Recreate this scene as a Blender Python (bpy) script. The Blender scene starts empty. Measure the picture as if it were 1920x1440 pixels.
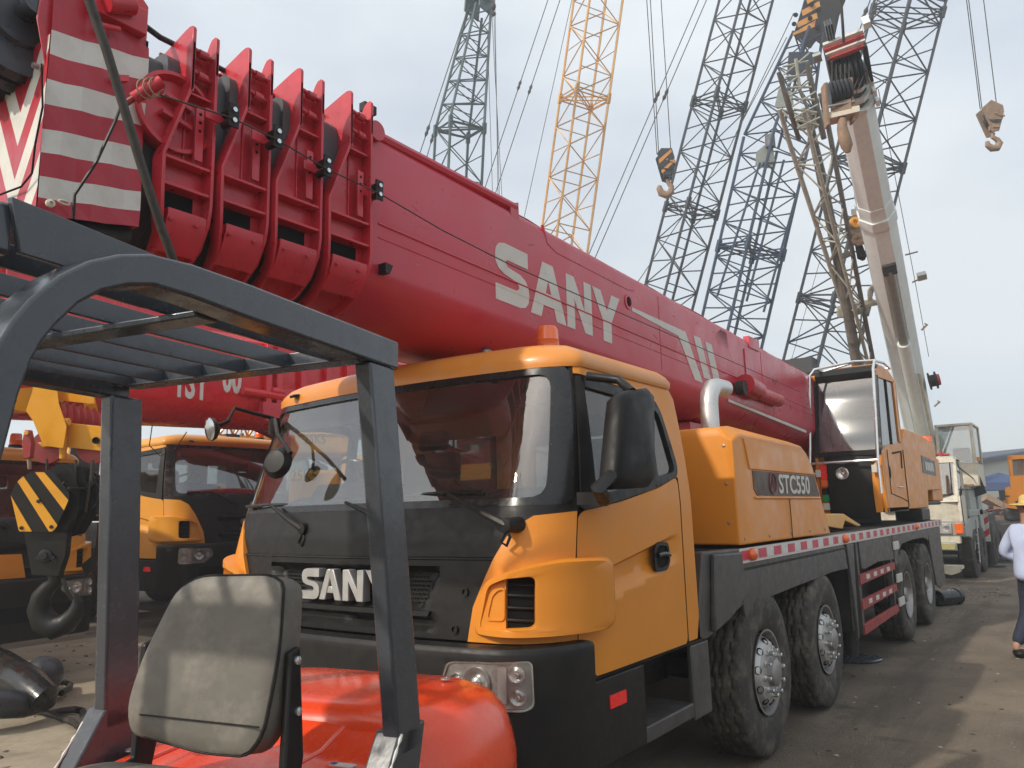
import bpy, bmesh, math, random
from mathutils import Vector, Matrix, noise
random.seed(7)
PI = math.pi
sc = bpy.context.scene
HAZE = True
COL = sc.collection
rad = math.radians

# ------------------------------------------------------------------ camera
F_PX = 1442.0
_a = Vector(((2030-960)/F_PX, (935-720)/F_PX, 1.0))
_b = Vector(((530-960)/F_PX, (935+36.75-720)/F_PX, 1.0))
cY = _a.normalized()
cU = _b.cross(_a).normalized()
if cU.y > 0: cU = -cU
cX = cY.cross(cU)
CAM = Vector((0, 0, 1.6))
def ray(px, py):
    v = Vector(((px-960)/F_PX, (py-720)/F_PX, 1.0))
    return Vector((cX.dot(v), cY.dot(v), cU.dot(v)))
def onX(px, py, x): v = ray(px, py); return CAM + v*(x/v.x)
def onY(px, py, y): v = ray(px, py); return CAM + v*(y/v.y)
def onZ(px, py, z): v = ray(px, py); return CAM + v*((z-1.6)/v.z)
def P(px, py, d): return CAM + ray(px, py)*d
cam = bpy.data.cameras.new('camera'); camo = bpy.data.objects.new('camera', cam); COL.objects.link(camo)
right = Vector((cX.x, cY.x, cU.x)); down = Vector((cX.y, cY.y, cU.y)); fwd = Vector((cX.z, cY.z, cU.z))
m = Matrix.Identity(4)
for i in range(3):
    m[i][0] = right[i]; m[i][1] = -down[i]; m[i][2] = -fwd[i]; m[i][3] = CAM[i]
camo.matrix_world = m
cam.sensor_width = 36; cam.lens = F_PX/1920*36; cam.clip_end = 3000; cam.clip_start = 0.05
sc.camera = camo

# ------------------------------------------------------------------ materials
def lin(h):
    h = h.lstrip('#'); c = [int(h[i:i+2], 16)/255 for i in (0, 2, 4)]
    return tuple(((x+.055)/1.055)**2.4 if x > .04045 else x/12.92 for x in c)
def mat(name, col, rough=.5, metal=0., var=.12, dirt=None, dirt_amt=.0, scale=3., bump=0., bscale=40., coat=0., streak=0., spec=.5, emit=None, es=0., rvar=.12):
    M = bpy.data.materials.new(name); M.use_nodes = True
    nt = M.node_tree; N = nt.nodes; L = nt.links
    bs = N['Principled BSDF']
    tc = N.new('ShaderNodeTexCoord')
    n1 = N.new('ShaderNodeTexNoise'); n1.inputs['Scale'].default_value = scale; n1.inputs['Detail'].default_value = 6; n1.inputs['Roughness'].default_value = .6
    L.new(tc.outputs['Object'], n1.inputs['Vector'])
    col = tuple(col)
    mr = N.new('ShaderNodeMapRange'); mr.inputs[1].default_value = .3; mr.inputs[2].default_value = .7; mr.inputs[3].default_value = 1-var; mr.inputs[4].default_value = 1+var
    L.new(n1.outputs['Fac'], mr.inputs[0])
    mul = N.new('ShaderNodeVectorMath'); mul.operation = 'SCALE'; mul.inputs[0].default_value = col
    L.new(mr.outputs[0], mul.inputs['Scale'])
    out = mul.outputs[0]
    if dirt_amt > 0:
        n2 = N.new('ShaderNodeTexNoise'); n2.inputs['Scale'].default_value = scale*1.7; n2.inputs['Detail'].default_value = 9; n2.inputs['Roughness'].default_value = .7
        mp = N.new('ShaderNodeMapping'); mp.inputs['Scale'].default_value = (1, 1, 1-streak*.85); mp.inputs['Location'].default_value = (3.1, 7.7, 1.3)
        if streak: mp.inputs['Scale'].default_value = (3, 3, .35)
        L.new(tc.outputs['Object'], mp.inputs[0]); L.new(mp.outputs[0], n2.inputs['Vector'])
        m2 = N.new('ShaderNodeMapRange'); m2.inputs[1].default_value = .48; m2.inputs[2].default_value = .72; m2.inputs[3].default_value = 0; m2.inputs[4].default_value = dirt_amt
        L.new(n2.outputs['Fac'], m2.inputs[0])
        mx = N.new('ShaderNodeMix'); mx.data_type = 'RGBA'
        L.new(m2.outputs[0], mx.inputs['Factor']); L.new(out, mx.inputs['A']); mx.inputs['B'].default_value = (*(dirt or lin('#6b5c48')), 1)
        out = mx.outputs['Result']
    L.new(out, bs.inputs['Base Color'])
    r = N.new('ShaderNodeMapRange'); r.inputs[1].default_value = .3; r.inputs[2].default_value = .7; r.inputs[3].default_value = max(0.02, rough-rvar); r.inputs[4].default_value = min(1, rough+rvar)
    n3 = N.new('ShaderNodeTexNoise'); n3.inputs['Scale'].default_value = scale*4; n3.inputs['Detail'].default_value = 4
    L.new(tc.outputs['Object'], n3.inputs['Vector']); L.new(n3.outputs['Fac'], r.inputs[0]); L.new(r.outputs[0], bs.inputs['Roughness'])
    bs.inputs['Metallic'].default_value = metal
    bs.inputs['Coat Weight'].default_value = coat; bs.inputs['Coat Roughness'].default_value = .12
    bs.inputs['Specular IOR Level'].default_value = spec
    if bump > 0:
        n4 = N.new('ShaderNodeTexNoise'); n4.inputs['Scale'].default_value = bscale; n4.inputs['Detail'].default_value = 3
        L.new(tc.outputs['Object'], n4.inputs['Vector'])
        b = N.new('ShaderNodeBump'); b.inputs['Strength'].default_value = 1; b.inputs['Distance'].default_value = bump
        L.new(n4.outputs['Fac'], b.inputs['Height']); L.new(b.outputs[0], bs.inputs['Normal'])
    if emit:
        bs.inputs['Emission Color'].default_value = (*emit, 1); bs.inputs['Emission Strength'].default_value = es
    return M
def glass(name, tint=(.75, .8, .78), refl=1.0, ior=1.5, rough=.01, alpha=.9):
    M = bpy.data.materials.new(name); M.use_nodes = True
    nt = M.node_tree; N = nt.nodes; L = nt.links; N.clear()
    o = N.new('ShaderNodeOutputMaterial'); mx = N.new('ShaderNodeMixShader'); tr = N.new('ShaderNodeBsdfTransparent'); gl = N.new('ShaderNodeBsdfGlossy')
    tr.inputs[0].default_value = (*tint, 1); gl.inputs['Roughness'].default_value = rough
    lw = N.new('ShaderNodeLayerWeight'); lw.inputs[0].default_value = .5
    pw = N.new('ShaderNodeMath'); pw.operation = 'POWER'; pw.inputs[1].default_value = 4.0; L.new(lw.outputs['Facing'], pw.inputs[0])
    ad = N.new('ShaderNodeMath'); ad.operation = 'MULTIPLY_ADD'; ad.inputs[1].default_value = .95; ad.inputs[2].default_value = refl
    ad.use_clamp = True
    L.new(pw.outputs[0], ad.inputs[0]); L.new(ad.outputs[0], mx.inputs[0]); L.new(tr.outputs[0], mx.inputs[1]); L.new(gl.outputs[0], mx.inputs[2])
    # thin dust film on the pane
    df = N.new('ShaderNodeBsdfDiffuse'); df.inputs[0].default_value = (.3, .28, .24, 1)
    m3 = N.new('ShaderNodeMixShader'); tc = N.new('ShaderNodeTexCoord'); nz = N.new('ShaderNodeTexNoise'); nz.inputs['Scale'].default_value = 2.5; nz.inputs['Detail'].default_value = 8
    mr = N.new('ShaderNodeMapRange'); mr.inputs[1].default_value = .35; mr.inputs[2].default_value = .75; mr.inputs[3].default_value = .03; mr.inputs[4].default_value = .11
    L.new(tc.outputs['Object'], nz.inputs['Vector']); L.new(nz.outputs['Fac'], mr.inputs[0]); L.new(mr.outputs[0], m3.inputs[0])
    L.new(mx.outputs[0], m3.inputs[1]); L.new(df.outputs[0], m3.inputs[2]); L.new(m3.outputs[0], o.inputs[0])
    return M

DUST = lin('#7d6c55')
ORANGE = mat('orange_paint', (.70, .25, .022), .42, var=.06, dirt=(.50, .21, .045), dirt_amt=.14, scale=1.6, coat=.08, spec=.35, bump=.0006, bscale=6)
ROOFOR = mat('roof_paint', (.68, .25, .035), .42, var=.08, dirt=(.5, .33, .16), dirt_amt=.35, scale=2.5, coat=.2)
YELLOW = mat('yellow_paint', (.78, .36, .02), .35, var=.06, dirt=(.4, .22, .05), dirt_amt=.25, scale=2, coat=.3)
RED = mat('red_paint', (.54, .028, .055), .36, var=.10, dirt=(.44, .05, .07), dirt_amt=.22, scale=1.2, coat=.25, streak=1, bump=.0006, bscale=2)
REDC = mat('collar_red', (.54, .024, .040), .36, var=.12, dirt=(.22, .03, .03), dirt_amt=.35, scale=4, coat=.2, bump=.001, bscale=25)
REDFAR = mat('bright_red', (.60, .012, .022), .3, var=.06, scale=2, coat=.3)
STEELG = mat('slate_steel', (.050, .057, .067), .24, var=.06, dirt=(.09, .075, .065), dirt_amt=.14, scale=5, coat=.25, bump=.0004, bscale=30)
BLACKP = mat('black_plastic', (.0115, .0105, .0098), .45, var=.2, dirt=(.05, .042, .034), dirt_amt=.22, spec=.3, scale=5, bump=.0003, bscale=200)
BLACKD = mat('hook_block_black', (.010, .0095, .009), .45, var=.15, dirt=(.05,.042,.03), dirt_amt=.12, scale=6, spec=.35)
PIPE = mat('dull_aluminium', (.62, .62, .60), .38, metal=.75, var=.08, scale=6)
BLACKG = mat('black_gloss', (.015, .015, .015), .22, var=.15, dirt=(.08, .07, .06), dirt_amt=.15, scale=4)
DARK = mat('dark_chassis', (.018, .016, .014), .6, var=.3, dirt=(.06, .05, .04), dirt_amt=.5, scale=6)
GRAYP = mat('grey_fender', (.060, .056, .054), .45, var=.15, dirt=(.13, .11, .09), dirt_amt=.6, scale=4, streak=.0)
CHROME = mat('chrome', (.72, .72, .71), .24, metal=.8, var=.04, rvar=.05)
SILVER = mat('silver_plastic', (.50, .49, .47), .42, metal=.6, var=.06)
STEEL = mat('bare_steel', (.36, .35, .34), .45, metal=.7, var=.15, dirt=(.22, .17, .12), dirt_amt=.5, scale=14)
RUBBER = mat('tyre_rubber', (.040, .035, .030), .8, var=.3, dirt=(.19, .16, .12), dirt_amt=.85, scale=5, bump=.002, bscale=60)
WHITE = mat('white_paint', (.62, .60, .55), .5, var=.05, dirt=(.4, .33, .25), dirt_amt=.35, scale=5)
TARPW = mat('tarp_white', (.66, .64, .58), .55, var=.05, dirt=(.40, .36, .30), dirt_amt=.35, scale=5, bump=.002, bscale=8)
TARPR = mat('tarp_red', (.44, .018, .035), .4, var=.08, dirt=(.25, .03, .04), dirt_amt=.3, scale=5, bump=.002, bscale=8)
CREAM = mat('cream_paint', (.62, .57, .46), .5, var=.07, dirt=(.25, .17, .10), dirt_amt=.5, scale=3)
BOOMW = mat('weathered_cream_boom', (.76, .81, .79), .5, var=.03, dirt=(.50, .49, .43), dirt_amt=.35, scale=2.5, streak=1)
GREENGREY = mat('green_grey_paint', (.33, .37, .34), .55, var=.1, dirt=(.2, .14, .09), dirt_amt=.5, scale=5)
RUST = mat('rusty_tan', (.32, .22, .15), .75, var=.2, dirt=(.17, .10, .06), dirt_amt=.6, scale=9)
SHEAVE = mat('sheave_grey', (.045, .05, .058), .35, var=.15, dirt=(.1, .08, .07), dirt_amt=.4, scale=8)
SHEAVER = mat('sheave_red', (.45, .05, .05), .45, var=.15, dirt=(.3, .12, .08), dirt_amt=.5, scale=12)
BOOMIN = mat('grey_inner_boom', (.075, .078, .085), .45, var=.12, dirt=(.12, .10, .09), dirt_amt=.45, scale=5, streak=1)
CABLE = mat('steel_cable', (.055, .05, .042), .6, metal=.3, var=.3, scale=30)
FELT = mat('seat_vinyl', (.135, .122, .102), .55, var=.10, dirt=(.27, .245, .19), dirt_amt=.6, scale=6, bump=.009, bscale=7)
HOOD = mat('red_orange_hood', (.80, .062, .012), .26, var=.02, dirt=(.62, .12, .05), dirt_amt=.15, scale=9, coat=.4, rvar=.04)
DKRED = mat('dull_red', (.34, .035, .035), .5, var=.15, dirt=(.2, .08, .06), dirt_amt=.5, scale=6)
LAT_G = mat('teal_lattice_paint', (.060, .105, .110), .5, var=.15, scale=2)
LAT_Y = mat('pale_orange_lattice_paint', (.74, .42, .14), .5, var=.08, dirt=(.4, .2, .08), dirt_amt=.5, scale=4)
LAT_D = mat('dark_lattice_paint', (.045, .052, .062), .5, var=.2, scale=2)
LAT_N = mat('navy_lattice_paint', (.035, .055, .095), .5, var=.2, scale=2)
JIBW = mat('weathered_jib_paint', (.42, .43, .37), .6, var=.15, dirt=(.20, .14, .09), dirt_amt=.6, scale=8)
JIBD = mat('brown_jib_steel', (.16, .15, .13), .6, var=.25, dirt=(.05, .035, .03), dirt_amt=.6, scale=5)
GLASS = glass('windshield_glass', (.78, .86, .83), .23)
GLASSD = glass('tinted_glass', (.55, .58, .57), .10)
GLASSF = glass('cab_front_glass', (.62, .65, .63), .24, 1.6, .035)
LENS = glass('lamp_lens', (.92, .92, .9), .05)
AMBER = mat('amber_plastic', (.85, .16, .03), .25, var=.1, coat=.5)
LAMPRED = mat('red_lamp', (.6, .02, .015), .3, emit=(.8, .02, .02), es=.12)
LAMPGRN = mat('green_lamp', (.01, .25, .08), .3)
MIRRORG = mat('mirror_glass', (.6, .62, .63), .04, metal=1., var=.02, rvar=.01)
SKIN = mat('skin', (.42, .24, .16), .55, var=.05, scale=8)
SHIRT = mat('pale_blue_cotton', (.50, .58, .78), .85, var=.06, scale=6, bump=.012, bscale=5)
JEANS = mat('dark_denim', (.022, .028, .05), .85, var=.2, scale=20, bump=.004, bscale=10)
STRAW = mat('yellow_straw', (.62, .45, .15), .8, var=.15, scale=40, bump=.002, bscale=90)
HAIR = mat('black_hair', (.012, .01, .009), .6)
TENT = mat('blue_tent_fabric', (.045, .075, .17), .7, var=.1, scale=3)
WALLC = mat('cream_wall_sheet', (.50, .52, .47), .7, var=.06, dirt=(.35, .33, .28), dirt_amt=.3, scale=.6)
ROOFD = mat('dark_roof_sheet', (.08, .095, .12), .6, var=.1)
SCRAP = mat('scrap_iron', (.075, .06, .05), .8, var=.4, dirt=(.18, .10, .06), dirt_amt=.7, scale=3)
MESHD = mat('black_grille', (.007, .007, .007), .8, var=.2, spec=.15)

# ------------------------------------------------------------------ mesh builder
class MB:
    def __init__(s): s.v = []; s.f = []; s.m = []; s.mats = []
    def mi(s, m):
        if m not in s.mats: s.mats.append(m)
        return s.mats.index(m)
    def add(s, vs, fs, m):
        b = len(s.v); s.v += [Vector(v) for v in vs]
        k = s.mi(m)
        for f in fs: s.f.append([b+i for i in f]); s.m.append(k)
    def box(s, a, b, m):
        x0, y0, z0 = a; x1, y1, z1 = b
        s.add([(x0,y0,z0),(x1,y0,z0),(x1,y1,z0),(x0,y1,z0),(x0,y0,z1),(x1,y0,z1),(x1,y1,z1),(x0,y1,z1)],
              [(0,3,2,1),(4,5,6,7),(0,1,5,4),(1,2,6,5),(2,3,7,6),(3,0,4,7)], m)
    def obox(s, c, ax, ay, az, m):
        c = Vector(c); ax = Vector(ax); ay = Vector(ay); az = Vector(az)
        vs = [c+i*ax+j*ay+k*az for k in (-1, 1) for (i, j) in ((-1,-1),(1,-1),(1,1),(-1,1))]
        s.add(vs, [(0,3,2,1),(4,5,6,7),(0,1,5,4),(1,2,6,5),(2,3,7,6),(3,0,4,7)], m)
    def prism(s, pts, vec, m):
        """planar polygon (3-D points) extruded by vec"""
        vec = Vector(vec); n = len(pts); vs = [Vector(p) for p in pts]; vs += [v+vec for v in vs]
        fs = [tuple(range(n))[::-1], tuple(range(n, 2*n))] + [(i, (i+1) % n, n+(i+1) % n, n+i) for i in range(n)]
        s.add(vs, fs, m)
    def px(s, yz, x0, x1, m): s.prism([(x0, y, z) for y, z in yz], (x1-x0, 0, 0), m)
    def py(s, xz, y0, y1, m): s.prism([(x, y0, z) for x, z in xz], (0, y1-y0, 0), m)
    def pz(s, xy, z0, z1, m): s.prism([(x, y, z0) for x, y in xy], (0, 0, z1-z0), m)
    def tube(s, pts, r, m, n=8, cap=True, r1=None):
        pts = [Vector(p) for p in pts]; K = len(pts)
        if K < 2: return
        ts = []
        for i in range(K):
            t = (pts[min(i+1, K-1)]-pts[max(i-1, 0)])
            ts.append(t.normalized() if t.length > 1e-9 else Vector((0, 0, 1)))
        ref = Vector((0, 0, 1)) if abs(ts[0].z) < .9 else Vector((1, 0, 0))
        u = ts[0].cross(ref).normalized(); vs = []
        for i in range(K):
            u = (u-ts[i]*u.dot(ts[i]))
            if u.length < 1e-6: u = ts[i].orthogonal()
            u.normalize(); w = ts[i].cross(u)
            rr = r if r1 is None else r+(r1-r)*i/(K-1)
            if isinstance(r, (list, tuple)): rr = r[i]
            for k in range(n):
                a = 2*PI*k/n; vs.append(pts[i]+u*rr*math.cos(a)+w*rr*math.sin(a))
        fs = [(i*n+k, i*n+(k+1) % n, (i+1)*n+(k+1) % n, (i+1)*n+k) for i in range(K-1) for k in range(n)]
        if cap: fs += [tuple(range(n))[::-1], tuple((K-1)*n+k for k in range(n))]
        s.add(vs, fs, m)
    def cyl(s, a, b, r, m, n=16, r1=None): s.tube([a, b], r, m, n, True, r1)
    def lathe(s, c, axis, prof, m, n=32, ref=None):
        """prof: list of (t along axis, radius)"""
        c = Vector(c); axis = Vector(axis).normalized(); u = (Vector(ref) if ref else axis.orthogonal()).normalized(); w = axis.cross(u); vs = []
        for t, r in prof:
            for k in range(n):
                a = 2*PI*k/n; vs.append(c+axis*t+(u*math.cos(a)+w*math.sin(a))*r)
        K = len(prof)
        fs = [(i*n+k, i*n+(k+1) % n, (i+1)*n+(k+1) % n, (i+1)*n+k) for i in range(K-1) for k in range(n)]
        s.add(vs, fs, m)
    def sphere(s, c, r, m, n=16, sq=(1, 1, 1)):
        c = Vector(c); vs = []; K = n//2
        for i in range(K+1):
            th = PI*i/K
            for k in range(n):
                a = 2*PI*k/n; vs.append(c+Vector((r*sq[0]*math.sin(th)*math.cos(a), r*sq[1]*math.sin(th)*math.sin(a), r*sq[2]*math.cos(th))))
        s.add(vs, [(i*n+k, (i+1)*n+k, (i+1)*n+(k+1) % n, i*n+(k+1) % n) for i in range(K) for k in range(n)], m)
    def rings(s, rs, m, closed=True, caps=True):
        n = len(rs[0]); vs = [v for r in rs for v in r]
        fs = [(i*n+k, i*n+(k+1) % n, (i+1)*n+(k+1) % n, (i+1)*n+k) for i in range(len(rs)-1) for k in range(n if closed else n-1)]
        if caps and closed: fs += [tuple(range(n))[::-1], tuple((len(rs)-1)*n+k for k in range(n))]
        s.add(vs, fs, m)

ROOTLOC = {}
def obj(name, mb, parent=None, m=None, bevel=0., smooth=False, seg=2, weld=False, tf=None):
    me = bpy.data.meshes.new(name)
    if isinstance(mb, MB):
        vs = mb.v
        me.from_pydata([tuple(v) for v in vs], [], mb.f)
        for k in mb.mats: me.materials.append(k)
        me.polygons.foreach_set('material_index', mb.m)
    bm = bmesh.new(); bm.from_mesh(me)
    if tf is not None: bm.transform(tf)
    bmesh.ops.remove_doubles(bm, verts=bm.verts, dist=1e-5)
    ng = [f for f in bm.faces if len(f.verts) > 4]
    if ng: bmesh.ops.triangulate(bm, faces=ng, ngon_method='EAR_CLIP')
    bmesh.ops.recalc_face_normals(bm, faces=bm.faces)
    if ng: bmesh.ops.join_triangles(bm, faces=[f for f in bm.faces if len(f.verts) == 3], angle_face_threshold=.01, angle_shape_threshold=PI, cmp_seam=False, cmp_sharp=False, cmp_uvs=False, cmp_vcols=False, cmp_materials=True)
    bm.to_mesh(me); bm.free()
    if smooth:
        me.polygons.foreach_set('use_smooth', [True]*len(me.polygons))
        me.set_sharp_from_angle(angle=rad(38))
    o = bpy.data.objects.new(name, me); COL.objects.link(o)
    if parent is not None: par(o, parent)
    if bevel > 0:
        bv = o.modifiers.new('bevel', 'BEVEL'); bv.width = bevel; bv.segments = seg; bv.limit_method = 'ANGLE'; bv.angle_limit = rad(35); bv.harden_normals = False
        if smooth is False:
            me.polygons.foreach_set('use_smooth', [True]*len(me.polygons)); me.set_sharp_from_angle(angle=rad(50))
    if name in SPLITN: split_pieces(o)
    return o
SPLITN = {'head_side_plate', 'mirror_arm', 'jib_guide_rail', 'side_ladder', 'side_window', 'bracket_bolt', 'jib_bracket', 'seam', 'marker_lamp', 'door_hinge', 'rail_clamp', 'ear', 'indicator_lamp', 'support_post', 'roof_lamp', 'cab_window', 'rear_window', 'sun_visor', 'red_valve', 'boom_work_lamp', 'lamp', 'jib_strut', 'warning_lamp', 'hoist_rope', 'black_block', 'boom_sheave_pin', 'sign_plate', 'pillar', 'door_handle', 'cab_badge', 'head_sheave', 'cab_floor', 'end_cap'}
def split_pieces(o):
    """give every separate piece of o an object of its own (same name, same parent)"""
    me = o.data; n = len(me.vertices); p = list(range(n))
    def fd(i):
        while p[i] != i: p[i] = p[p[i]]; i = p[i]
        return i
    for e in me.edges: a, b = fd(e.vertices[0]), fd(e.vertices[1]); p[a] = b
    isl = {}
    for i in range(n): isl.setdefault(fd(i), []).append(i)
    G = []
    for ids in isl.values():
        c = [me.vertices[i].co for i in ids]; lo = [min(v[k] for v in c)-.004 for k in range(3)]; hi = [max(v[k] for v in c)+.004 for k in range(3)]; G.append([set(ids), lo, hi])
    ch = True
    while ch:
        ch = False
        for i in range(len(G)):
            for j in range(i+1, len(G)):
                if all(G[i][1][k] <= G[j][2][k] and G[j][1][k] <= G[i][2][k] for k in range(3)):
                    G[i][0] |= G[j][0]; G[i][1] = [min(a, b) for a, b in zip(G[i][1], G[j][1])]; G[i][2] = [max(a, b) for a, b in zip(G[i][2], G[j][2])]; del G[j]; ch = True; break
            if ch: break
    if len(G) < 2: return
    src = me.copy()
    for q, g in enumerate(G):
        bm = bmesh.new(); bm.from_mesh(src); bm.verts.ensure_lookup_table()
        bmesh.ops.delete(bm, geom=[v for v in bm.verts if v.index not in g[0]], context='VERTS')
        if q == 0: bm.to_mesh(me)
        else:
            c = o.copy(); c.data = src.copy(); c.data.name = me.name; bm.to_mesh(c.data); COL.objects.link(c)
        bm.free()
def par(o, parent):
    o.parent = parent
    loc = ROOTLOC.get(parent.name)
    if loc is not None: o.matrix_parent_inverse = loc.inverted()
def thing(name, label, cat, loc=(0, 0, 0), group=None):
    e = bpy.data.objects.new(name, None); COL.objects.link(e); e.location = loc; e.empty_display_size = .2
    ROOTLOC[e.name] = Matrix.Translation(loc)
    e['label'] = label; e['category'] = cat
    if group: e['group'] = group
    return e
def tag(o, label, cat, group=None):
    o['label'] = label; o['category'] = cat
    if group: o['group'] = group
    return o
def struct(o, kind='structure'): o['kind'] = kind; return o
def copy_part(o, parent):
    c = o.copy(); COL.objects.link(c); c.parent = parent
    c.matrix_parent_inverse = o.matrix_parent_inverse.copy()
    for ch in [x for x in o.children]: copy_part(ch, c)
    return c

def text_mesh(txt, size, depth, bold=.0, sx=1.):
    cu = bpy.data.curves.new('t', 'FONT'); cu.body = txt; cu.size = size; cu.extrude = depth; cu.offset = bold; cu.resolution_u = 3
    o = bpy.data.objects.new('t', cu); COL.objects.link(o)
    dg = bpy.context.evaluated_depsgraph_get()
    me = bpy.data.meshes.new_from_object(o.evaluated_get(dg))
    bpy.data.objects.remove(o)
    return me
def text_obj(name, txt, size, origin, ux, uy, m, parent, depth=.002, bold=0., fit=None):
    """text with its lower left corner at origin; ux, uy unit directions; fit=(w,h) stretches to that box"""
    me = text_mesh(txt, size, depth, bold)
    xs = [v.co.x for v in me.vertices]; ys = [v.co.y for v in me.vertices]
    x0, x1, y0, y1 = min(xs), max(xs), min(ys), max(ys)
    fx = fy = 1
    if fit: fx = fit[0]/(x1-x0); fy = fit[1]/(y1-y0)
    ux = Vector(ux).normalized(); uy = Vector(uy).normalized(); n = ux.cross(uy)
    for v in me.vertices:
        c = v.co.copy(); v.co = Vector(origin)+ux*(c.x-x0)*fx+uy*(c.y-y0)*fy+n*c.z
    me.materials.clear(); me.materials.append(m); me.name = name
    o = bpy.data.objects.new(name, me); COL.objects.link(o)
    if parent: par(o, parent)
    return o
SG = {'S': [[(.98,1),(.28,1),(.12,.96),(.03,.87),(0,.75),(.02,.62),(.1,.53),(.26,.47),(.62,.42),(.69,.36),(.69,.32),(.62,.27),(0,.27),(0,0),(.72,0),(.88,.04),(.97,.13),(1,.26),(.98,.40),(.9,.5),(.74,.57),(.36,.61),(.3,.66),(.3,.70),(.36,.73),(.98,.73)]],
      'A': [[(0,0),(.28,0),(.5,.7),(.5,1),(.35,1)], [(1,0),(.72,0),(.5,.7),(.5,1),(.65,1)], [(.349,.22),(.651,.22),(.579,.45),(.421,.45)]],
      'N': [[(0,0),(0,1),(.3,1),(.7,.42),(.7,1),(1,1),(1,0),(.7,0),(.3,.58),(.3,0)]],
      'Y': [[(0,1),(.3,1),(.5,.62),(.7,1),(1,1),(.65,.4),(.65,0),(.35,0),(.35,.4)]]}

# ------------------------------------------------------------------ SETTING
def ground_mat():
    M = bpy.data.materials.new('yard_dirt'); M.use_nodes = True; nt = M.node_tree; N = nt.nodes; L = nt.links; bs = N['Principled BSDF']
    tc = N.new('ShaderNodeTexCoord')
    def nz(s, d, off=0, r=.6, sc3=(1, 1, 1)):
        mp = N.new('ShaderNodeMapping'); mp.inputs['Location'].default_value = (off, off*1.3, 0); mp.inputs['Scale'].default_value = sc3
        n = N.new('ShaderNodeTexNoise'); n.inputs['Scale'].default_value = s; n.inputs['Detail'].default_value = d; n.inputs['Roughness'].default_value = r
        L.new(tc.outputs['Object'], mp.inputs[0]); L.new(mp.outputs[0], n.inputs['Vector']); return n.outputs['Fac']
    def rng(x, a, b, c=0, d=1):
        r = N.new('ShaderNodeMapRange'); r.inputs[1].default_value = a; r.inputs[2].default_value = b; r.inputs[3].default_value = c; r.inputs[4].default_value = d; L.new(x, r.inputs[0]); return r.outputs[0]
    def mix(f, a, b):
        x = N.new('ShaderNodeMix'); x.data_type = 'RGBA'; L.new(f, x.inputs['Factor'])
        for k, q in (('A', a), ('B', b)):
            if isinstance(q, tuple): x.inputs[k].default_value = (*q, 1)
            else: L.new(q, x.inputs[k])
        return x.outputs['Result']
    c = mix(rng(nz(.9, 8), .35, .65), (.165, .128, .090), (.27, .212, .150))
    c = mix(rng(nz(.35, 6, 5), .52, .68), c, (.115, .088, .062))                # oily patches
    c = mix(rng(nz(1.6, 8, 11, .7, (1, .12, 1)), .50, .66, 0, .75), c, (.10, .078, .057))      # tyre tracks along the lane
    c = mix(rng(nz(14, 6, 3, .7), .60, .72, 0, .6), c, (.31, .26, .19))
    c = mix(rng(nz(.8, 4, 21, .5), .62, .66, 0, .8), c, (.055, .043, .032))
    c = mix(rng(nz(45, 3, 9), .66, .72, 0, .8), c, (.05, .04, .03))
    L.new(c, bs.inputs['Base Color']); bs.inputs['Roughness'].default_value = .92
    ad = N.new('ShaderNodeMath'); ad.operation = 'ADD'; L.new(nz(5, 8, 2), ad.inputs[0]); L.new(rng(nz(60, 4), .3, .7, 0, .35), ad.inputs[1])
    b = N.new('ShaderNodeBump'); b.inputs['Distance'].default_value = .05; b.inputs['Strength'].default_value = .9; L.new(ad.outputs[0], b.inputs['Height']); L.new(b.outputs[0], bs.inputs['Normal'])
    return M
def grid_sheet(name, x0, x1, y0, y1, z, m):
    mb = MB(); mb.add([(x0,y0,z),(x1,y0,z),(x1,y1,z),(x0,y1,z)], [(0,1,2,3)], m); return obj(name, mb)
HAZE_D = 0.0042
def haze():
    M = bpy.data.materials.new('air_haze'); M.use_nodes = True; nt = M.node_tree; N = nt.nodes; N.clear()
    o = N.new('ShaderNodeOutputMaterial'); v = N.new('ShaderNodeVolumePrincipled'); v.inputs['Color'].default_value = (.93, .95, .97, 1); v.inputs['Density'].default_value = HAZE_D; v.inputs['Anisotropy'].default_value = .3
    nt.links.new(v.outputs[0], o.inputs['Volume']); mb = MB(); mb.box((-90, -30, -1), (70, 110, 40), M); h = obj('haze', mb); h['kind'] = 'stuff'
if HAZE: haze()
struct(grid_sheet('ground', -600, 600, -600, 900, 0, ground_mat()))
CONC = mat('worn_concrete', (.33, .28, .20), .85, var=.18, dirt=(.12, .09, .06), dirt_amt=.75, scale=.9, bump=.004, bscale=18)
struct(grid_sheet('concrete_apron', -11.5, -4.6, -8, 6.0, .004, CONC))

# world
w = bpy.data.worlds.new('World'); sc.world = w; w.use_nodes = True
nt = w.node_tree; N = nt.nodes; L = nt.links; bg = N['Background']
SUN_EL = rad(37); SUN_AZ = rad(18)       # from behind the camera, a little to its left
sky = N.new('ShaderNodeTexSky'); sky.sky_type = 'NISHITA'; sky.sun_disc = False
sky.sun_elevation = SUN_EL; sky.sun_rotation = PI + SUN_AZ; sky.air_density = 1.0; sky.dust_density = 4.0; sky.ozone_density = 1.6
tc = N.new('ShaderNodeTexCoord'); nz1 = N.new('ShaderNodeTexNoise'); nz1.inputs['Scale'].default_value = 1.6; nz1.inputs['Detail'].default_value = 5; nz1.inputs['Roughness'].default_value = .5
mpw = N.new('ShaderNodeMapping'); mpw.inputs['Scale'].default_value = (1, 1, 2.2); L.new(tc.outputs['Generated'], mpw.inputs[0]); L.new(mpw.outputs[0], nz1.inputs['Vector'])
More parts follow.
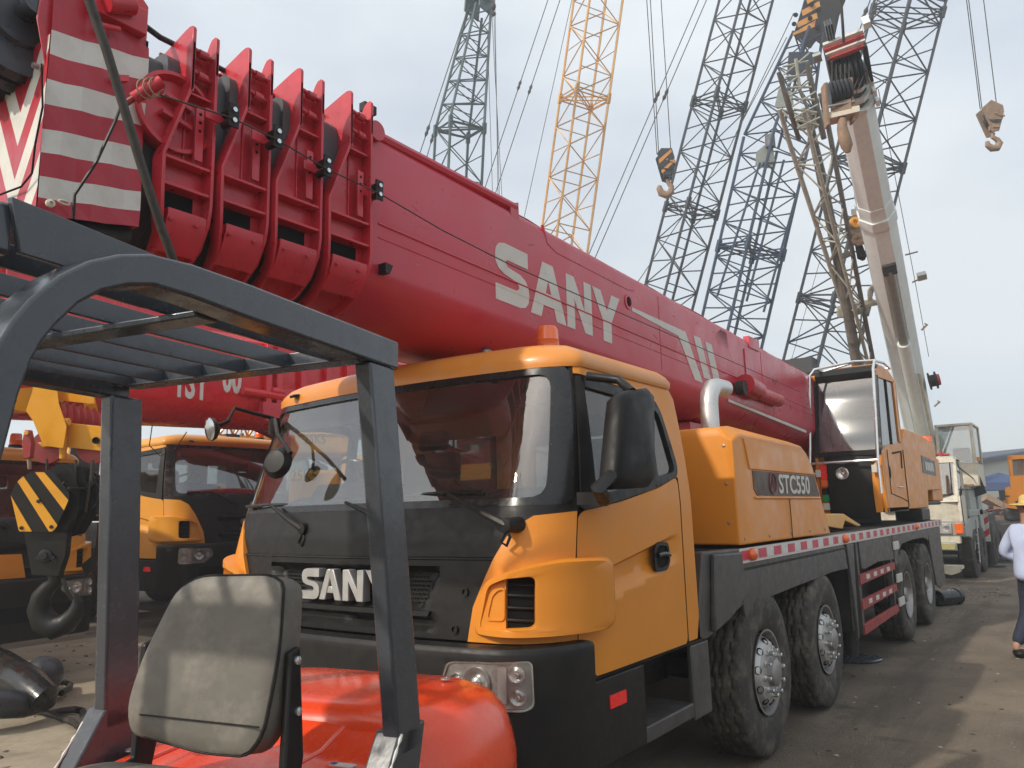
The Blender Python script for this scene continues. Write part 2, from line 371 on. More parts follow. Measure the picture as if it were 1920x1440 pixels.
mrw = N.new('ShaderNodeMapRange'); mrw.inputs[1].default_value = .36; mrw.inputs[2].default_value = .66; mrw.inputs[3].default_value = .45; mrw.inputs[4].default_value = .98; L.new(nz1.outputs['Fac'], mrw.inputs[0])
mxw = N.new('ShaderNodeMix'); mxw.data_type = 'RGBA'; L.new(mrw.outputs[0], mxw.inputs['Factor']); L.new(sky.outputs[0], mxw.inputs['A']); mxw.inputs['B'].default_value = (5.15, 5.5, 5.75, 1)
L.new(mxw.outputs['Result'], bg.inputs['Color']); bg.inputs['Strength'].default_value = .13
sun = bpy.data.lights.new('sun', 'SUN'); sun.energy = 2.3; sun.angle = rad(1.2); sun.color = (1, .92, .80)
so = bpy.data.objects.new('sun', sun); COL.objects.link(so)
sd = Vector((-math.sin(SUN_AZ)*math.cos(SUN_EL), -math.cos(SUN_AZ)*math.cos(SUN_EL), math.sin(SUN_EL)))
so.rotation_euler = sd.to_track_quat('Z', 'Y').to_euler(); so.location = sd*50
# ------------------------------------------------------------------ MAIN TRUCK CRANE
CR = thing('truck_crane', 'orange truck crane with long red boom lettered in white, largest vehicle in the middle', 'truck crane', (-3.0, 7, 0))
XC, HWD, RX, RY, Y0 = -2.99, 1.19, .28, .42, 2.70
FLAT = HWD-RX; ARC = RX*PI/2; SS = FLAT+ARC
def lean(z):
    if z < 1.1: return -.02*(1.1-z)
    if z < 1.4: return .015*(z-1.1)/.3
    if z < 1.62: return .015+.06*(z-1.4)/.22
    return .075+.235*(z-1.62)/.68
def tuck(z): return 0 if z < 1.62 else .075*((z-1.62)/.68)**1.4
def cabS(s, z, off=0.):
    sg = 1 if s >= 0 else -1; a = abs(s); ly = lean(z)
    if a <= FLAT:
        x = a; y = -.07*(1-(a/FLAT)**2)+ly; n = Vector((.15*(a/FLAT), -1, 0)).normalized()
    elif a <= SS:
        th = (a-FLAT)/RX; x = FLAT+RX*math.sin(th); y = RY*(1-math.cos(th))+ly*math.cos(th)**.8; n = Vector((math.sin(th)+.15*math.cos(th), -math.cos(th), 0)).normalized()
    else:
        x = HWD; y = RY+(a-SS); n = Vector((1, 0, 0))
    x -= tuck(z)*min(1, a/FLAT)
    return Vector((XC+sg*(x+n.x*off), Y0+y+n.y*off, z))
def clip_poly(poly, d, lo, hi):
    """clip 2-D polygon to lo<=p[d]<=hi"""
    for sgn, lim in ((1, lo), (-1, hi)):
        out = []
        for i in range(len(poly)):
            p, q = poly[i], poly[(i+1) % len(poly)]
            a = sgn*(p[d]-lim); b = sgn*(q[d]-lim)
            if a >= -1e-9: out.append(p)
            if (a > 1e-9 and b < -1e-9) or (a < -1e-9 and b > 1e-9):
                t = a/(a-b); out.append((p[0]+t*(q[0]-p[0]), p[1]+t*(q[1]-p[1])))
        poly = out
        if len(poly) < 3: return []
    return poly
def frange(a, b, st):
    n = max(1, int(math.ceil((b-a)/st))); return [a+(b-a)*i/n for i in range(n+1)]
def tri2(poly):
    """ear clip a simple polygon -> triangles of 2-D points"""
    from mathutils.geometry import tessellate_polygon
    t = tessellate_polygon([[Vector((p[0], p[1], 0)) for p in poly]])
    return [[poly[i] for i in k] for k in t]
def patch(mb, poly, m, off=0., step=.06, S=cabS, cuts=(), zcuts=(), thick=0.03, sg=1, zstep=None):
    """polygon in (s,z) laid on the cab surface"""
    poly = [(sg*p[0], p[1]) for p in poly]
    offf = off if callable(off) else (lambda s, z: off)
    s0 = min(p[0] for p in poly); s1 = max(p[0] for p in poly); z0 = min(p[1] for p in poly); z1 = max(p[1] for p in poly)
    gs = sorted(set(frange(s0, s1, step)+[c*sg for c in cuts if s0 < c*sg < s1])); gz = sorted(set(frange(z0, z1, zstep or step)+[c for c in zcuts if z0 < c < z1]))
    V = {}; vs = []; fs = []
    def vid(p):
        k = (round(p[0], 5), round(p[1], 5))
        if k not in V: V[k] = len(vs); vs.append(S(k[0], k[1], offf(abs(k[0]), k[1])))
        return V[k]
    for tr in tri2(poly):
        for i in range(len(gs)-1):
            a = clip_poly(tr, 0, gs[i], gs[i+1])
            if not a: continue
            for j in range(len(gz)-1):
                c = clip_poly(a, 1, gz[j], gz[j+1])
                if len(c) >= 3:
                    ids = []
                    for p in c:
                        q = vid(p)
                        if q not in ids: ids.append(q)
                    if len(ids) >= 3: fs.append(ids)
    base = len(vs)
    mb.add(vs, fs, m)
    if thick:   # rim going inwards
        cnt = {}
        for f in fs:
            for i in range(len(f)):
                e = (f[i], f[(i+1) % len(f)]); cnt[tuple(sorted(e))] = cnt.get(tuple(sorted(e)), 0)+1
        ed = [e for e, c in cnt.items() if c == 1]
        inner = {}
        keys = {v: k for k, v in V.items()}
        vs2 = []
        for e in ed:
            for q in e:
                if q not in inner:
                    k = keys[q]; inner[q] = len(vs2); vs2.append(S(k[0], k[1], offf(abs(k[0]), k[1])-thick))
        n0 = len(vs2)
        loc = {}
        allv = []
        f2 = []
        for a, b in ed:
            for q in (a, b):
                if q not in loc: loc[q] = len(allv); allv.append(vs[q])
        for a, b in ed: f2.append((loc[a], loc[b], len(allv)+inner[b], len(allv)+inner[a]))
        mb.add(allv+vs2, f2, m)
def rpoly(pts, r=.03, n=4):
    """round the corners of a 2-D polygon"""
    out = []; K = len(pts)
    for i in range(K):
        p = Vector(pts[i]); a = Vector(pts[i-1]); b = Vector(pts[(i+1) % K])
        da = (a-p); db = (b-p); q = min(r, da.length*.45, db.length*.45)
        s = p+da.normalized()*q; e = p+db.normalized()*q
        for k in range(n+1):
            t = k/n; v = (1-t)**2*s+2*t*(1-t)*p+t*t*e; out.append((v.x, v.y))
    return out
def resample(poly, n):
    L = [0]; K = len(poly)
    for i in range(K): L.append(L[-1]+(Vector(poly[(i+1) % K])-Vector(poly[i])).length)
    out = []
    for k in range(n):
        d = L[-1]*k/n; i = 0
        while L[i+1] < d: i += 1
        t = (d-L[i])/max(1e-9, L[i+1]-L[i]); v = Vector(poly[i]).lerp(Vector(poly[(i+1) % K]), t); out.append((v.x, v.y))
    return out
def ringpatch(mb, outer, inner, m, o1=.02, o0=0., i0=None, S=cabS, sg=1, n=96, mid=3):
    """band between two closed outlines; outer edge drops to o0, inner edge drops to i0"""
    A = resample(outer, n); c = Vector((sum(p[0] for p in inner)/len(inner), sum(p[1] for p in inner)/len(inner)))
    B = resample(inner, n)
    # match start points by angle
    sa = lambda R: sum(R[i-1][0]*R[i][1]-R[i][0]*R[i-1][1] for i in range(len(R)))
    if sa(A)*sa(B) < 0: B = B[::-1]
    best = min(range(n), key=lambda q: sum((Vector(B[(q+j) % n])-Vector(A[j])).length_squared for j in range(0, n, 5))); B = B[best:]+B[:best]
    rows = [[S(sg*p[0], p[1], o0) for p in A]]
    for t in range(mid+1):
        rows.append([S(sg*(a[0]+(b[0]-a[0])*t/mid), a[1]+(b[1]-a[1])*t/mid, o1) for a, b in zip(A, B)])
    rows.append([S(sg*p[0], p[1], (o0 if i0 is None else i0)) for p in B])
    mb.rings(rows, m, True, False)

BLACKM = mat('mirror_black', (.007,.0065,.0065), .5, var=.2, spec=.25)
# --- outlines (right side, s>0)
fair = [(.775,1.055),(.80,1.2),(.855,1.32),(.90,1.41),(.965,1.53),(1.05,1.585),(1.222,1.60),(1.222,1.055)]
ws_out = rpoly([(-1.21,1.63),(1.21,1.63),(1.21,2.285),(-1.21,2.285)], .06)
ws_in = rpoly([(-1.09,1.665),(1.09,1.665),(1.095,2.25),(-1.095,2.25)], .07)
def mk(name, parent=CR, bevel=0., smooth=True, **k):
    mb = MB(); mb._n = name; mb._p = parent; mb._b = bevel; mb._s = smooth; return mb
def fin(mb, **k): return obj(mb._n, mb, mb._p, bevel=mb._b, smooth=mb._s, **k)

# front panel (black)
mb = mk('front_panel')
bottom = [(.90-.125,1.055)]
fp = [(-.775,1.055),(.775,1.055)]+fair[1:5]+[(.965,1.53),(1.05,1.585),(1.21,1.60),(1.21,1.635),(-1.21,1.635),(-1.21,1.60),(-1.05,1.585)]+[(-p[0],p[1]) for p in fair[4:0:-1]]
def fpoff(s, z):
    o = 0.
    if z > 1.405: o += .004
    if 1.405 < z < 1.50: o += -.018*(1.50-z)/.095
    if z <= 1.395: o += -.006
    # two sunk air intakes
    for z0, z1, s1, dp in ((1.165, 1.365, .62, .055), (1.085, 1.145, .60, .05)):
        e = .03
        ds = (s1-(z1-z)*.55-s)/e; dz0 = (z-z0)/e; dz1 = (z1-z)/e
        k = max(0, min(1, ds, dz0, dz1)); o -= dp*k
    return o
mid = [p for p in fp]
patch(mb, fp, BLACKP, fpoff, step=.025, zcuts=(1.395,1.405,1.40), thick=.04); FRONT = fin(mb)
mb = mk('seam', FRONT); 
for sg in (-1, 1):   # bolt recesses
    for s, z in ((.75, 1.26), (.70, 1.10)):
        c = cabS(sg*s, z, -.004); mb.lathe(c, (0, -1, 0), [(0, .018), (.008, .018), (.008, .013), (-.006, .012), (-.006, 0.0)], BLACKG, 20)
fin(mb)
# honeycomb grille behind intakes
mb = mk('grille', FRONT, smooth=False)
def hexgrid(s0, s1, z0, z1, off, w):
    r = w/2; row = 0; z = z0
    while z < z1:
        s = s0+(row % 2)*w*.5
        while s < s1:
            c = cabS(s, z, off); vs = []
            for rr in (r*.60, r*.42):
                for k in range(6):
                    a = PI/6+k*PI/3; vs.append(c+Vector((rr*math.cos(a)*1.0, 0, rr*math.sin(a))))
            vs += [v+Vector((0, .012, 0)) for v in vs[6:12]]
            mb.add(vs, [(k, (k+1) % 6, 6+(k+1) % 6, 6+k) for k in range(6)]+[(6+k, 6+(k+1) % 6, 12+(k+1) % 6, 12+k) for k in range(6)]+[(12, 13, 14, 15, 16, 17)], BLACKG)
            s += w
        row += 1; z += w*.87
for sg in (-1, 1):
    hexgrid(-.52 if sg < 0 else .33, -.36 if sg < 0 else .52, 1.20, 1.34, -.054, .022)
hexgrid(-.52, .52, 1.10, 1.135, -.049, .022)
fin(mb)
# chrome letters
for i, ch in enumerate('SANY'):
    s0 = [-.285, -.15, .025, .18][i]; wd = [.135, .165, .145, .175][i]
    mb = mk('letter', FRONT, bevel=.004)
    for poly in SG[ch]:
        pts = [cabS(s0+u*wd, 1.195+v*.150, 0)+Vector((0, 0, 0)) for u, v in poly] if False else [cabS(s0+u*wd, 1.195+v*.150, 0) for u, v in poly]
        yy = min(p.y for p in pts)-.012
        pts = [Vector((p.x, yy, p.z)) for p in pts]
        mb.prism(pts, (0, .05, 0), SILVER)
    o = fin(mb)
mb = mk('letter_bar', FRONT); patch(mb, [(-.56,1.150),(.56,1.150),(.57,1.172),(-.57,1.172)], BLACKP, .012, thick=.06); fin(mb)
# windshield surround with pillars
mb = mk('windshield_surround'); ringpatch(mb, ws_out, ws_in, BLACKG, .006, -.03, -.02, n=160, mid=4); SUR = fin(mb)
mb = mk('windshield'); patch(mb, ws_in, GLASS, -.006, step=.08, thick=0); WSH = fin(mb)
mb = mk('pillar')
for sg in (1, -1): patch(mb, [(1.205,1.60),(1.235,1.60),(1.235,2.285),(1.205,2.285)], BLACKP, -.004, thick=.03, sg=sg)
fin(mb)
# corner fairings with lamp scoop
for sg in (1, -1):
    mb = mk('corner_fairing', bevel=0)
    patch(mb, fair, ORANGE, .012, step=.05, thick=.05, sg=sg)
    so_ = rpoly([(.80,1.085),(.86,1.31),(1.0,1.365),(1.17,1.40),(1.36,1.395),(1.385,1.36),(1.385,1.12),(1.35,1.085)], .04)
    si_ = rpoly([(.845,1.115),(.89,1.29),(.97,1.325),(1.07,1.335),(1.07,1.125)], .025)
    A = resample(so_, 96); B = resample(si_, 96)
    k0 = min(range(96), key=lambda q: sum((Vector(B[(q+j) % 96])-Vector(A[j])).length_squared for j in range(0, 96, 4))); B = B[k0:]+B[:k0]
    rows = []
    def pr(p): return .012+.065*min(1, max(0, (p[0]-.80)/.2))**.8
    rows.append([cabS(sg*p[0], p[1], .0) for p in A])
    def mixp(t): return [(a[0]+(b[0]-a[0])*t, a[1]+(b[1]-a[1])*t) for a, b in zip(A, B)]
    for t, k in ((.03, .55), (.09, .85), (.16, 1.), (.4, 1.), (.7, 1.), (.95, 1.), (1., .96)): rows.append([cabS(sg*p[0], p[1], pr(p)*k) for p in mixp(t)])
    rows.append([cabS(sg*p[0], p[1], .004) for p in B])
    mb.rings(rows, ORANGE, True, False)
    patch(mb, [(.845,1.115),(.89,1.29),(.965,1.32),(.965,1.12)], ORANGE, .03, thick=.02, sg=sg)
    ringpatch(mb, rpoly([(.875,1.15),(.90,1.255),(.93,1.285),(.962,1.29),(.962,1.15)], .02), rpoly([(.885,1.158),(.908,1.25),(.932,1.275),(.958,1.28),(.958,1.158)], .02), ORANGE, .036, .028, n=40, mid=1, sg=sg)
    FA = fin(mb)
    mb = mk('vent', FA); patch(mb, [(.968,1.115),(.968,1.33),(1.07,1.335),(1.07,1.12)], MESHD, .016, thick=.01, sg=sg)
    for z in (1.155, 1.205, 1.255, 1.30):
        a = [cabS(sg*(.97+.1*k/4), z-.006*k/4, .022) for k in range(5)]; mb.tube(a, .006, BLACKP, 6)
    fin(mb)
# doors
def zc1(s): return 1.31+.165*(s-1.22)
def zc2(s): return 1.165+.17*(s-1.22)
def dooroff(s, z):
    a = zc1(s); b = zc2(s); o = 0.
    fade = max(0, min(1, (s-1.24)/.1, (2.28-s)/.18))
    if z < a and z > b: o = -.038*min(1, (a-z)/.022)*min(1, (z-b)/.045)
    return o*fade+.004
doorp = [(1.228,.885),(1.228,1.598),(1.6,1.645),(2.0,1.71),(2.245,1.775),(2.245,.885)]
win_out = [(1.24,1.602),(1.24,2.24),(1.95,2.215),(2.12,2.19),(2.17,2.13),(2.262,1.84),(2.245,1.785),(2.0,1.718),(1.6,1.652)]
win_in = rpoly([(1.33,1.668),(1.33,2.185),(1.93,2.165),(1.93,1.755),(1.6,1.70)], .03)
quart = rpoly([(2.0,1.765),(2.0,2.15),(2.10,2.135),(2.135,2.10),(2.215,1.83),(2.20,1.80)], .025)
for sg in (1, -1):
    mb = mk('door')
    DPL = rpoly(doorp, .05)
    def cut(poly, f0, f1):
        # keep f0(s) <= z <= f1(s); both lines share one slope, so shear, clip, unshear
        k = .165; sh = [(p[0], p[1]-k*(p[0]-1.22)) for p in poly]; sh = clip_poly(sh, 1, f0, f1); return [(p[0], p[1]+k*(p[0]-1.22)) for p in sh]
    fd_ = lambda s_: max(0, min(1, (s_-1.24)/.1, (2.20-s_)/.16))
    zz_ = lambda s_, z_: z_-.165*(s_-1.22)
    DPT = .034
    for lo_, hi_, fn in ((.0, 1.165, lambda s_, z_: .004), (1.165, 1.215, lambda s_, z_: .004-DPT*fd_(s_)*(zz_(s_, z_)-1.165)/.05), (1.215, 1.286, lambda s_, z_: .004-DPT*fd_(s_)), (1.286, 1.31, lambda s_, z_: .004-DPT*fd_(s_)*(1.31-zz_(s_, z_))/.024), (1.31, 3., lambda s_, z_: .004)):
        pc = cut(DPL, lo_, hi_)
        if len(pc) > 2: patch(mb, pc, ORANGE, fn, step=.04, thick=0, sg=sg)
    DO = fin(mb)
    mb = mk('window_frame', DO)
    ringpatch(mb, rpoly([(1.24,1.602),(1.24,2.24),(1.965,2.215),(1.965,1.713),(1.6,1.652)], .02), win_in, BLACKP, .010, -.02, -.02, n=96, mid=2, sg=sg)
    ringpatch(mb, rpoly([(1.965,1.713),(1.965,2.215),(2.12,2.19),(2.165,2.13),(2.262,1.84),(2.245,1.78)], .02), quart, BLACKP, .010, -.02, -.02, n=64, mid=2, sg=sg); fin(mb)
    mb = mk('side_window', DO); patch(mb, win_in, GLASSD, -.008, step=.2, thick=0, sg=sg); fin(mb)
    mb = mk('quarter_window', DO); patch(mb, quart, GLASSD, -.006, step=.2, thick=0, sg=sg); fin(mb)
    # handle: dark oval cup with grip
    mb = mk('handle', DO); hp = rpoly([(1.88,1.285),(1.88,1.40),(1.93,1.435),(2.05,1.425),(2.065,1.33),(2.02,1.285)], .03)
    ringpatch(mb, hp, rpoly([(1.90,1.305),(1.90,1.395),(1.94,1.415),(2.035,1.408),(2.045,1.335),(2.01,1.305)], .025), BLACKP, .014, 0, -.0, n=48, mid=1, sg=sg)
    patch(mb, rpoly([(1.90,1.305),(1.90,1.395),(1.94,1.415),(2.035,1.408),(2.045,1.335),(2.01,1.305)], .025), MESHD, .006, thick=0, sg=sg)
    mb.tube([cabS(sg*s, z, .02) for s, z in ((1.905,1.368),(1.95,1.372),(2.0,1.37),(2.04,1.362))], .013, BLACKG, 8); fin(mb)
    mb = mk('door_seam', DO)
    mb.tube([cabS(sg*1.2255, z, .006) for z in frange(.885, 1.60, .08)], .0042, MESHD, 5); mb.tube([cabS(sg*2.2485, z, .003) for z in frange(.885, 1.77, .08)], .0040, MESHD, 5)
    mb.tube([cabS(sg*s_, .884, .004) for s_ in frange(1.23, 2.245, .1)], .004, MESHD, 5)
    fin(mb)
    # rear side panel of the cab
    mb = mk('rear_side_panel'); patch(mb, [(2.252,.885),(2.252,1.79),(2.27,1.84),(2.175,2.14),(2.12,2.20),(1.95,2.225),(1.24,2.25),(1.24,2.30),(2.33,2.30),(2.39,2.23),(2.40,1.9),(2.42,.885)], ORANGE, .0, step=.06, thick=.04, sg=sg); fin(mb)
# back wall, floor, roof
mb = mk('back_wall', smooth=False)
YB = Y0+RY+2.42-SS
for a, b in (((-4.14,.9),(-1.84,1.75)), ((-4.10,2.12),(-1.90,2.35))): mb.box((a[0], YB-.06, a[1]), (b[0], YB-.02, b[1]), ORANGE)
for a, b in ((-4.12,-3.75),(-3.15,-2.85),(-2.2,-1.86)): mb.box((a, YB-.06, 1.75), (b, YB-.02, 2.12), ORANGE)
fin(mb)
mb = mk('rear_window', smooth=False); mb.box((-3.75, YB-.045, 1.75), (-3.15, YB-.04, 2.12), GLASSD); mb.box((-2.85, YB-.045, 1.75), (-2.2, YB-.04, 2.12), GLASSD); fin(mb)
mb = mk('cab_floor', smooth=False); mb.box((-4.1, 2.85, 1.0), (-1.88, YB-.07, 1.05), DARK); mb.box((-3.9, 3.12, 2.31), (-2.08, YB-.08, 2.335), BLACKP); fin(mb)
mb = mk('roof')
def ring(z, ins, rear=None):
    pts = []
    yb = (YB if rear is None else rear)
    smax = SS+(yb-.10-Y0-RY)
    for k in range(61):
        s = -smax+2*smax*k/60; p = cabS(s, min(z, 2.30), .012)
        c = Vector((XC, 3.45, 0)); d = Vector((p.x-c.x, p.y-c.y, 0)); hx = 1.13; hy = .78
        p = Vector((c.x+d.x*(1-ins/1.13), c.y+d.y*(1-ins/.78), z)); pts.append(p)
    # rear corners
    pr_, pl_ = pts[-1], pts[0]
    r_ = .10
    for k in range(1, 6):
        a = PI/2*k/6; pts.append(Vector((pr_.x-r_*(1-math.cos(a)), pr_.y+r_*math.sin(a), z)))
    for k in range(7): pts.append(Vector((pr_.x-r_+(pl_.x+r_-pr_.x+r_)*k/6, pr_.y+r_, z)))
    for k in range(5, 0, -1):
        a = PI/2*k/6; pts.append(Vector((pl_.x+r_*(1-math.cos(a)), pl_.y+r_*math.sin(a), z)))
    return pts
rows = [ring(2.285, .004), ring(2.30, -.004), ring(2.325, -.004), ring(2.355, .015), ring(2.385, .05), ring(2.41, .11), ring(2.43, .20), ring(2.445, .34), ring(2.455, .52), ring(2.46, .70)]
mb.rings(rows, ROOFOR, True, True); ROOF = fin(mb)
# beacon
mb = mk('beacon', ROOF); bc = Vector((-2.36, 3.6, 2.465))
mb.lathe(bc, (0,0,1), [(0,0),(0,.072),(.045,.072),(.05,.066),(.055,.0)], BLACKP, 24)
BE = fin(mb); mb = mk('amber_dome', BE); mb.lathe(bc+Vector((0,0,.045)), (0,0,1), [(0,.066),(.05,.064),(.055,.067),(.06,.064),(.115,.060),(.135,.05),(.138,0)], AMBER, 24); fin(mb)
mb = mk('roof_marker_lamp', ROOF); q = onY(1010, 685, 3.12); mb.obox(q, (.075,.02,0), (0,.03,0), (0,0,.014), CREAM); fin(mb)
mb = mk('roof_cable', ROOF); q2 = onY(955, 700, 3.05); q1 = onY(1000, 662, 3.35)
mb.tube([q1, q1.lerp(q2,.35)+Vector((-.03,0,.01)), q1.lerp(q2,.7)+Vector((-.04,0,-.01)), q2], .014, BLACKP, 8); fin(mb)
mb = mk('roof_lamp', ROOF); q = onY(912, 664, 3.5); mb.lathe(q+Vector((0,0,-.03)), (0,0,1), [(0,.012),(.02,.012),(.025,.03),(.05,.032),(.062,.015),(.063,0)], STEEL, 14)
q = onY(553, 742, 2.98); mb.lathe(q+Vector((0,0,-.01)), (0,-.3,1), [(0,.03),(.015,.03),(.02,.0)], BLACKP, 14); fin(mb)
# wipers
for (a, b, blade) in (((1010-60, 985), (838, 925), ((760, 930), (905, 922))), ((568, 992), (505, 945), ((462, 950), (545, 946))), ((722, 975), (648, 942), ((572, 950), (700, 935)))):
    def pp(p, dy): q = onY(p[0], p[1], 2.80); return onY(p[0], p[1], 2.80-dy)
    A = pp(a, .12); B = pp(b, .09); mb = mk('wiper')
    mb.tube([A, A.lerp(B, .3)+Vector((0,-.012,.0)), B], [.022, .016, .008], BLACKP, 8)
    mb.lathe(A+Vector((0,.09,0)), (0,-1,0), [(0,.036),(.08,.032),(.105,.028),(.11,0)], BLACKP, 16)
    d1 = pp(blade[0], .03); d2 = pp(blade[1], .03)
    mb.tube([d1, d1.lerp(d2, .5)+Vector((0,-.015,.004)), d2], .010, BLACKG, 6)
    loop = [A+Vector((0,0,-.02)), A+Vector((-.03,-.005,-.07)), A+Vector((.005,-.01,-.085)), A+Vector((.02,-.005,-.05)), A+Vector((.0,0,-.02))]
    mb.tube(loop, .007, BLACKP, 6); fin(mb)
# bumper
def boff(s, z):
    k = 1 if s < FLAT else max(0, math.cos(min(PI/2, (s-FLAT)/RX)))
    rb = max(0, 1-((1.07-z)/.05)) if z > 1.02 else 0
    return .015+.13*k-.03*rb*rb
mb = mk('bumper'); patch(mb, rpoly([(-1.262,.44),(1.262,.44),(1.262,1.052),(-1.262,1.052)], .02), BLACKP, boff, step=.05, thick=.10, zcuts=(1.03,1.045))
patch(mb, [(-.9,.62),(.9,.62),(.88,.78),(-.88,.78)], MESHD, .15, thick=.02); BU = fin(mb)
# headlights
HS = lambda s: .735+(s-.72)*.68
hl = rpoly([(HS(.72),.915),(HS(.76),.99),(HS(.80),1.0),(HS(1.195),1.012),(HS(1.20),.84),(HS(1.17),.822),(HS(.88),.825)], .02)
HC_ = HS(1.0)
for sg in (1, -1):
    mb = mk('headlight', BU); o_ = lambda s, z: boff(s, z)+.004
    ringpatch(mb, resample(hl, 90), resample([(a*.965+.035*HC_, b*.95+.05*.915) for a, b in hl], 90), CHROME, .0, 0, n=90, sg=sg, S=lambda s, z, o: cabS(s, z, boff(abs(s), z)+.010))
    HLb = [(a*.97+.03*HC_, b*.94+.06*.915) for a, b in hl]
    patch(mb, HLb, STEEL, lambda s, z: boff(s, z)+.002, thick=0, sg=sg)
    for s, z, r in ((HS(.83),.925,.03), (HS(.965),.925,.058), (HS(1.135),.962,.034), (HS(1.14),.875,.034)):
        c = cabS(sg*s, z, boff(s, z)+.004); n_ = (cabS(sg*s, z, .3)-cabS(sg*s, z, .1)).normalized(); n_ = (n_+Vector((0,-.25,0))).normalized()
        mb.lathe(c, n_, [(.0,r*1.05),(.014,r*1.05),(.014,r*.92),(.006,r*.7),(.002,r*.4),(.012,r*.38),(.02,r*.2),(.021,0)], CHROME, 28)
    patch(mb, [(HS(1.06),.85),(HS(1.06),.985),(HS(1.095),.987),(HS(1.095),.85)], SILVER, lambda s, z: boff(s, z)+.008, thick=.006, sg=sg)
    H = fin(mb); mb = mk('lens', H); patch(mb, hl, LENS, lambda s, z: boff(s, z)+.026, thick=.02, sg=sg); fin(mb)
# lower skirt with step
for sg, X in ((1, -1.80), (-1, -4.18)):
    mb = mk('step_skirt', smooth=False, bevel=.008); i = -sg
    mb.box((min(X, X+i*.05), 3.03, .50), (max(X, X+i*.05), 3.50, .865), BLACKP)
    mb.box((min(X, X+i*.10), 3.03, .868), (max(X, X+i*.10), 4.22, .90), BLACKP)
    mb.box((min(X, X+i*.03), 4.06, .48), (max(X, X+i*.03), 4.30, .865), GRAYP)
    mb.box((min(X, X+i*.35), 3.50, .50), (max(X, X+i*.35), 4.06, .575), GRAYP)
    mb.box((min(X+i*.34, X+i*.36), 3.50, .575), (max(X+i*.34, X+i*.36), 4.06, .865), DARK)
    SK = fin(mb)
    mb = mk('reflector', SK, smooth=False); mb.box((X-.004, 3.15, .73), (X+.006, 3.30, .785), LAMPRED) if sg > 0 else mb.box((X-.006, 3.15, .73), (X+.004, 3.30, .785), LAMPRED); fin(mb)
# mirror on the right-hand door (big aero housing)
for sg in (1,):
    mb = mk('side_mirror', bevel=0); xm = -1.60
    def mp(px, py, x=xm): return onX(px, py, x)
    prof = [(1158,745),(1170,733),(1208,728),(1218,740),(1220,900),(1210,914),(1152,918),(1143,902),(1152,800)]
    base = [mp(*p) for p in prof]; cen = sum(base, Vector())/len(base)
    rows = []
    for dx, k in ((-.065,.80),(-.06,.92),(-.035,1.0),(.01,1.0),(.03,.93),(.042,.78),(.046,.4)): rows.append([cen+(p-cen)*k+Vector((dx,0,0)) for p in base])
    mb.rings(rows, BLACKM, True, True)
    MI = fin(mb)
    mb = mk('mirror_arm', MI, smooth=True)
    a0 = onX(1085, 935, -1.80); a1 = onX(1133, 935, -1.68)
    mb.obox((a0+a1)/2, (a1-a0)*.5, Vector((0,0,1)).cross(a1-a0).normalized()*.02, (0,0,.028), BLACKP)
    mb.tube([a1, mp(1120,915), mp(1150,890)], [.035,.03,.03], BLACKP, 10)
    mb.tube([onX(1100,705,-1.84), onX(1160,712,-1.70), mp(1185,735)], .022, BLACKP, 10); fin(mb)
    mb = mk('mirror_glass', MI); 
    gp = [mp(1160,745)+Vector((0,.0,0)), mp(1160,905), mp(1215,905), mp(1215,745)]
    fin(mb) if False else None
# round mirror at the far corner
mb = mk('round_mirror'); q = onY(395, 805, 2.55); mb.lathe(q, (-.15,-1,-.15), [(-.05,0),(-.045,.03),(-.02,.062),(0,.07),(.006,.066)], BLACKP, 24)
RM = fin(mb); mb = mk('mirror_glass', RM); mb.lathe(q+Vector((-.002,-.006,0)), (-.15,-1,-.15), [(0,.066),(.008,.04),(.011,0)], MIRRORG, 24); fin(mb)
mb = mk('mirror_bracket', RM); q3 = onY(515, 785, 2.95); mb.tube([q, q+Vector((.05,.08,.05)), onY(440,765,2.7), q3], .012, BLACKP, 8)
mb.tube([q3, q3+Vector((0,.0,-.10))], .035, BLACKP, 10)
mb.tube([q3, onY(520,815,2.70), onY(545,850,2.62)], .012, BLACKP, 8); fin(mb)
mb = mk('corner_mirror', RM); q4 = onY(522, 868, 2.62); mb.lathe(q4, (-.3,1,-.2), [(-.04,0),(-.035,.06),(-.01,.085),(.0,.088),(.004,.0)], BLACKP, 20); fin(mb)
# interior
mb = mk('dashboard', smooth=True); mb.px([(3.0,1.05),(3.0,1.66),(3.15,1.72),(3.38,1.70),(3.42,1.55),(3.35,1.05)], -3.98, -2.0, BLACKP)
mb.px([(3.12,1.70),(3.2,1.80),(3.4,1.78),(3.42,1.70)], -3.85, -3.3, BLACKP); fin(mb)
for xs in (-3.62, -2.38):
    mb = mk('cab_seat', bevel=.03); mb.box((xs-.25, 3.52, 1.25), (xs+.25, 3.98, 1.40), BLACKP); mb.px([(3.90,1.38),(4.0,1.38),(4.06,2.02),(3.96,2.02)], xs-.24, xs+.24, BLACKP); mb.px([(3.98,2.04),(4.06,2.04),(4.07,2.18),(3.99,2.18)], xs-.12, xs+.12, BLACKP); fin(mb)
mb = mk('steering_wheel'); cw = Vector((-3.62, 3.40, 1.83)); ax = Vector((0,.55,.83)).normalized(); uu = Vector((1,0,0)); vv = ax.cross(uu)
mb.tube([cw+(uu*math.cos(a)+vv*math.sin(a))*.2 for a in [2*PI*k/28 for k in range(29)]], .014, BLACKG, 8, cap=False)
for a in (.3, PI-.3, -PI/2): mb.tube([cw, cw+(uu*math.cos(a)+vv*math.sin(a))*.2], .012, BLACKG, 6)
mb.tube([cw, cw-ax*.3], .03, BLACKP, 8); fin(mb)
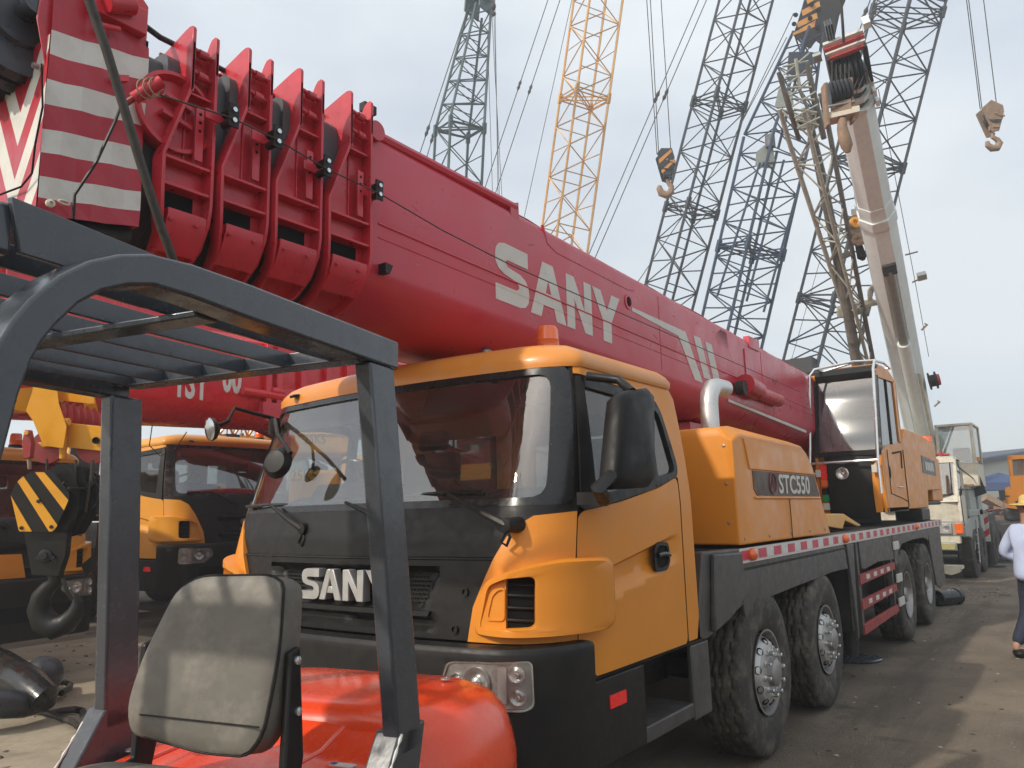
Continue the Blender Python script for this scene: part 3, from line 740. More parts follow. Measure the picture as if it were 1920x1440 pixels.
mb = mk('sun_visor', smooth=False); mb.obox((-3.55, 3.08, 2.2), (.38,0,0), (0,.03,.07), (0,.005,0), BLACKP); mb.obox((-2.45, 3.08, 2.2), (.38,0,0), (0,.03,.07), (0,.005,0), BLACKP); fin(mb)
CABPARTS = [o for o in CR.children if o.name.split('.')[0] not in ('round_mirror', 'truck_crane')]

# ---------------- box body behind the cab (STC550)
mb = mk('engine_cover', smooth=False, bevel=.02)
side = [(4.90,1.36),(4.90,2.03),(5.02,2.075),(5.10,2.085),(6.45,2.075),(6.60,2.02),(6.72,1.93),(7.09,1.36)]
lo = [Vector((-1.80, y, z)) for y, z in side]
ins = [(4.90,1.36,0),(4.90,2.06,.05),(4.93,2.13,.10),(5.10,2.15,.10),(6.45,2.12,.10),(6.62,2.05,.08),(6.76,1.94,.04),(7.12,1.36,0)]
top = [Vector((-1.80-i, y, z)) for y, z, i in ins]
far = [Vector((-2.55, y, z)) for y, z, i in ins]
# side face slightly proud panel
mb.rings([far, top, lo], ORANGE, True, True)
EC = fin(mb)
mb = mk('name_stripe', EC, smooth=False); st = [(5.235,1.845),(6.745,1.845),(6.865,1.675),(5.30,1.675),(5.24,1.72)]
mb.px(st, -1.80, -1.796, mat('brown_stripe', (.075,.045,.028), .5)); fin(mb)
mb = mk('name_recess', EC); 
mb.tube([Vector((-1.80,y,z)) for y,z in ((5.10,2.06),(5.18,1.86),(6.77,1.86))], .010, ORANGE, 6); mb.tube([Vector((-1.80,y,z)) for y,z in ((5.25,1.66),(6.88,1.66))], .010, ORANGE, 6); fin(mb)
mb = mk('cover_bolt', EC)
for y in (5.0, 5.5, 6.0, 6.5, 6.95): mb.lathe((-1.80, y, 1.395), (1,0,0), [(0,.010),(.004,.010),(.006,.004),(.006,0)], STEEL, 10)
for z in (1.5, 1.75, 2.0): mb.lathe((-1.86, 4.90, z), (0,-1,0), [(0,.010),(.004,.010),(.006,.004),(.006,0)], STEEL, 10)
mb.tube([(-1.797,6.02,1.36),(-1.797,6.02,1.66)], .003, MESHD, 5)
fin(mb)
text_obj('lettering', 'STC550', .2, (-1.794, 5.78, 1.69), (0,1,0), (0,0,1), WHITE, EC, .001, .004, fit=(.80,.145))
mb = mk('emblem', EC, smooth=False)
MAR = mat('dark_red_mark', (.16,.02,.02), .5); ce = Vector((-1.7935, 5.64, 1.762))
mb.tube([ce+Vector((0, .075*math.cos(a), .075*math.sin(a))) for a in [2*PI*k/24 for k in range(25)]], .006, MAR, 6, cap=False)
for k in range(3):
    a = PI/2+k*2*PI/3; d = Vector((0, math.cos(a), math.sin(a))); e = Vector((0, -d.z, d.y)); mb.prism([ce+e*.02, ce+d*.06, ce-e*.02], (.003,0,0), MAR)
fin(mb)
mb = mk('exhaust_pipe'); q = Vector((-2.12, 5.35, 2.10))
mb.tube([q, q+Vector((0,0,.24)), q+Vector((.0,.02,.32)), q+Vector((0,.09,.38)), q+Vector((0,.18,.395)), q+Vector((.0,.34,.40))], .066, PIPE, 20); fin(mb)
mb = mk('air_stack', smooth=True); mb.tube([(-3.3,4.45,1.4),(-3.3,4.45,2.3)], .12, BLACKP, 16); mb.box((-3.9,4.5,1.38),(-2.65,6.6,1.85), DARK); mb.box((-4.15,4.9,1.36),(-3.5,7.1,2.0), ORANGE); fin(mb)

# ---------------- chassis
mb = mk('chassis_frame', smooth=False)
for x in (-3.5, -2.45): mb.box((x-.12, 2.9, .62), (x+.12, 13.4, .98), DARK)
mb.box((-3.6, 3.2, .50), (-2.35, 4.9, .95), DARK); mb.box((-4.15, 7.75, .45), (-1.84, 8.05, 1.26), DARK); mb.box((-4.15,9.62,.5),(-1.9,9.72,1.25),DARK); mb.box((-3.95,8.1,.5),(-2.05,9.6,1.2),DARK); mb.box((-3.9,12.6,.45),(-1.9,13.3,1.2),DARK)
for y in (5.25, 6.72, 10.35, 11.85): mb.tube([(-4.05,y,.53),(-1.95,y,.53)], .10, DARK, 12)
CF = fin(mb)
mb = mk('deck', smooth=False); mb.box((-4.18, 4.88, 1.285), (-1.81, 13.65, 1.335), GRAYP); DK = fin(mb)
# red and white reflective edge
TR = mat('reflective_red', (.55,.03,.06), .35, var=.08); TW = mat('reflective_white', (.62,.6,.57), .35, var=.06)
mb = mk('reflective_edge', DK, smooth=False)
mb.box((-1.81,4.88,1.243),(-1.796,13.65,1.337), WHITE)
y = 4.90; i = 0
while y < 13.55:
    l = .165 if i % 2 == 0 else .15
    mb.box((-1.7965,y,1.262),(-1.7925,min(13.6,y+l),1.322), TR if i % 2 == 0 else TW); y += l+.004; i += 1
fin(mb)
mb = mk('marker_lamp', DK); 
for y in (5.08, 7.55, 11.3): mb.lathe((-1.795,y,1.292), (1,0,0), [(0,.04),(.02,.04),(.03,.034),(.042,.02),(.045,0)], AMBER, 18)
fin(mb)
# front fender skirt
for sg, X in ((1,-1.80),(-1,-4.18)):
    mb = mk('wheel_skirt', smooth=False, bevel=.006); i = -sg
    def sk(poly, x0=X, t=.03): mb.px(poly, x0-(.0 if sg > 0 else -t)-(t if sg > 0 else 0), x0+(0 if sg > 0 else 0) if sg > 0 else x0, GRAYP) if False else mb.px(poly, min(x0, x0+i*t), max(x0, x0+i*t), GRAYP)
    sk([(4.89,1.24),(7.55,1.24),(7.62,1.02),(7.10,1.03),(5.28,.985),(5.03,.93),(4.95,.86),(4.90,.95)])
    mb.box((min(X,X+i*.5),4.93,1.19),(max(X,X+i*.5),7.6,1.22), DARK)
    sk([(7.60,1.235),(7.86,1.235),(7.80,.9),(7.76,.40),(7.72,.38),(7.70,.7)], X+.012*sg)
    sk([(8.12,1.24),(9.72,1.24),(9.74,.975),(8.9,1.0),(8.3,.97),(8.14,.99)], X)
    sk([(9.78,1.24),(12.25,1.24),(12.25,1.08),(11.9,1.13),(11.1,1.14),(10.3,1.12),(10.02,1.04),(9.95,.92),(9.78,.9)], X)
    sk([(12.25,1.24),(13.4,1.24),(13.4,.40),(12.9,.38),(12.55,.45),(12.4,.8)], X)
    fin(mb)
    mb = mk('cab_rear_fender', smooth=False, bevel=.01)
    A = [(X,4.30,1.35),(X,4.90,1.34),(X,4.93,1.03),(X,4.62,.93),(X,4.30,.87),(X,4.14,.875)]
    mb.prism([Vector((x+sg*.0,y,z)) for x,y,z in A], (i*.06,0,0), GRAYP)
    mb.prism([Vector((X+sg*.035,y,z)) for y,z in ((4.40,1.33),(4.84,1.32),(4.88,1.05),(4.60,.95),(4.33,.90))], (-sg*.034,0,0), GRAYP)
    mb.prism([(X,4.25,.86),(X,4.95,1.0),(X-sg*.5,4.95,1.0),(X-sg*.5,4.25,.86)], (0,0,.02), DARK)
    fin(mb)
# side guard with red rails
mb = mk('side_ladder', smooth=False, bevel=.004)
mb.box((-1.86,8.02,.38),(-1.81,8.10,1.24), GRAYP); mb.box((-1.86,9.60,.38),(-1.81,9.66,1.24), GRAYP)
SL = fin(mb)
for zz, n in ((.86,4),(.625,4),(.40,0)):
    mb = mk('red_rail', SL, smooth=False, bevel=.004); mb.prism([(-1.80,8.04,zz-.02),(-1.80,9.74,zz+.005),(-1.80,9.74,zz+.085),(-1.80,8.04,zz+.075)], (-.03,0,0), DKRED)
    for k in range(n):
        y = 8.30+.33*k; mb.box((-1.7995,y,zz+.012),(-1.797,y+.15,zz+.058), TW)
    fin(mb)
mb = mk('door_hinge', smooth=False, bevel=.004)
for z in (1.12,.76,.50): mb.box((-1.795,9.70,z-.04),(-1.775,9.98,z+.05), WHITE)
fin(mb)
# outriggers
for (x, y) in ((-2.14, 8.88),):
    mb = mk('outrigger_jack'); mb.tube([(x,y,.06),(x,y,.30)], .075, DARK, 20); mb.tube([(x,y,.28),(x,y,1.2)], .14, DARK, 24)
    mb.lathe((x,y,0), (0,0,1), [(.006,.0),(.006,.28),(.02,.29),(.035,.27),(.06,.10),(.07,0)], STEELG, 40); fin(mb)
# wheels
def wheel_mesh():
    W = .29; R = .53; n = 132; mb = MB()
    prof = [(-W*.5+.03,.255),(-W*.5,.30),(-W*.53,.37),(-W*.54,.42),(-W*.51,.475),(-W*.475,.508)]
    T = [(-W*.475+W*.95*k/18) for k in range(1, 18)]
    vs = []; prs = prof+[(t, None) for t in T]+[(-a, b) for a, b in prof[::-1]]
    for (t, r) in prs:
        for k in range(n):
            a = 2*PI*k/n
            if r is None:
                rr = R-.014*(abs(t)/(W*.475))**3
                # zig-zag circumferential grooves and shoulder slots
                g = 0
                for c0 in (-.085, -.028, .028, .085):
                    zz = c0+.008*(1 if (k//3) % 2 else -1)
                    if abs(t-zz) < .0075: g = 1
                if abs(t) > .105 and k % 6 == 0: g = 1
                rr -= .013*g
            else: rr = r
            vs.append(Vector((t, rr*math.cos(a), rr*math.sin(a))))
    K = len(prs)
    fs = [(i*n+k, i*n+(k+1) % n, (i+1)*n+(k+1) % n, (i+1)*n+k) for i in range(K-1) for k in range(n)]
    mb.add(vs, fs, RUBBER); return mb
TY = wheel_mesh()
def rim_mb(front=True):
    mb = MB(); X = Vector((1,0,0)); d = .145
    # outer flange and deep drum
    mb.lathe((0,0,0), X, [(d-.005,.262),(d+.005,.268),(d+.004,.255),(d-.03,.245),(d-.06,.235),(-d,.23)], STEEL, 48)
    # disc: bulged outwards at the hub on steer axles, sunk on drive axles
    k = .012 if front else -.11
    prof = [(d-.075,.238),(d-.05+k,.222),(d+.0+k,.19),(d+.012+k,.155),(d+.012+k,.075)] if front else [(d-.09,.238),(d-.12,.21),(d-.17,.17),(d-.17,.12),(d-.13,.09)]
    mb.lathe((0,0,0), X, prof, SILVER, 48)
    zt = prof[-1][0]
    mb.lathe((0,0,0), X, [(zt,.09),(zt+.035,.085),(zt+.045,.07),(zt+.045,0)] if front else [(zt,.10),(zt+.09,.09),(zt+.12,.075),(zt+.12,0)], STEEL, 32)
    for i in range(10):
        a = 2*PI*i/10; rr = .197 if front else .19; ct = (d-.02+k) if front else (d-.145)
        c = Vector((ct+.012, rr*math.cos(a+.3), rr*math.sin(a+.3))); n_ = Vector((.8, .6*math.cos(a+.3), .6*math.sin(a+.3))) if front else Vector((1,.3*math.cos(a+.3),.3*math.sin(a+.3)))
        mb.lathe(c, n_, [(-.004,.026),(.004,.024),(-.006,.019),(-.007,0)], MESHD, 16)
        c = Vector((prof[-2][0], .138*math.cos(a), .138*math.sin(a)))
        mb.lathe(c, X, [(0,.020),(.010,.020),(.012,.015),(.042,.014),(.046,.010),(.047,0)], CHROME, 8)
    return mb
RF = rim_mb(True); RR = rim_mb(False)
def build_wheels(root, ys, xr=-1.80, xl=-4.18, protos={}):
    for i, y in enumerate(ys):
        for side in (1, -1):
            x = (xr-.145) if side > 0 else (xl+.145)
            fr = i < 2
            if 'w' not in protos:
                hub = MB(); hub.lathe((0,0,0), (1,0,0), [(-.16,0),(-.16,.2),(-.1,.22),(.05,.22),(.05,0)], DARK, 24); protos['w'] = obj('wheel', hub, None, smooth=True).data
                bpy.data.objects.remove(bpy.data.objects['wheel'])
                o = obj('tyre', TY, None, smooth=True); protos['t'] = o.data; bpy.data.objects.remove(o)
                o = obj('rim', RF, None, smooth=True); protos['rf'] = o.data; bpy.data.objects.remove(o)
                o = obj('rim', RR, None, smooth=True); protos['rr'] = o.data; bpy.data.objects.remove(o)
            wo = bpy.data.objects.new('wheel', protos['w']); COL.objects.link(wo); par(wo, root)
            wo.location = (x, y, .53); wo.rotation_euler = (y*1.7, 0, 0 if side > 0 else PI)
            for nm, k in (('tyre', 't'), ('rim', 'rf' if fr else 'rr')):
                c = bpy.data.objects.new(nm, protos[k]); COL.objects.link(c); c.parent = wo
build_wheels(CR, (5.25, 6.72, 10.35, 11.85))

# ---------------- boom
def bz(y, z): return z-.030*(y-2.5)        # boom drops gently to the rear
XB = -3.05
SCF1 = mat('scuffed_dark_red', (.16,.02,.025), .6); SCF2 = mat('scuffed_pink', (.50,.16,.17), .6)
def boomring(y, hw, zt, zb, rr=.16, n=14):
    """cross-section: flat sides, lightly rounded top, deep rounded bottom"""
    pts = []
    for k in range(5): a = PI/2*k/4; pts.append((hw-.06*(1-math.sin(a)) if False else hw-.06+.06*math.cos(a), zt-.06+.06*math.sin(a)))
    for k in range(5): a = PI/2+PI/2*k/4; pts.append((-hw+.06+.06*math.cos(a), zt-.06+.06*math.sin(a)))
    half = [(0,0),(-.012,-.045),(-.05,-.105),(-.11,-.165),(-.19,-.21),(-.28,-.235)]
    pts += [(-hw-dx, zb+dz) for dx, dz in half] + [(hw+dx, zb+dz) for dx, dz in half[::-1]]
    return [Vector((XB+x, y, bz(y, z))) for x, z in pts]
mb = mk('base_boom'); rows = [boomring(y, .45, 3.47, 2.77) for y in (2.40, 4, 6, 8, 10, 12, 14.2)]; mb.rings(rows, RED, True, True); BB = fin(mb)
# weld seam line / rolled rib along the side
mb = mk('side_rib', BB); mb.tube([Vector((-2.60, y, bz(y, 3.00))) for y in (2.5, 14)], .007, RED, 6); mb.tube([Vector((-2.60, y, bz(y, 2.93))) for y in (2.5, 14)], .004, RED, 6)
mb.tube([Vector((-2.605, y, bz(y, z))) for y, z in ((3.95,3.47),(4.0,3.36),(4.1,3.33),(5.1,3.33),(5.2,3.35))], .010, RED, 6)
fin(mb)
mb = mk('weld_line', BB)
for y in (5.62, 8.1, 10.9): mb.tube([Vector((-2.600, y, bz(y, z))) for z in (2.79, 3.0, 3.2, 3.40)], .0035, RED, 5)
fin(mb)
mb = mk('scuff_mark', BB, smooth=False); random.seed(3)
for i in range(46):
    y = random.uniform(2.6, 9.5); z = random.uniform(2.82, 3.40); l = random.uniform(.01, .07); a = random.uniform(-.5, .5)
    if 3.3 < y < 5.0 and random.random() < .6: continue
    mb.px([(y, bz(y, z)), (y+l, bz(y, z+a*l)), (y+l, bz(y, z+a*l+.003)), (y, bz(y, z+.0045))], -2.6005, -2.5985, random.choice((SCF1, SCF2)))
fin(mb)
for ch, y0, y1 in (('S',3.43,3.77),('A',3.785,4.19),('N',4.205,4.53),('Y',4.545,4.945)):
    mb = mk('painted_letter', BB, smooth=False)
    for poly in SG[ch]: mb.px([(y0+u*(y1-y0), bz(y0+u*(y1-y0), 2.85+.365*v)) for u, v in poly], -2.601, -2.5965, WHITE)
    fin(mb)
def onb(px, py): p = onX(px, py, -2.597); return (p.y, p.z)
mb = mk('painted_stripe', BB, smooth=False)
q = [(1185,576),(1185,583),(1272,630),(1303,712),(1318,718),(1285,622)]
mb.px([onb(*p) for p in q], -2.6005, -2.5965, WHITE)
for a in ([(1300,628),(1313,634),(1333,712),(1320,708)], [(1322,640),(1334,646),(1350,715),(1338,712)], [(1366,748),(1366,753),(1512,812),(1512,807)]): mb.px([onb(*p) for p in a], -2.6005, -2.5965, WHITE)
fin(mb)
mb = mk('inspection_slot', BB); c = onX(1178, 566, -2.6); mb.lathe(c+Vector((-.005,0,0)), (1,0,0), [(0,.06),(.012,.06),(.012,.04),(.0,.038),(.0,0)], RED, 20); mb.sphere(c, .034, MESHD, 12, (.35,1,1.3)); fin(mb)
mb = mk('boom_hook_tab', BB); c = onX(715, 505, -2.6); mb.prism([c+Vector((0,-.02,.02)), c+Vector((0,.03,.015)), c+Vector((0,.01,-.03)), c+Vector((0,-.02,-.03))], (.05,0,0), BLACKP); fin(mb)
# guide rail along the top edge
mb = mk('jib_guide_rail', BB, smooth=False); a = onX(700, 252, -2.62); b = onX(965, 390, -2.62)
mb.tube([a, b], .028, RED, 8); mb.prism([onX(957,380,-2.6), onX(972,380,-2.6), onX(975,450,-2.6), onX(960,447,-2.6)], (-.03,0,0), RED)
mb.lathe(onX(700,248,-2.60), (1,0,0), [(0,.05),(.03,.05),(.03,0)], RED, 20)
mb.prism([onX(1340,628,-2.6), onX(1352,616,-2.6), onX(1362,622,-2.6), onX(1366,655,-2.6), onX(1345,645,-2.6)], (-.05,0,0), RED)
fin(mb)
mb = mk('rope_on_boom_top', BB); pts = [Vector((-2.66+.01*math.sin(7*y), y, bz(y, 3.475)+.006*math.sin(23*y))) for y in [2.6+.25*i for i in range(45)]]; mb.tube(pts, .009, DKRED, 6); fin(mb)
mb = mk('boom_clamp', BB); mb.obox((-2.62,7.9,bz(7.9,3.45)), (.03,0,0), (0,.16,0), (0,0,.06), RED); mb.obox((-2.60,7.6,bz(7.6,3.2)), (.01,0,0), (0,.015,0), (0,0,.14), RED); fin(mb)
# side cylinder/hose reel near the rear of boom
mb = mk('boom_sheave_pin', BB); c = onX(1440, 745, -2.55); mb.tube([c+Vector((0,-.5,.02)), c+Vector((0,.35,0))], .07, REDC, 14); mb.tube([c+Vector((.02,-.75,.05)), c+Vector((.02,-.4,.02))], .10, REDC, 14); mb.lathe(c+Vector((.0,-.85,.0)), (1,0,0), [(-.02,.0),(-.02,.07),(.06,.07),(.06,0)], DARK, 16); fin(mb)
# inner boom sections and head collars
mb = mk('telescoped_section'); 
for y0, y1, k in ((1.15,1.56,.05),(1.45,1.80,.035),(1.70,2.06,.02),(1.95,2.5,.01)):
    rows = [boomring(y, .45-k*2.2, 3.44-k*1.4, 2.80+k*.8) for y in (y0, y1)]; mb.rings(rows, BOOMIN, True, True)
TS = fin(mb)
def collar(yb, hw, zt, w1=.27):
    """boom-section head: bent flange plates front and rear wrapped under the section, ribs and an opening between"""
    mb = mk('boom_collar', smooth=False, bevel=.005)
    x1 = hw; k = w1/.27; wu = .14*k
    st = [(x1, zt, wu, (1,0), .062), (x1, zt-.19, wu, (1,0), .062), (x1, zt-.50, w1-.008, (1,0), .062), (x1, 2.80, w1-.01, (1,0), .062), (x1-.012, 2.74, w1-.02, (.96,-.28), .062),
          (x1-.05, 2.67, w1-.045, (.8,-.6), .058), (x1-.12, 2.605, w1-.06, (.6,-.8), .045), (x1-.22, 2.56, w1-.07, (.35,-.94), .03), (.0, 2.54, w1-.07, (0,-1), .02)]
    for s in (1, -1):
        P3 = lambda x, y, z: Vector((XB+s*x, y, z))
        # web
        web = []
        for (x, z, w_, n_, h) in st: web.append([P3(x, yb-w_+.004, z), P3(x, yb-.004, z), P3(x-.02*n_[0]-.0, yb-.004, z-.02*n_[1]), P3(x-.02*n_[0], yb-w_+.004, z-.02*n_[1])])
        mb.rings(web, REDC, True, True)
        for front in (1, 0):
            fl = []
            for (x, z, w_, n_, h) in st:
                y = yb-w_ if front else yb-.013
                a = (x, z); b = (x+n_[0]*h, z+n_[1]*h)
                fl.append([P3(a[0], y, a[1]), P3(b[0], y, b[1]), P3(b[0], y+.013, b[1]), P3(a[0], y+.013, a[1])])
            mb.rings(fl, REDC, True, True)
        # cross ribs
        for zr in (2.945, 2.84):
            mb.box((min(XB+s*x1, XB+s*(x1+.055)), yb-w1+.012, zr-.006), (max(XB+s*x1, XB+s*(x1+.055)), yb-.012, zr+.006), REDC)
        mb.box((min(XB+s*x1, XB+s*(x1+.045)), yb-wu-.005, zt-.215), (max(XB+s*x1, XB+s*(x1+.045)), yb-.012, zt-.205), REDC)
        # dark opening and the cover plate below it
        mb.box((min(XB+s*(x1-.004), XB+s*(x1+.004)), yb-w1+.014, 2.755), (max(XB+s*(x1-.004), XB+s*(x1+.004)), yb-.05, 2.83), MESHD)
        cp = [(x1+.045,2.752),(x1+.045,2.728),(x1+.022,2.66),(x1-.03,2.60),(x1-.055,2.61),(x1-.02,2.72),(x1-.0,2.752)]
        mb.prism([P3(x, yb-w1+.05, z) for x, z in cp], (0, w1-.062, 0), REDC)
        for yy in (yb-w1*.72, yb-w1*.25): mb.lathe(P3(x1+.042, yy, 2.71), (s,0,-.3), [(0,.008),(.010,.008),(.011,0)], REDC, 8)
        # upright strap with bolt holes
        mb.box((min(XB+s*(x1+.03), XB+s*(x1+.042)), yb-.075, 2.975), (max(XB+s*(x1+.03), XB+s*(x1+.042)), yb-.040, 3.20), REDC)
        for q in range(3): mb.lathe(P3(x1+.042, yb-.057, 3.17-.035*q), (s,0,0), [(0,.007),(.002,.007),(.002,0)], MESHD, 8)
        mb.tube([P3(x1+.004, yb-.10, 2.95), P3(x1+.004, yb-.10, zt-.22)], .005, REDC, 5)
        # corner plates at the top
        fp_ = [(x1+.062,zt-.21),(x1+.062,zt+.055),(x1+.055,zt+.068),(x1+.035,zt+.073),(x1+.005,zt+.068),(x1-.25,zt-.0),(x1-.27,zt-.03),(x1-.25,zt-.10),(x1-.10,zt-.075),(x1-.045,zt-.12),(x1-.03,zt-.21)]
        mb.prism([P3(x, yb-wu-.001, z) for x, z in fp_], (0, .015, 0), REDC)
        for x, z in ((x1-.20,zt-.02),(x1-.13,zt+.005)): mb.lathe(P3(x, yb-wu, z), (0,-1,0), [(0,.008),(.03,.008),(.031,0)], DKRED, 8)
        rp_ = [(x1+.062,zt-.10),(x1+.062,zt+.06),(x1+.052,zt+.072),(x1+.03,zt+.07),(x1+.01,zt+.05),(x1-.015,zt+.01),(x1-.03,zt-.10)]
        mb.prism([P3(x, yb-.014, z) for x, z in rp_], (0, .015, 0), REDC)
        for zz in (zt-.02, zt-.115):
            mb.tube([P3(x1+.035, yb-wu+.01, zz+.008), P3(x1+.035, yb-.012, zz-.008)], .010, REDC, 8)
            mb.lathe(P3(x1+.035, yb-.055, zz-.004), (0,1,0), [(-.02,0),(-.02,.019),(.02,.019),(.02,0)], REDC, 10)
    mb.box((XB-x1+.1, yb-.02, zt-.04), (XB+x1-.1, yb-.006, zt+.01), REDC); mb.box((XB-x1+.15, yb-wu+.005, zt-.04), (XB+x1-.15, yb-wu+.018, zt+.01), REDC)
    return fin(mb)
COLS = [collar(2.40, .455, 3.50, .27), collar(2.12, .435, 3.49, .255), collar(1.86, .415, 3.47, .235), collar(1.615, .395, 3.45, .22)]
# roller pairs carrying the trailing wire
mb0 = []
for (px, py) in ((437,217),(520,257),(613,312),(710,357)):
    mb = mk('wire_guide'); c = onX(px, py, -2.50)
    for dz in (.022, -.022): mb.tube([c+Vector((-.06,-.0,dz)), c+Vector((.0,.0,dz))], .017, BLACKP, 12); mb.lathe(c+Vector((.012,0,dz)), (1,0,0), [(0,.010),(.004,.010),(.004,0)], CHROME, 10)
    mb.obox(c+Vector((.004,0,0)), (.004,0,0), (0,.022,0), (0,0,.048), BLACKP)
    mb.obox(c+Vector((-.06,-.03,.0)), (.004,0,0), (0,.05,0), (0,0,.02), REDC); fin(mb)
mb = mk('trailing_wire'); W = [onX(p[0], p[1], -2.49) for p in ((300,178),(437,222),(520,262),(613,317),(710,362),(830,432),(960,498),(1100,560),(1240,620),(1400,690),(1500,735))]
mb.tube(W, .0035, CABLE, 5); fin(mb)
# head: striped cover, sheaves
mb = mk('boom_head_cover', smooth=False)
y0, y1 = 1.02, 1.36; xs0 = -2.655; 
zt, zb = 3.40, 2.60
# side face stripes
ns = 9; edges = [3.42, 3.275, 3.185, 3.09, 3.0, 2.905, 2.82, 2.735, 2.665, 2.60]
edges = [3.50, 3.265, 3.175, 3.085, 2.995, 2.905, 2.82, 2.735, 2.66, 2.60]
def hz(y, z): return z-.0*(y-1.02)+ .09*((y-y0)/(y1-y0))*(1 if z > 3.3 else .65)
for xs, s in ((xs0, 1), (-3.445, -1)):
    for i in range(9):
        a, b = edges[i], edges[i+1]; K = 6
        vs = []; 
        for k in range(K+1):
            y = y0+(y1-y0)*k/K; wv = .006*math.sin(k*2.1+i)
            zt_, zb_ = hz(y, a), hz(y, b)
            if i == 0: zt_ = 3.43-.0*(k/K)+(.0 if k < 4 else -.02*(k-3))
            vs += [Vector((xs+wv*s, y, zt_)), Vector((xs+(.006*math.sin(k*2.1+i+1))*s, y, zb_))]
        mb.add(vs, [(2*k, 2*k+1, 2*k+3, 2*k+2) for k in range(K)], TARPR if i % 2 == 0 else TARPW)
# rear edge and bottom closing
mb.box((-3.44, y1-.01, 2.66), (-2.66, y1, 3.4), TARPR); mb.box((-3.40, y0+.01, 2.62), (-2.70, y1, 2.66), BLACKP)
mb.box((-3.44, y0+.1, 3.36), (-2.66, y1, 3.40), TARPR)
# front face with chevrons
x0, x1 = -3.445, -2.655; hgt = .125
def fpt(x, z): return Vector((x, y0-.002, z))
k = 0; zz = 2.15
while zz < 3.25:
    for xm, s, wd in ((-2.845, 1, .19), (-2.845, -1, .20), (-3.245, 1, .20), (-3.245, -1, .20)):
        poly = clip_poly([(0, zz), (wd, zz+.30*wd/.19), (wd, zz+hgt+.30*wd/.19), (0, zz+hgt)], 1, 2.60, 3.25)
        if len(poly) >= 3: mb.add([fpt(xm+s*p[0], p[1]) for p in poly], [tuple(range(len(poly)))], TARPR if k % 2 else TARPW)
    zz += hgt; k += 1
HC = fin(mb)
mb = mk('cover_seam_cord', HC); mb.tube([onY(p[0], p[1], 1.0) for p in ((78,120),(80,200),(66,270),(60,325),(40,350),(0,365))], .0035, MESHD, 6)
for p in ((72,126),(18,168)): mb.lathe(onY(p[0], p[1], 1.01), (0,-1,0), [(0,.010),(.02,.010),(.02,.0)], STEEL, 10)
fin(mb)
mb = mk('head_sheave')
for i, x in enumerate((-2.80,-2.89,-2.98,-3.07,-3.16,-3.25)):
    mb.lathe((x, .98, 3.36), (1,0,0), [(-.035,0),(-.035,.12),(-.02,.13),(-.035,.20),(-.032,.235),(-.012,.215),(.012,.215),(.032,.235),(.035,.20),(.02,.13),(.035,.12),(.035,0)], SHEAVE, 48)
mb.tube([(-3.4,.98,3.36),(-2.68,.98,3.36)], .04, STEELG, 12); fin(mb)
mb = mk('head_side_plate', smooth=False, bevel=.006)
for x in (-2.668, -3.44): mb.px([(.98,3.30),(1.0,3.6),(1.2,3.7),(1.36,3.55),(1.36,3.0),(1.05,3.0)], x-.012, x-.004, REDC)
mb.tube([onX(200,5,-2.6), onX(250,10,-2.6)], .035, REDC, 14); mb.tube([onX(175,45,-2.62), onX(225,55,-2.62)], .012, REDC, 8)
mb.obox(onX(222,22,-2.64), (.02,0,0), (0,.10,0), (0,0,.05), REDC); fin(mb)
mb = mk('hydraulic_jack_arm'); a = onX(250,185,-2.56); b = onX(303,152,-2.50)
mb.tube([a, b], .022, REDC, 12); mb.tube([a+(a-b)*.3, b], .012, DKRED, 8); mb.obox(onX(228,148,-2.63), (.012,0,0), (0,.02,.008), (0,0,.012), REDC)
for k in range(3):
    c = a.lerp(b,.3+.1*k); mb.tube([c+Vector((.02+.004*k,.03*math.cos(t)+.01*k,.035*math.sin(t)+.01)) for t in [i*PI/7 for i in range(15)]], .003, RUST, 5)
fin(mb)
mb = mk('lashing_ring'); c = onX(118,381,-2.63)
mb.tube([c+Vector((.01,.018*math.cos(t),.006*math.sin(t))) for t in [i*PI/8 for i in range(17)]], .0035, CREAM, 6); c2 = onX(93,382,-2.63); mb.lathe(c2, (1,0,0), [(0,.014),(.01,.014),(.014,.006),(.006,.005),(.006,0)], CREAM, 16); fin(mb)
mb = mk('head_strap'); mb.tube([onX(232,185,-2.58), onX(215,230,-2.56), onX(180,305,-2.58), onX(140,365,-2.61), onX(137,410,-2.62)], .0055, BLACKP, 6); fin(mb)
# top disc bracket beside first inner section
mb = mk('disc_bracket'); c = onX(320, 218, -2.68); mb.lathe(c, (1,0,0), [(-.04,0),(-.04,.15),(.05,.16),(.052,.145),(.02,.13),(.02,0)], REDC, 40)
for d in (-.03, .045): mb.obox(c+Vector((.035,0,d)), (.02,0,0), (0,.06,-.012), (0,0,.008), REDC)
fin(mb)
# lift ropes over the top
mb = mk('boom_top_hose'); mb.tube([onX(240,25,-2.75), onX(300,70,-2.75), onX(340,90,-2.75), onX(425,135,-2.75), onX(520,190,-2.75)], .012, BLACKG, 8); fin(mb)
mb = mk('strobe_lamp'); c = onX(690, 205, -2.66); mb.obox(c, (.02,0,0), (0,.04,0), (0,0,.022), BLACKP); mb.obox(c+Vector((.022,-.005,.005)), (.002,0,0), (0,.02,.004), (0,0,.01), AMBER); fin(mb)

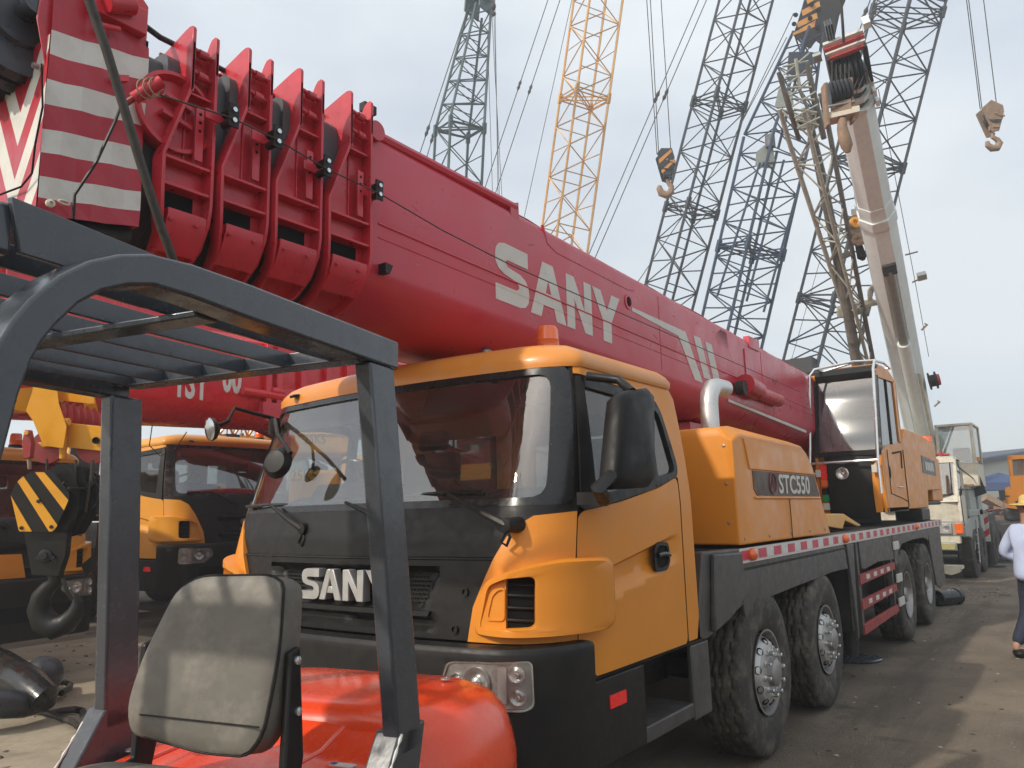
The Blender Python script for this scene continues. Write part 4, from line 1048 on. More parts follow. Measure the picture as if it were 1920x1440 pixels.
# ---------------- upper structure
mb = mk('turntable'); mb.lathe((XB-.1, 12.3, 1.335), (0,0,1), [(0,0),(0,.75),(.14,.75),(.14,.68),(.25,.68),(.25,0)], DARK, 48); fin(mb)
mb = mk('slewing_platform', smooth=False, bevel=.02)
mb.px([(11.6,1.58),(11.6,2.1),(12.6,2.2),(13.4,2.7),(15.2,3.4),(15.2,1.9),(13.2,1.58)], -2.60, -2.54, ORANGE); mb.px([(11.6,1.58),(11.6,2.1),(12.6,2.2),(13.4,2.7),(15.2,3.4),(15.2,1.9),(13.2,1.58)], -3.56, -3.50, ORANGE)
mb.box((-4.1,11.8,1.56),(-1.95,15.0,1.62), DARK); mb.px([(9.2,1.35),(9.3,1.9),(11.6,2.2),(11.6,1.7)], -3.3, -2.7, ORANGE)
mb.box((-4.1,14.2,1.62),(-1.95,15.3,2.35), ORANGE); fin(mb)
mb = mk('lift_cylinder'); mb.tube([(XB,11.9,1.75),(XB,8.2,2.12)], .14, DARK, 20); mb.tube([(XB,8.3,2.11),(XB,6.9,2.25)], .09, STEEL, 16); mb.obox((XB,6.9,2.25),(.2,0,0),(0,.2,0),(0,0,.14), REDC); fin(mb)
# orange support horn on the deck
mb = mk('boom_rest_bracket', smooth=False, bevel=.008); 
mb.prism([onX(*p, -2.0) for p in ((1549,963),(1582,963),(1616,985),(1608,987),(1585,976),(1580,992),(1551,987))], (-.25,0,0), YELLOW); fin(mb)
# side body with model plate
def OX(px, py, x=-1.86): return onX(px, py, x)
mb = mk('superstructure_panel', smooth=False, bevel=.015)
sp = [(11.45,2.40),(11.9,2.62),(12.9,2.62),(14.45,2.57),(14.55,1.80),(13.25,1.78),(13.15,1.52),(11.35,1.52)]
mb.px(sp, -2.45, -1.88, ORANGE); SPN = fin(mb)
mb = mk('model_plate', SPN, smooth=False); mb.px([(12.95,2.30),(14.25,2.26),(14.25,2.02),(12.95,2.04)], -1.88, -1.875, mat('plate_brown', (.05,.04,.03), .4))
for i, c_ in enumerate((13.25,13.42,13.58,13.74,13.9)):
    mb.px([(c_,2.22),(c_+.12,2.21),(c_+.12,2.08),(c_,2.09)], -1.875, -1.872, WHITE)
fin(mb)
text_obj('lettering', 'STC550', .2, (-1.8715, 13.05, 2.09), (0,1,0), (0,0,1), WHITE, SPN, .001, .003, fit=(.02,.1)) if False else None
mb = mk('warning_lamp', SPN); mb.lathe((-1.98, 14.25, 2.57), (0,0,1), [(0,.11),(.10,.10),(.11,0)], AMBER, 16); mb.lathe((-2.1, 12.6, 2.62), (.6,-.3,.7), [(0,.0),(0,.06),(.08,.13),(.085,0)], CREAM, 16); fin(mb)
# operator cab
mb = mk('operator_cab', smooth=True, bevel=0)
x0, x1 = -2.62, -1.86
def oc(x, y, z, m, b=.0): mb.box((x[0], y[0], z[0]), (x[1], y[1], z[1]), m)
# side walls with window openings (right side x1)
for x in (x1, x0+.03):
    mb.px([(9.98,1.50),(9.93,1.85),(9.97,2.22),(10.30,2.30),(11.38,2.40),(11.38,1.52)], x-.03, x, ORANGE)
    mb.px([(11.22,2.40),(11.38,2.40),(11.38,3.18),(11.30,3.24),(11.20,3.2)], x-.03, x, ORANGE)
    mb.px([(10.16,3.14),(11.24,3.20),(11.30,3.24),(10.9,3.33),(10.3,3.30),(10.14,3.22)], x-.03, x, ORANGE)
    mb.px([(9.97,2.22),(10.06,2.24),(10.20,3.16),(10.12,3.16)], x-.03, x+.002, BLACKP)
    mb.px([(10.70,2.33),(10.73,2.33),(10.75,3.18),(10.72,3.18)], x-.03, x+.001, BLACKP)
# roof, back, floor
rr_ = []
for x, dz in ((x0,-.06),(x0+.06,0),(x1-.06,0),(x1,-.06)): rr_.append([Vector((x,y,z+dz)) for y, z in ((10.34,3.22),(10.36,3.30),(10.45,3.35),(10.9,3.38),(11.3,3.30),(11.4,3.22))])
mb.rings(rr_, ROOFOR, False, False)
mb.box((x0,11.36,1.52),(x1,11.39,3.24), ORANGE); mb.box((x0,9.98,1.50),(x1,11.38,1.55), DARK)
OC = fin(mb)
mb = mk('front_panel', OC); K = 12
zs = [(9.99,1.42),(9.95,1.55),(9.93,1.85),(9.935,2.0),(9.97,2.20)]
mb.rings([[Vector((x, y+.05*(abs(x-(x0+x1)/2)/.38)**3, z)) for y, z in zs] for x in [x0+.10+(x1-x0-.20)*k/8 for k in range(9)]], BLACKP, False, False); fin(mb)
for sx, xx in ((1, x1), (-1, x0)):
    mb = mk('front_corner', OC); rws = []
    for k in range(7):
        t = k/6; a = PI/2*t; x = xx-sx*.12+sx*.125*math.sin(a); yo = .12*(1-math.cos(a))
        rws.append([Vector((x, 9.96+yo, 1.50)), Vector((x, 9.92+yo, 1.75)), Vector((x, 9.925+yo, 2.0+.06*t)), Vector((x, 9.97+yo*.6, 2.05+.17*t))])
    mb.rings(rws, ORANGE, False, False); fin(mb)
mb = mk('front_window', OC); gz = [(9.96,2.21),(9.985,2.32),(10.03,2.48),(10.085,2.66),(10.145,2.85),(10.19,3.02),(10.215,3.17)]
mb.rings([[Vector((x, y, z)) for y, z in gz] for x in (x0+.05, x1-.06)], GLASSF, False, False); fin(mb)
mb = mk('window_frame', OC, smooth=False)
for x in (x0+.02, x1-.03): mb.rings([[Vector((x+dx, y-.006, z)) for y, z in gz] for dx in (-.03, .035)], BLACKP, False, False)
mb.rings([[Vector((x, 10.20, 3.14)), Vector((x, 10.17, 3.22)), Vector((x, 10.22, 3.29)), Vector((x, 10.38, 3.33))] for x in (x0, x1)], BLACKP, False, False); mb.box((x0,9.95,2.18),(x1,9.975,2.24), BLACKP); fin(mb)
mb = mk('side_window', OC, smooth=False); mb.px([(10.04,2.24),(11.22,2.38),(11.24,3.18),(10.18,3.14)], x1-.02, x1-.015, GLASSD); mb.px([(10.04,2.24),(11.22,2.38),(11.24,3.18),(10.18,3.14)], x0+.015, x0+.02, GLASSD); fin(mb)
mb = mk('cab_seat', OC, bevel=.03); mb.box((-2.45,10.6,1.75),(-2.02,11.0,1.9), BLACKP); mb.px([(10.95,1.9),(11.08,1.9),(11.15,2.75),(11.02,2.75)], -2.43, -2.04, BLACKP); mb.px([(11.03,2.78),(11.12,2.78),(11.13,2.95),(11.05,2.95)], -2.33, -2.14, ORANGE); fin(mb)
mb = mk('headlamp', OC); c = onY(1580, 888, 9.93); mb.lathe(c+Vector((0,.02,0)), (0,-1,0), [(0,.075),(.05,.075),(.055,.066),(.03,.05),(.02,.02),(.04,0)], CHROME, 24); fin(mb)
mb = mk('tail_lamp', OC, smooth=False); 
for (zz, m_) in ((2.04,LAMPRED),(1.95,LAMPRED),(1.86,AMBER),(1.76,MESHD),(1.68,LAMPGRN),(1.58,WHITE)): mb.box((-2.56,9.90,zz-.04),(-2.49,9.94,zz+.04), m_)
fin(mb)
mb = mk('door_handle', OC); mb.sphere((-1.862,10.35,1.98), .055, BLACKP, 14, (.3,1,1.5)); mb.tube([(-1.85,10.75,1.80),(-1.83,10.77,1.80),(-1.83,11.0,1.80),(-1.85,11.02,1.80)], .008, CHROME, 6); mb.tube([(-1.858,10.62,2.22),(-1.858,11.2,2.27),(-1.858,11.15,2.05)], .012, MESHD, 6); fin(mb)
mb = mk('door_outline', OC); mb.tube([(-1.858,10.30,2.25),(-1.858,10.30,1.72),(-1.858,11.0,1.66),(-1.858,11.36,1.62)], .006, MESHD, 5); mb.tube([(-1.858,11.36,2.3),(-1.858,11.38,1.55)], .008, MESHD, 5); fin(mb)
mb = mk('hand_rail', OC)
fr = [OX(1519,872,-2.72)]
pA = onY(1519, 870, 9.85); pB = onY(1518, 705, 9.9); pC = onY(1527, 693, 9.95); pD = onY(1600, 678, 10.0); pE = onY(1640, 676, 10.0); pF = onY(1637, 690, 9.9); pG = onY(1646, 862, 9.85); pH = onY(1653, 925, 9.83)
R_ = .017
mb.tube([pA, pB, pC, pD, pE, pE+Vector((.05,.25,-.0)), Vector((-1.9,10.9,3.42)), Vector((-1.9,11.3,3.40))], R_, CHROME, 8)
mb.tube([pE+Vector((0,0,.01)), pF, pG, pH], R_, CHROME, 8); mb.tube([pA, pG], R_, CHROME, 8)
mb.tube([pC, pC+Vector((.0,.9,.08)), Vector((-2.5,11.3,3.42)), Vector((-1.9,11.3,3.40))], R_, CHROME, 8); mb.tube([pD+Vector((0,.3,.05)), pC+Vector((0,.3,0))], R_*.8, CHROME, 8); fin(mb)
mb = mk('rail_clamp', OC, smooth=False, bevel=.003)
for p in (pG+Vector((-.05,.02,-.10)), pA+Vector((.08,.02,-.12))): mb.obox(p, (.03,0,0), (0,.012,0), (0,0,.045), WHITE)
fin(mb)
mb = mk('black_block', smooth=False, bevel=.02); mb.box((-2.2,12.3,1.345),(-1.85,13.0,1.52), BLACKP); fin(mb)
# ------------------------------------------------------------------ FORKLIFT (local frame: x = rearwards, y = to its right-hand side of the picture's left, z up)
FO = Vector((-1.40, 1.42, 0)); fr_, fl_ = Vector((-.228,.974,0)), Vector((-.974,-.228,0))
FM = Matrix(((fr_.x, fl_.x, 0, FO.x), (fr_.y, fl_.y, 0, FO.y), (0, 0, 1, 0), (0, 0, 0, 1)))
FK = thing('forklift', 'grey-framed forklift with slatted overhead guard, worn grey seat and red-orange bonnet, nearest the camera', 'forklift', FM @ Vector((.1, .5, 0)))
def fko(name, mb, parent=FK, **k): return obj(name, mb, parent, tf=FM, **k)
def beam_path(mb, pts, wy0, wy1, ths, m):
    """flat-sided tube in the x-z plane: pts = outer edge, th thickness inward"""
    K = len(pts); rows = []
    for i in range(K):
        a = Vector(pts[max(0, i-1)]); b = Vector(pts[min(K-1, i+1)]); t = (b-a).normalized(); n = Vector((t.y, -t.x)); p = Vector(pts[i])
        th = ths[i] if isinstance(ths, list) else ths; q = p+n*th
        rows.append([Vector((p.x, wy0, p.y)), Vector((p.x, wy1, p.y)), Vector((q.x, wy1, q.y)), Vector((q.x, wy0, q.y))])
    mb.rings(rows, m, True, True)
def arcpts(cx, cz, r, a0, a1, n): return [(cx+r*math.cos(rad(a0+(a1-a0)*k/n)), cz+r*math.sin(rad(a0+(a1-a0)*k/n))) for k in range(n+1)]
for y in (0., .965):
    mb = MB()
    K = [(-1.26,.40),(-1.16,1.1),(-1.075,1.66),(-1.045,1.79),(-1.031,1.847),(-1.015,1.882),(-.992,1.918),(-.95,1.965),(-.905,2.0),(-.85,2.028),(-.79,2.047),(-.70,2.056),(-.55,2.058),(.005,2.050)]
    beam_path(mb, K, y, y+.07, [.06,.06,.057,.05,.052,.052,.052,.05,.05,.052,.055,.062,.07,.075], STEELG)
    fko('guard_side_frame', mb, bevel=.006, smooth=True)
for i, y in enumerate((.0,.165,.32,.475,.63,.78,.91)):
    mb = MB()
    if i == 0: mb.prism([(-.985,.072,2.088),(-.02,.072,2.052),(-.02,.072,2.0),(-.965,.072,2.005)], (0,.012,0), STEELG)
    else: mb.prism([(-1.0,y,2.05),(-.02,y,2.045),(-.02,y,2.004),(-1.0,y,2.008)], (0,.010,0), STEELG)
    fko('roof_slat', mb, bevel=.002)
mb = MB(); mb.box((-.04,.07,2.007),(.03,.965,2.046), STEELG); mb.box((-.06,.07,2.002),(-.04,.965,2.008), STEELG); fko('rear_crossbeam', mb, bevel=.006)
mb = MB(); mb.prism([(-.97,.084,2.085),(-1.03,.084,2.075),(-1.05,.084,2.03),(-1.05,.084,2.005),(-.97,.084,2.0)], (0,.96,0), STEELG); fko('front_crossbeam', mb, bevel=.008)
mb = MB(); mb.box((-.62,.07,1.985),(-.56,.965,1.999), STEELG); fko('middle_crossbar', mb, bevel=.003)
for y, s in ((.0, 1), (.965, -1)):
    mb = MB(); u0, u1 = (-.13, .01) if s > 0 else (-.085, -.04); yo = 0 if s > 0 else -.03; mb.prism([(u0,y+yo,1.975),(u0+.112,y+yo,1.975),(u1+.112,y+yo,1.02),(u1,y+yo,1.02)], (0,.047,0), STEELG); fko('rear_post', mb, bevel=.007)
    mb = MB(); mb.prism([(.135+(u1-.01),y+yo,1.08),(.0+u1,y+yo,1.08),(-.10+u1,y+yo,.93),(-.30,y+yo,.55),(-.10,y+yo,.55),(.10,y+yo,.95)], (0,.07,0), STEELG); fko('post_foot', mb, bevel=.006)
    mb = MB()
    mb.tube([Vector((.004+u1-.104*k/12, y+yo+(.062 if s < 0 else -.002), 1.075-.135*k/12)) for k in range(13)], [.0035+.002*math.sin(k*2.3) for k in range(13)], WHITE, 6)
    fko('weld_bead', mb, smooth=True)
# seat
def cushion(mb, cx, cy, cz, outline, n, depth, up, m, puff=.03):
    """closed pillow: outline list of (a,b) in plane (A,B), depth along D"""
    A, B, D = up; c = Vector((cx, cy, cz)); rows = []
    R_ = resample(rpoly(outline, .09, 6), 64); g = (sum(p[0] for p in R_)/64, sum(p[1] for p in R_)/64)
    for d, k in ((-.5,.35),(-.495,.75),(-.46,.93),(-.40,.985),(-.3,1),(.3,1),(.42,.985),(.48,.94),(.52,.8),(.545,.5),(.55,.2)):
        rows.append([c+A*(g[0]+(p[0]-g[0])*k)+B*(g[1]+(p[1]-g[1])*k)+D*(d*depth) for p in R_])
    mb.rings(rows, m, True, True)
mb = MB(); A = Vector((0,1,0)); B = Vector((.17,0,.985)).normalized(); D = Vector((-.985,0,.17)).normalized()
outl = [(-.165,.03),(-.18,.20),(-.165,.365),(-.12,.38),(.10,.375),(.17,.34),(.245,.17),(.265,.06),(.24,.0),(.0,-.025),(-.13,-.02)]
cushion(mb, -.20, .375, 1.085, outl, 64, .10, (A, B, D), FELT)
SB = fko('seat_back', mb, smooth=True)
mb = MB(); R_ = resample(rpoly(outl, .09, 6), 80); c = Vector((-.20,.375,1.085))
mb.tube([c+A*p[0]*1.0+B*p[1]+D*.035 for p in R_+[R_[0]]], .0035, BLACKP, 6); 
mb.tube([c+A*a+B*.045+D*(.056) for a in (-.165,-.1,0,.1,.2)], .0022, BLACKP, 5); fko('seam_piping', mb, SB, smooth=True)
mb = MB(); outp = [(-.26,-.26),(-.27,.1),(-.22,.22),(0,.27),(.22,.22),(.27,.1),(.26,-.26),(0,-.28)]
cushion(mb, -.54, .40, .985, outp, 64, .12, (Vector((0,1,0)), Vector((-1,0,0)), Vector((.10,0,1)).normalized()), FELT)
fko('seat_cushion', mb, smooth=True)
mb = MB(); mb.box((-.74,.15,.75),(-.2,.62,.97), BLACKP)
for y in (.175, .635):
    mb.prism([(-.185,y,1.29),(-.15,y,1.30),(-.13,y,1.05),(-.16,y,.92),(-.45,y,.90),(-.45,y,.98),(-.20,y,1.02)], (0,.02,0), BLACKP)
SBK = fko('seat_bracket', mb, bevel=.006)
mb = MB()
for z in (1.27, 1.155): mb.lathe((-.165+.06*(1.27-z),.175,z), (0,-1,0), [(0,.010),(.006,.010),(.007,.005),(.009,0)], CHROME, 12)
fko('bracket_bolt', mb, SBK, smooth=True)
mb = MB(); mb.sphere((-.05,.72,1.06), .03, CREAM, 10, (1,1.4,.6)); fko('lever_knob', mb, smooth=True)
# bonnet and counterweight
def rrect(x0, x1, y0, y1, r, z, n=6):
    pts = []
    for (cx, cy, a) in ((x1-r, y1-r, 0), (x0+r, y1-r, 90), (x0+r, y0+r, 180), (x1-r, y0+r, 270)):
        for k in range(n+1): t = rad(a+90*k/n); pts.append(Vector((cx+r*math.cos(t), cy+r*math.sin(t), z)))
    return pts
mb = MB(); x0, x1, y0, y1 = .20, .86, -.015, 1.05
rows = []
for z, ins in ((.30,.02),(.42,0),(.78,0),(.80,-.008),(.84,-.008),(.90,.0),(.98,.02),(1.03,.055),(1.058,.11),(1.068,.20),(1.072,.30)): rows.append(rrect(x0+ins*.4, x1-ins*1.2, y0+ins, y1-ins, .24-ins*.5, z))
mb.rings(rows, HOOD, True, True); CW = fko('counterweight', mb, smooth=True)
mb = MB(); rows = []
for x, z, ins in ((-.42,.92,.06),(-.20,.935,.05),(-.02,.945,.04),(.10,.955,.03),(.16,.962,.03),(.20,1.0,.035),(.26,1.035,.04),(.40,1.055,.06),(.50,1.058,.08)):
    r = []
    for k in range(13):
        t = k/12; y = .04+ins+(.97-2*ins)*t; e = min(t, 1-t); dz = -.10*max(0, 1-e/.10)**2.2; rid = .012*(1 if .3 < t < .7 else 0)
        r.append(Vector((x, y, z+dz+rid)))
    r = [Vector((x, r[0].y-.01, .6))]+r+[Vector((x, r[-1].y+.01, .6))]
    rows.append(r)
mb.rings(rows, HOOD, False, False); HO = fko('bonnet', mb, smooth=True)
mb = MB(); mb.tube([(-.41,.30,.96),(.10,.30,.985),(.2,.30,1.02)], .006, HOOD, 6); mb.tube([(-.41,.72,.96),(.10,.72,.985),(.2,.72,1.02)], .006, HOOD, 6); mb.tube([(.14,.08,.955),(.14,.95,.955)], .004, MESHD, 5); fko('bonnet_crease', mb, HO, smooth=True)
mb = MB()
for x, y in ((.02,.12),(.02,.90),(.30,.30),(.30,.78),(.62,.2),(.62,.85)): mb.lathe((x, y, .955 if x < .1 else (1.052 if x < .5 else 1.072)), (0,0,1), [(0,.016),(.004,.015),(.005,.007),(.002,.006),(.002,0)], STEEL, 14)
fko('bonnet_bolt', mb, HO, smooth=True)
mb = MB(); mb.obox((.06,.20,.972), (.013,0,0), (0,.035,0), (0,0,.0012), WHITE); mb.obox((.06,.228,.9735), (.009,0,0), (0,.008,0), (0,0,.0006), TENT); fko('maker_sticker', mb, HO)
mb = MB(); mb.box((-1.0,.05,.30),(.25,.98,.62), HOOD); mb.box((-.98,.06,.62),(-.42,.97,.66), DARK); fko('lower_body', mb, bevel=.02)
mb = MB(); mb.prism([(-1.05,.08,.55),(-1.02,.08,1.15),(-.90,.08,1.12),(-.88,.08,.55)], (0,.87,0), BLACKP); mb.tube([(-.95,.36,1.1),(-.86,.36,1.22)], .025, BLACKP, 10); 
c = Vector((-.85,.36,1.23)); 
fko('dash_console', mb, bevel=.02) if False else None
for x, y in ((-.78,-.05),(-.78,1.07),(.55,-.03),(.55,1.05)):
    mb = MB(); mb.lathe((x,y,.27), (0,1,0), [(-.09,.14),(-.09,.22),(-.075,.27),(.075,.27),(.09,.22),(.09,.14)], RUBBER, 40); mb.lathe((x,y,.27), (0,1,0), [(-.08,.0),(-.08,.14),(-.05,.15),(.05,.15),(.08,.14),(.08,0)], WHITE, 30); fko('road_wheel', mb, smooth=True)
YELLOW2 = mat('golden_paint', (.76, .33, .022), .4, var=.06, dirt=(.5,.26,.06), dirt_amt=.2, scale=2, coat=.15)
YELLOW3 = mat('golden_roof_paint', (.76, .36, .04), .42, var=.06, dirt=(.5,.30,.1), dirt_amt=.2, scale=2, coat=.15)
# ------------------------------------------------------------------ neighbouring cranes on the left
def cab_copy(root, names_skip=()):
    for o in CABPARTS:
        copy_part(o, root)
C2 = thing('truck_crane', 'yellow truck crane parked sideways with dark windscreen, seen between the forklift posts', 'truck crane', (-10.57+4.3*1.2, 7.58, 0), 'cranes parked side by side on the left')
# root is placed so that the copied cab's nose (local y=-4.3 from the root) points to +X
C2.location = (-10.57-4.3*1.2, 7.58, 0); C2.rotation_euler = (0, 0, rad(90)); C2.scale = (1.2, 1.2, 1.2)
C3 = thing('truck_crane', 'yellow truck crane at the left edge with its boom nose above its own cab', 'truck crane', (0, 0, 0), 'cranes parked side by side on the left')
C3.location = (-9.0-4.3, 3.15, 0); C3.rotation_euler = (0, 0, rad(90)); C3.scale = (1, 1, 1)
for R_ in (C2, C3): ROOTLOC[R_.name] = Matrix.Translation((0, 0, 0))
for R_ in (C2, C3):
    for o in CABPARTS:
        # local mesh coordinates are world ones around the main crane's root (-3,7,0)
        if R_ is C3 and o.name.split('.')[0] == 'front_panel': continue
        c = copy_part(o, R_)
        for q in [c]+list(c.children):
            for sl in q.material_slots:
                if sl.material in (ORANGE, ROOFOR): mm = YELLOW2 if sl.material is ORANGE else YELLOW3; sl.link = 'OBJECT'; sl.material = mm
def front3(M3):
    mb = MB(); patch(mb, fp, BLACKP, fpoff, step=.05, zcuts=(1.395,1.405,1.40), thick=.04); patch(mb, [(-1.0,1.06),(.45,1.06),(.40,1.30),(-1.0,1.32)], ORANGE, .02, step=.1, thick=.03)
    o = obj('front_panel', mb, None, smooth=True); o.parent = M3; o.matrix_parent_inverse = Matrix.Translation((3.0, -7.0, 0))
front3(C3)
def loc_obj(name, mb, root, **k):
    """mesh in main-crane coordinates under a rotated copy root"""
    o = obj(name, mb, None, **k); o.parent = root; o.matrix_parent_inverse = Matrix.Translation((3.0, -7.0, 0)); return o
for R_ in (C2, C3):
    mb = MB(); mb.box((-4.15,4.6,1.0),(-1.83,12.5,1.34), DARK)
    for x in (-3.5,-2.45): mb.box((x-.12,2.9,.62),(x+.12,12.4,.98), DARK)
    loc_obj('chassis_frame', mb, R_)
    mb = MB(); mb.box((-4.1,4.9,1.36),(-2.9,7.6,2.0), YELLOW); mb.box((-2.7,4.9,1.36),(-1.85,7.1,1.9), YELLOW); loc_obj('engine_cover', mb, R_, bevel=.03)
    mb = MB(); mb.box((-2.5,9.3,1.45),(-1.9,10.8,3.1), YELLOW); mb.box((-2.48,9.28,2.2),(-1.92,9.3,3.05), BLACKG); loc_obj('operator_cab', mb, R_, bevel=.04)
    for y in (5.25, 6.72, 10.35, 11.85):
        for x in (-1.95, -4.03):
            wh = [o for o in CR.children if o.name.startswith('wheel') and not o.name.startswith('wheel_')][0]
            c = wh.copy(); COL.objects.link(c); c.parent = R_; c.matrix_parent_inverse = Matrix.Translation((3.0, -7.0, 0)); c.location = (x, y, .53); c.rotation_euler = (0, 0, 0 if x > -3 else PI)
            for ch in wh.children: d = ch.copy(); COL.objects.link(d); d.parent = c
# booms: yellow one of the left-hand crane, in world coordinates through the root
def wobj(name, mb, root, **k):
    M = root.matrix_basis.inverted() if False else (Matrix.LocRotScale(root.location, root.rotation_euler, root.scale)).inverted()
    o = obj(name, mb, None, **k); o.parent = root; o.matrix_parent_inverse = M; return o
def hexboom(mb, p0, p1, w, h, m):
    p0 = Vector(p0); p1 = Vector(p1); t = (p1-p0).normalized(); s = t.cross(Vector((0,0,1))).normalized(); u = s.cross(t)
    prof = [(w,.1*h),(w,h-.08),(w-.08,h),(-w+.08,h),(-w,h-.08),(-w,.1*h)]+[(w*math.cos(PI+PI*k/10)*1., .1*h-.55*h*math.sin(PI*k/10)*.8) for k in range(1,10)]
    mb.rings([[p+s*a+u*(b-h*.3) for a, b in prof] for p in (p0, p1)], m, True, True)
mb = MB(); hexboom(mb, (-7.6,3.0,3.0), (-15,3.2,3.35), .34, .62, YELLOW); wobj('telescopic_boom', mb, C3, smooth=True)
# boom nose with side plates, cross bars and red sheaves
DP = 7.0
def q3(px, py, d=DP): return P(px, py, d)
mb = MB()
for d in (6.75, 7.35):
    pl = [(75,690),(98,706),(103,755),(118,800),(112,840),(80,835),(62,790),(48,770)] if d < 7 else [(150,690),(162,705),(175,760),(185,800),(180,820),(160,800)]
    pts = [q3(*p, d) for p in pl]; n = (pts[1]-pts[0]).cross(pts[2]-pts[0]).normalized(); mb.prism([p+n*0 for p in pts], Vector((.03,.02,0)), YELLOW)
pts = [q3(*p, 6.9) for p in ((75,690),(160,690),(164,737),(104,733),(100,706))]; 
mb.prism([q3(*p, 6.95) for p in ((100,733),(165,738),(168,757),(106,750))], Vector((.04,.03,0)), YELLOW)
mb.prism([q3(*p, 6.9) for p in ((62,690),(100,690),(112,800),(58,780))], Vector((-.05,.02,0)), YELLOW)
mb.prism([q3(*p, 6.85) for p in ((118,792),(192,800),(192,846),(155,842),(118,838))], Vector((-.03,.25,0)), YELLOW)
mb.prism([q3(*p, 6.80) for p in ((70,830),(118,826),(118,834),(80,838))], Vector((-.2,.1,0)), YELLOW)
mb.tube([q3(118,788,6.82), q3(118,860,6.82)], .03, YELLOW, 12); mb.tube([q3(110,791,6.8), q3(130,791,6.8)], .035, YELLOW, 10)
for p in ((65,757),(84,757)): mb.lathe(q3(*p, 6.88), (.75,-.6,0), [(0,.045),(.012,.04),(.014,.0)], YELLOW, 20)
mb.lathe(q3(180,826,6.84), (.75,-.6,0), [(0,.03),(.02,.03),(.02,.018),(.0,.018),(0,0)], MESHD, 20)
wobj('boom_nose', mb, C3, bevel=.006)
AX = Vector((.25,.95,.05)).normalized()
for k in range(6):
    mb = MB(); c = q3(118+13*k, 782+3*k, 7.05+.06*k); mb.lathe(c, AX, [(-.032,0),(-.032,.11),(-.028,.15),(-.006,.125),(.006,.125),(.028,.15),(.032,.11),(.032,0)], SHEAVER, 28); wobj('sheave', mb, C3, smooth=True)
for px in (92, 178):
    mb = MB(); c = q3(px, 838, 6.95); mb.lathe(c, Vector((.62,-.78,0)), [(-.03,0),(-.03,.11),(-.026,.15),(-.006,.125),(.006,.125),(.026,.15),(.03,.11),(.03,0)], SHEAVER, 32); wobj('sheave', mb, C3, smooth=True)
mb = MB(); mb.prism([q3(*p, 6.6) for p in ((46,806),(54,806),(59,830),(56,858),(44,860),(41,830))], Vector((-.02,.04,0)), DKRED); mb.lathe(q3(50,812,6.6), (.75,-.6,0), [(0,.02),(.02,.02),(.02,0)], YELLOW, 12); mb.tube([q3(54,858,6.65), q3(56,880,6.65)], .018, RUST, 8); wobj('wedge_socket', mb, C3, bevel=.01)
# striped hook block hanging below
HB = thing('hook_block', 'black hook block with yellow diagonal stripes and a large dark hook, hanging at the left', 'hook block', P(100, 1000, 6.6))
D0 = 6.55
nrm = Vector((.72,-.66,.05)).normalized()
def plateq(pl, d, off, th, m, mb): mb.prism([P(px, py, d)+nrm*off for px, py in pl], -nrm*th, m)
oct_ = [(20,935),(36,900),(65,884),(118,888),(130,930),(118,960),(100,997),(40,995)]
oct_ = [(20,928),(33,902),(57,884),(100,884),(130,925),(128,940),(103,993),(97,997),(37,997)]
mb = MB(); plateq(oct_, D0, 0, .012, BLACKD, mb)
for k, pts in enumerate(([(66,885.5),(83,885.5),(128.5,938),(120,957)], [(33,903),(44,893),(108,985),(103,992.5),(98,996.5),(92,996.5)], [(20.5,929),(60,996.5),(37.5,996.5),(35,993)])):
    plateq(pts, D0, .004, .003, YELLOW, mb)
for p in ((41,990),(97,988),(73,940)): mb.lathe(P(*p, D0)+nrm*.003, nrm, [(0,.016),(.012,.016),(.014,.0)], BLACKD, 12)
obj('striped_plate', mb, HB, bevel=0)
mb = MB()
for off, dx in ((-.10, 18), (-.21, 34), (-.32, 52)):
    oo = [(p[0]+dx*.6, p[1]-2) for p in ((24,928),(50,890),(95,868),(118,872),(128,925),(128,960),(103,1000),(60,1010),(37,997))]
    plateq(oo, D0, off, .015, BLACKD, mb)
for k in range(3): mb.lathe(P(92+14*k, 925, D0)-nrm*(.13+.1*k), nrm, [(-.03,0),(-.03,.17),(-.028,.19),(-.006,.16),(.006,.16),(.028,.19),(.03,.17),(.03,0)], BLACKD, 36)
mb.tube([P(118,905,D0), P(140,925,D0+.1), P(143,960,D0+.15), P(120,1040,D0+.1)], .012, BLACKD, 6); mb.tube([P(128,915,D0), P(160,916,D0+.2), P(178,905,D0+.25)], .012, BLACKD, 6)
obj('sheave_stack', mb, HB, smooth=False)
mb = MB(); plateq([(40,996),(122,998),(118,1040),(105,1080),(55,1078),(48,1040)], D0, -.05, .12, BLACKD, mb); plateq([(150,1040),(178,905),(188,910),(185,1000),(160,1050),(135,1085),(125,1060)], D0, -.35, .03, BLACKD, mb); mb.lathe(P(82,1042,D0)+nrm*(-.05), nrm, [(0,.06),(.03,.055),(.035,.03),(.06,.028),(.06,0)], BLACKD, 20)
for p in ((68,1046),(96,1046)): mb.lathe(P(*p,D0)+nrm*(-.045), nrm, [(0,.02),(.02,.02),(.02,0)], BLACKD, 8)
obj('cross_head', mb, HB, bevel=.008)
mb = MB(); hk = [(104,1070),(104,1090),(92,1100),(78,1118),(73,1142),(82,1165),(102,1176),(126,1168),(142,1148),(146,1128),(140,1114)]
mb.tube([P(*p, D0+.12) for p in hk], [.07,.06,.065,.08,.095,.105,.105,.09,.07,.045,.018], BLACKD, 18); mb.tube([P(118,1085,D0+.08), P(126,1110,D0+.05), P(135,1125,D0+.06)], .018, BLACKD, 8); obj('hook', mb, HB, smooth=True)
mb = MB()
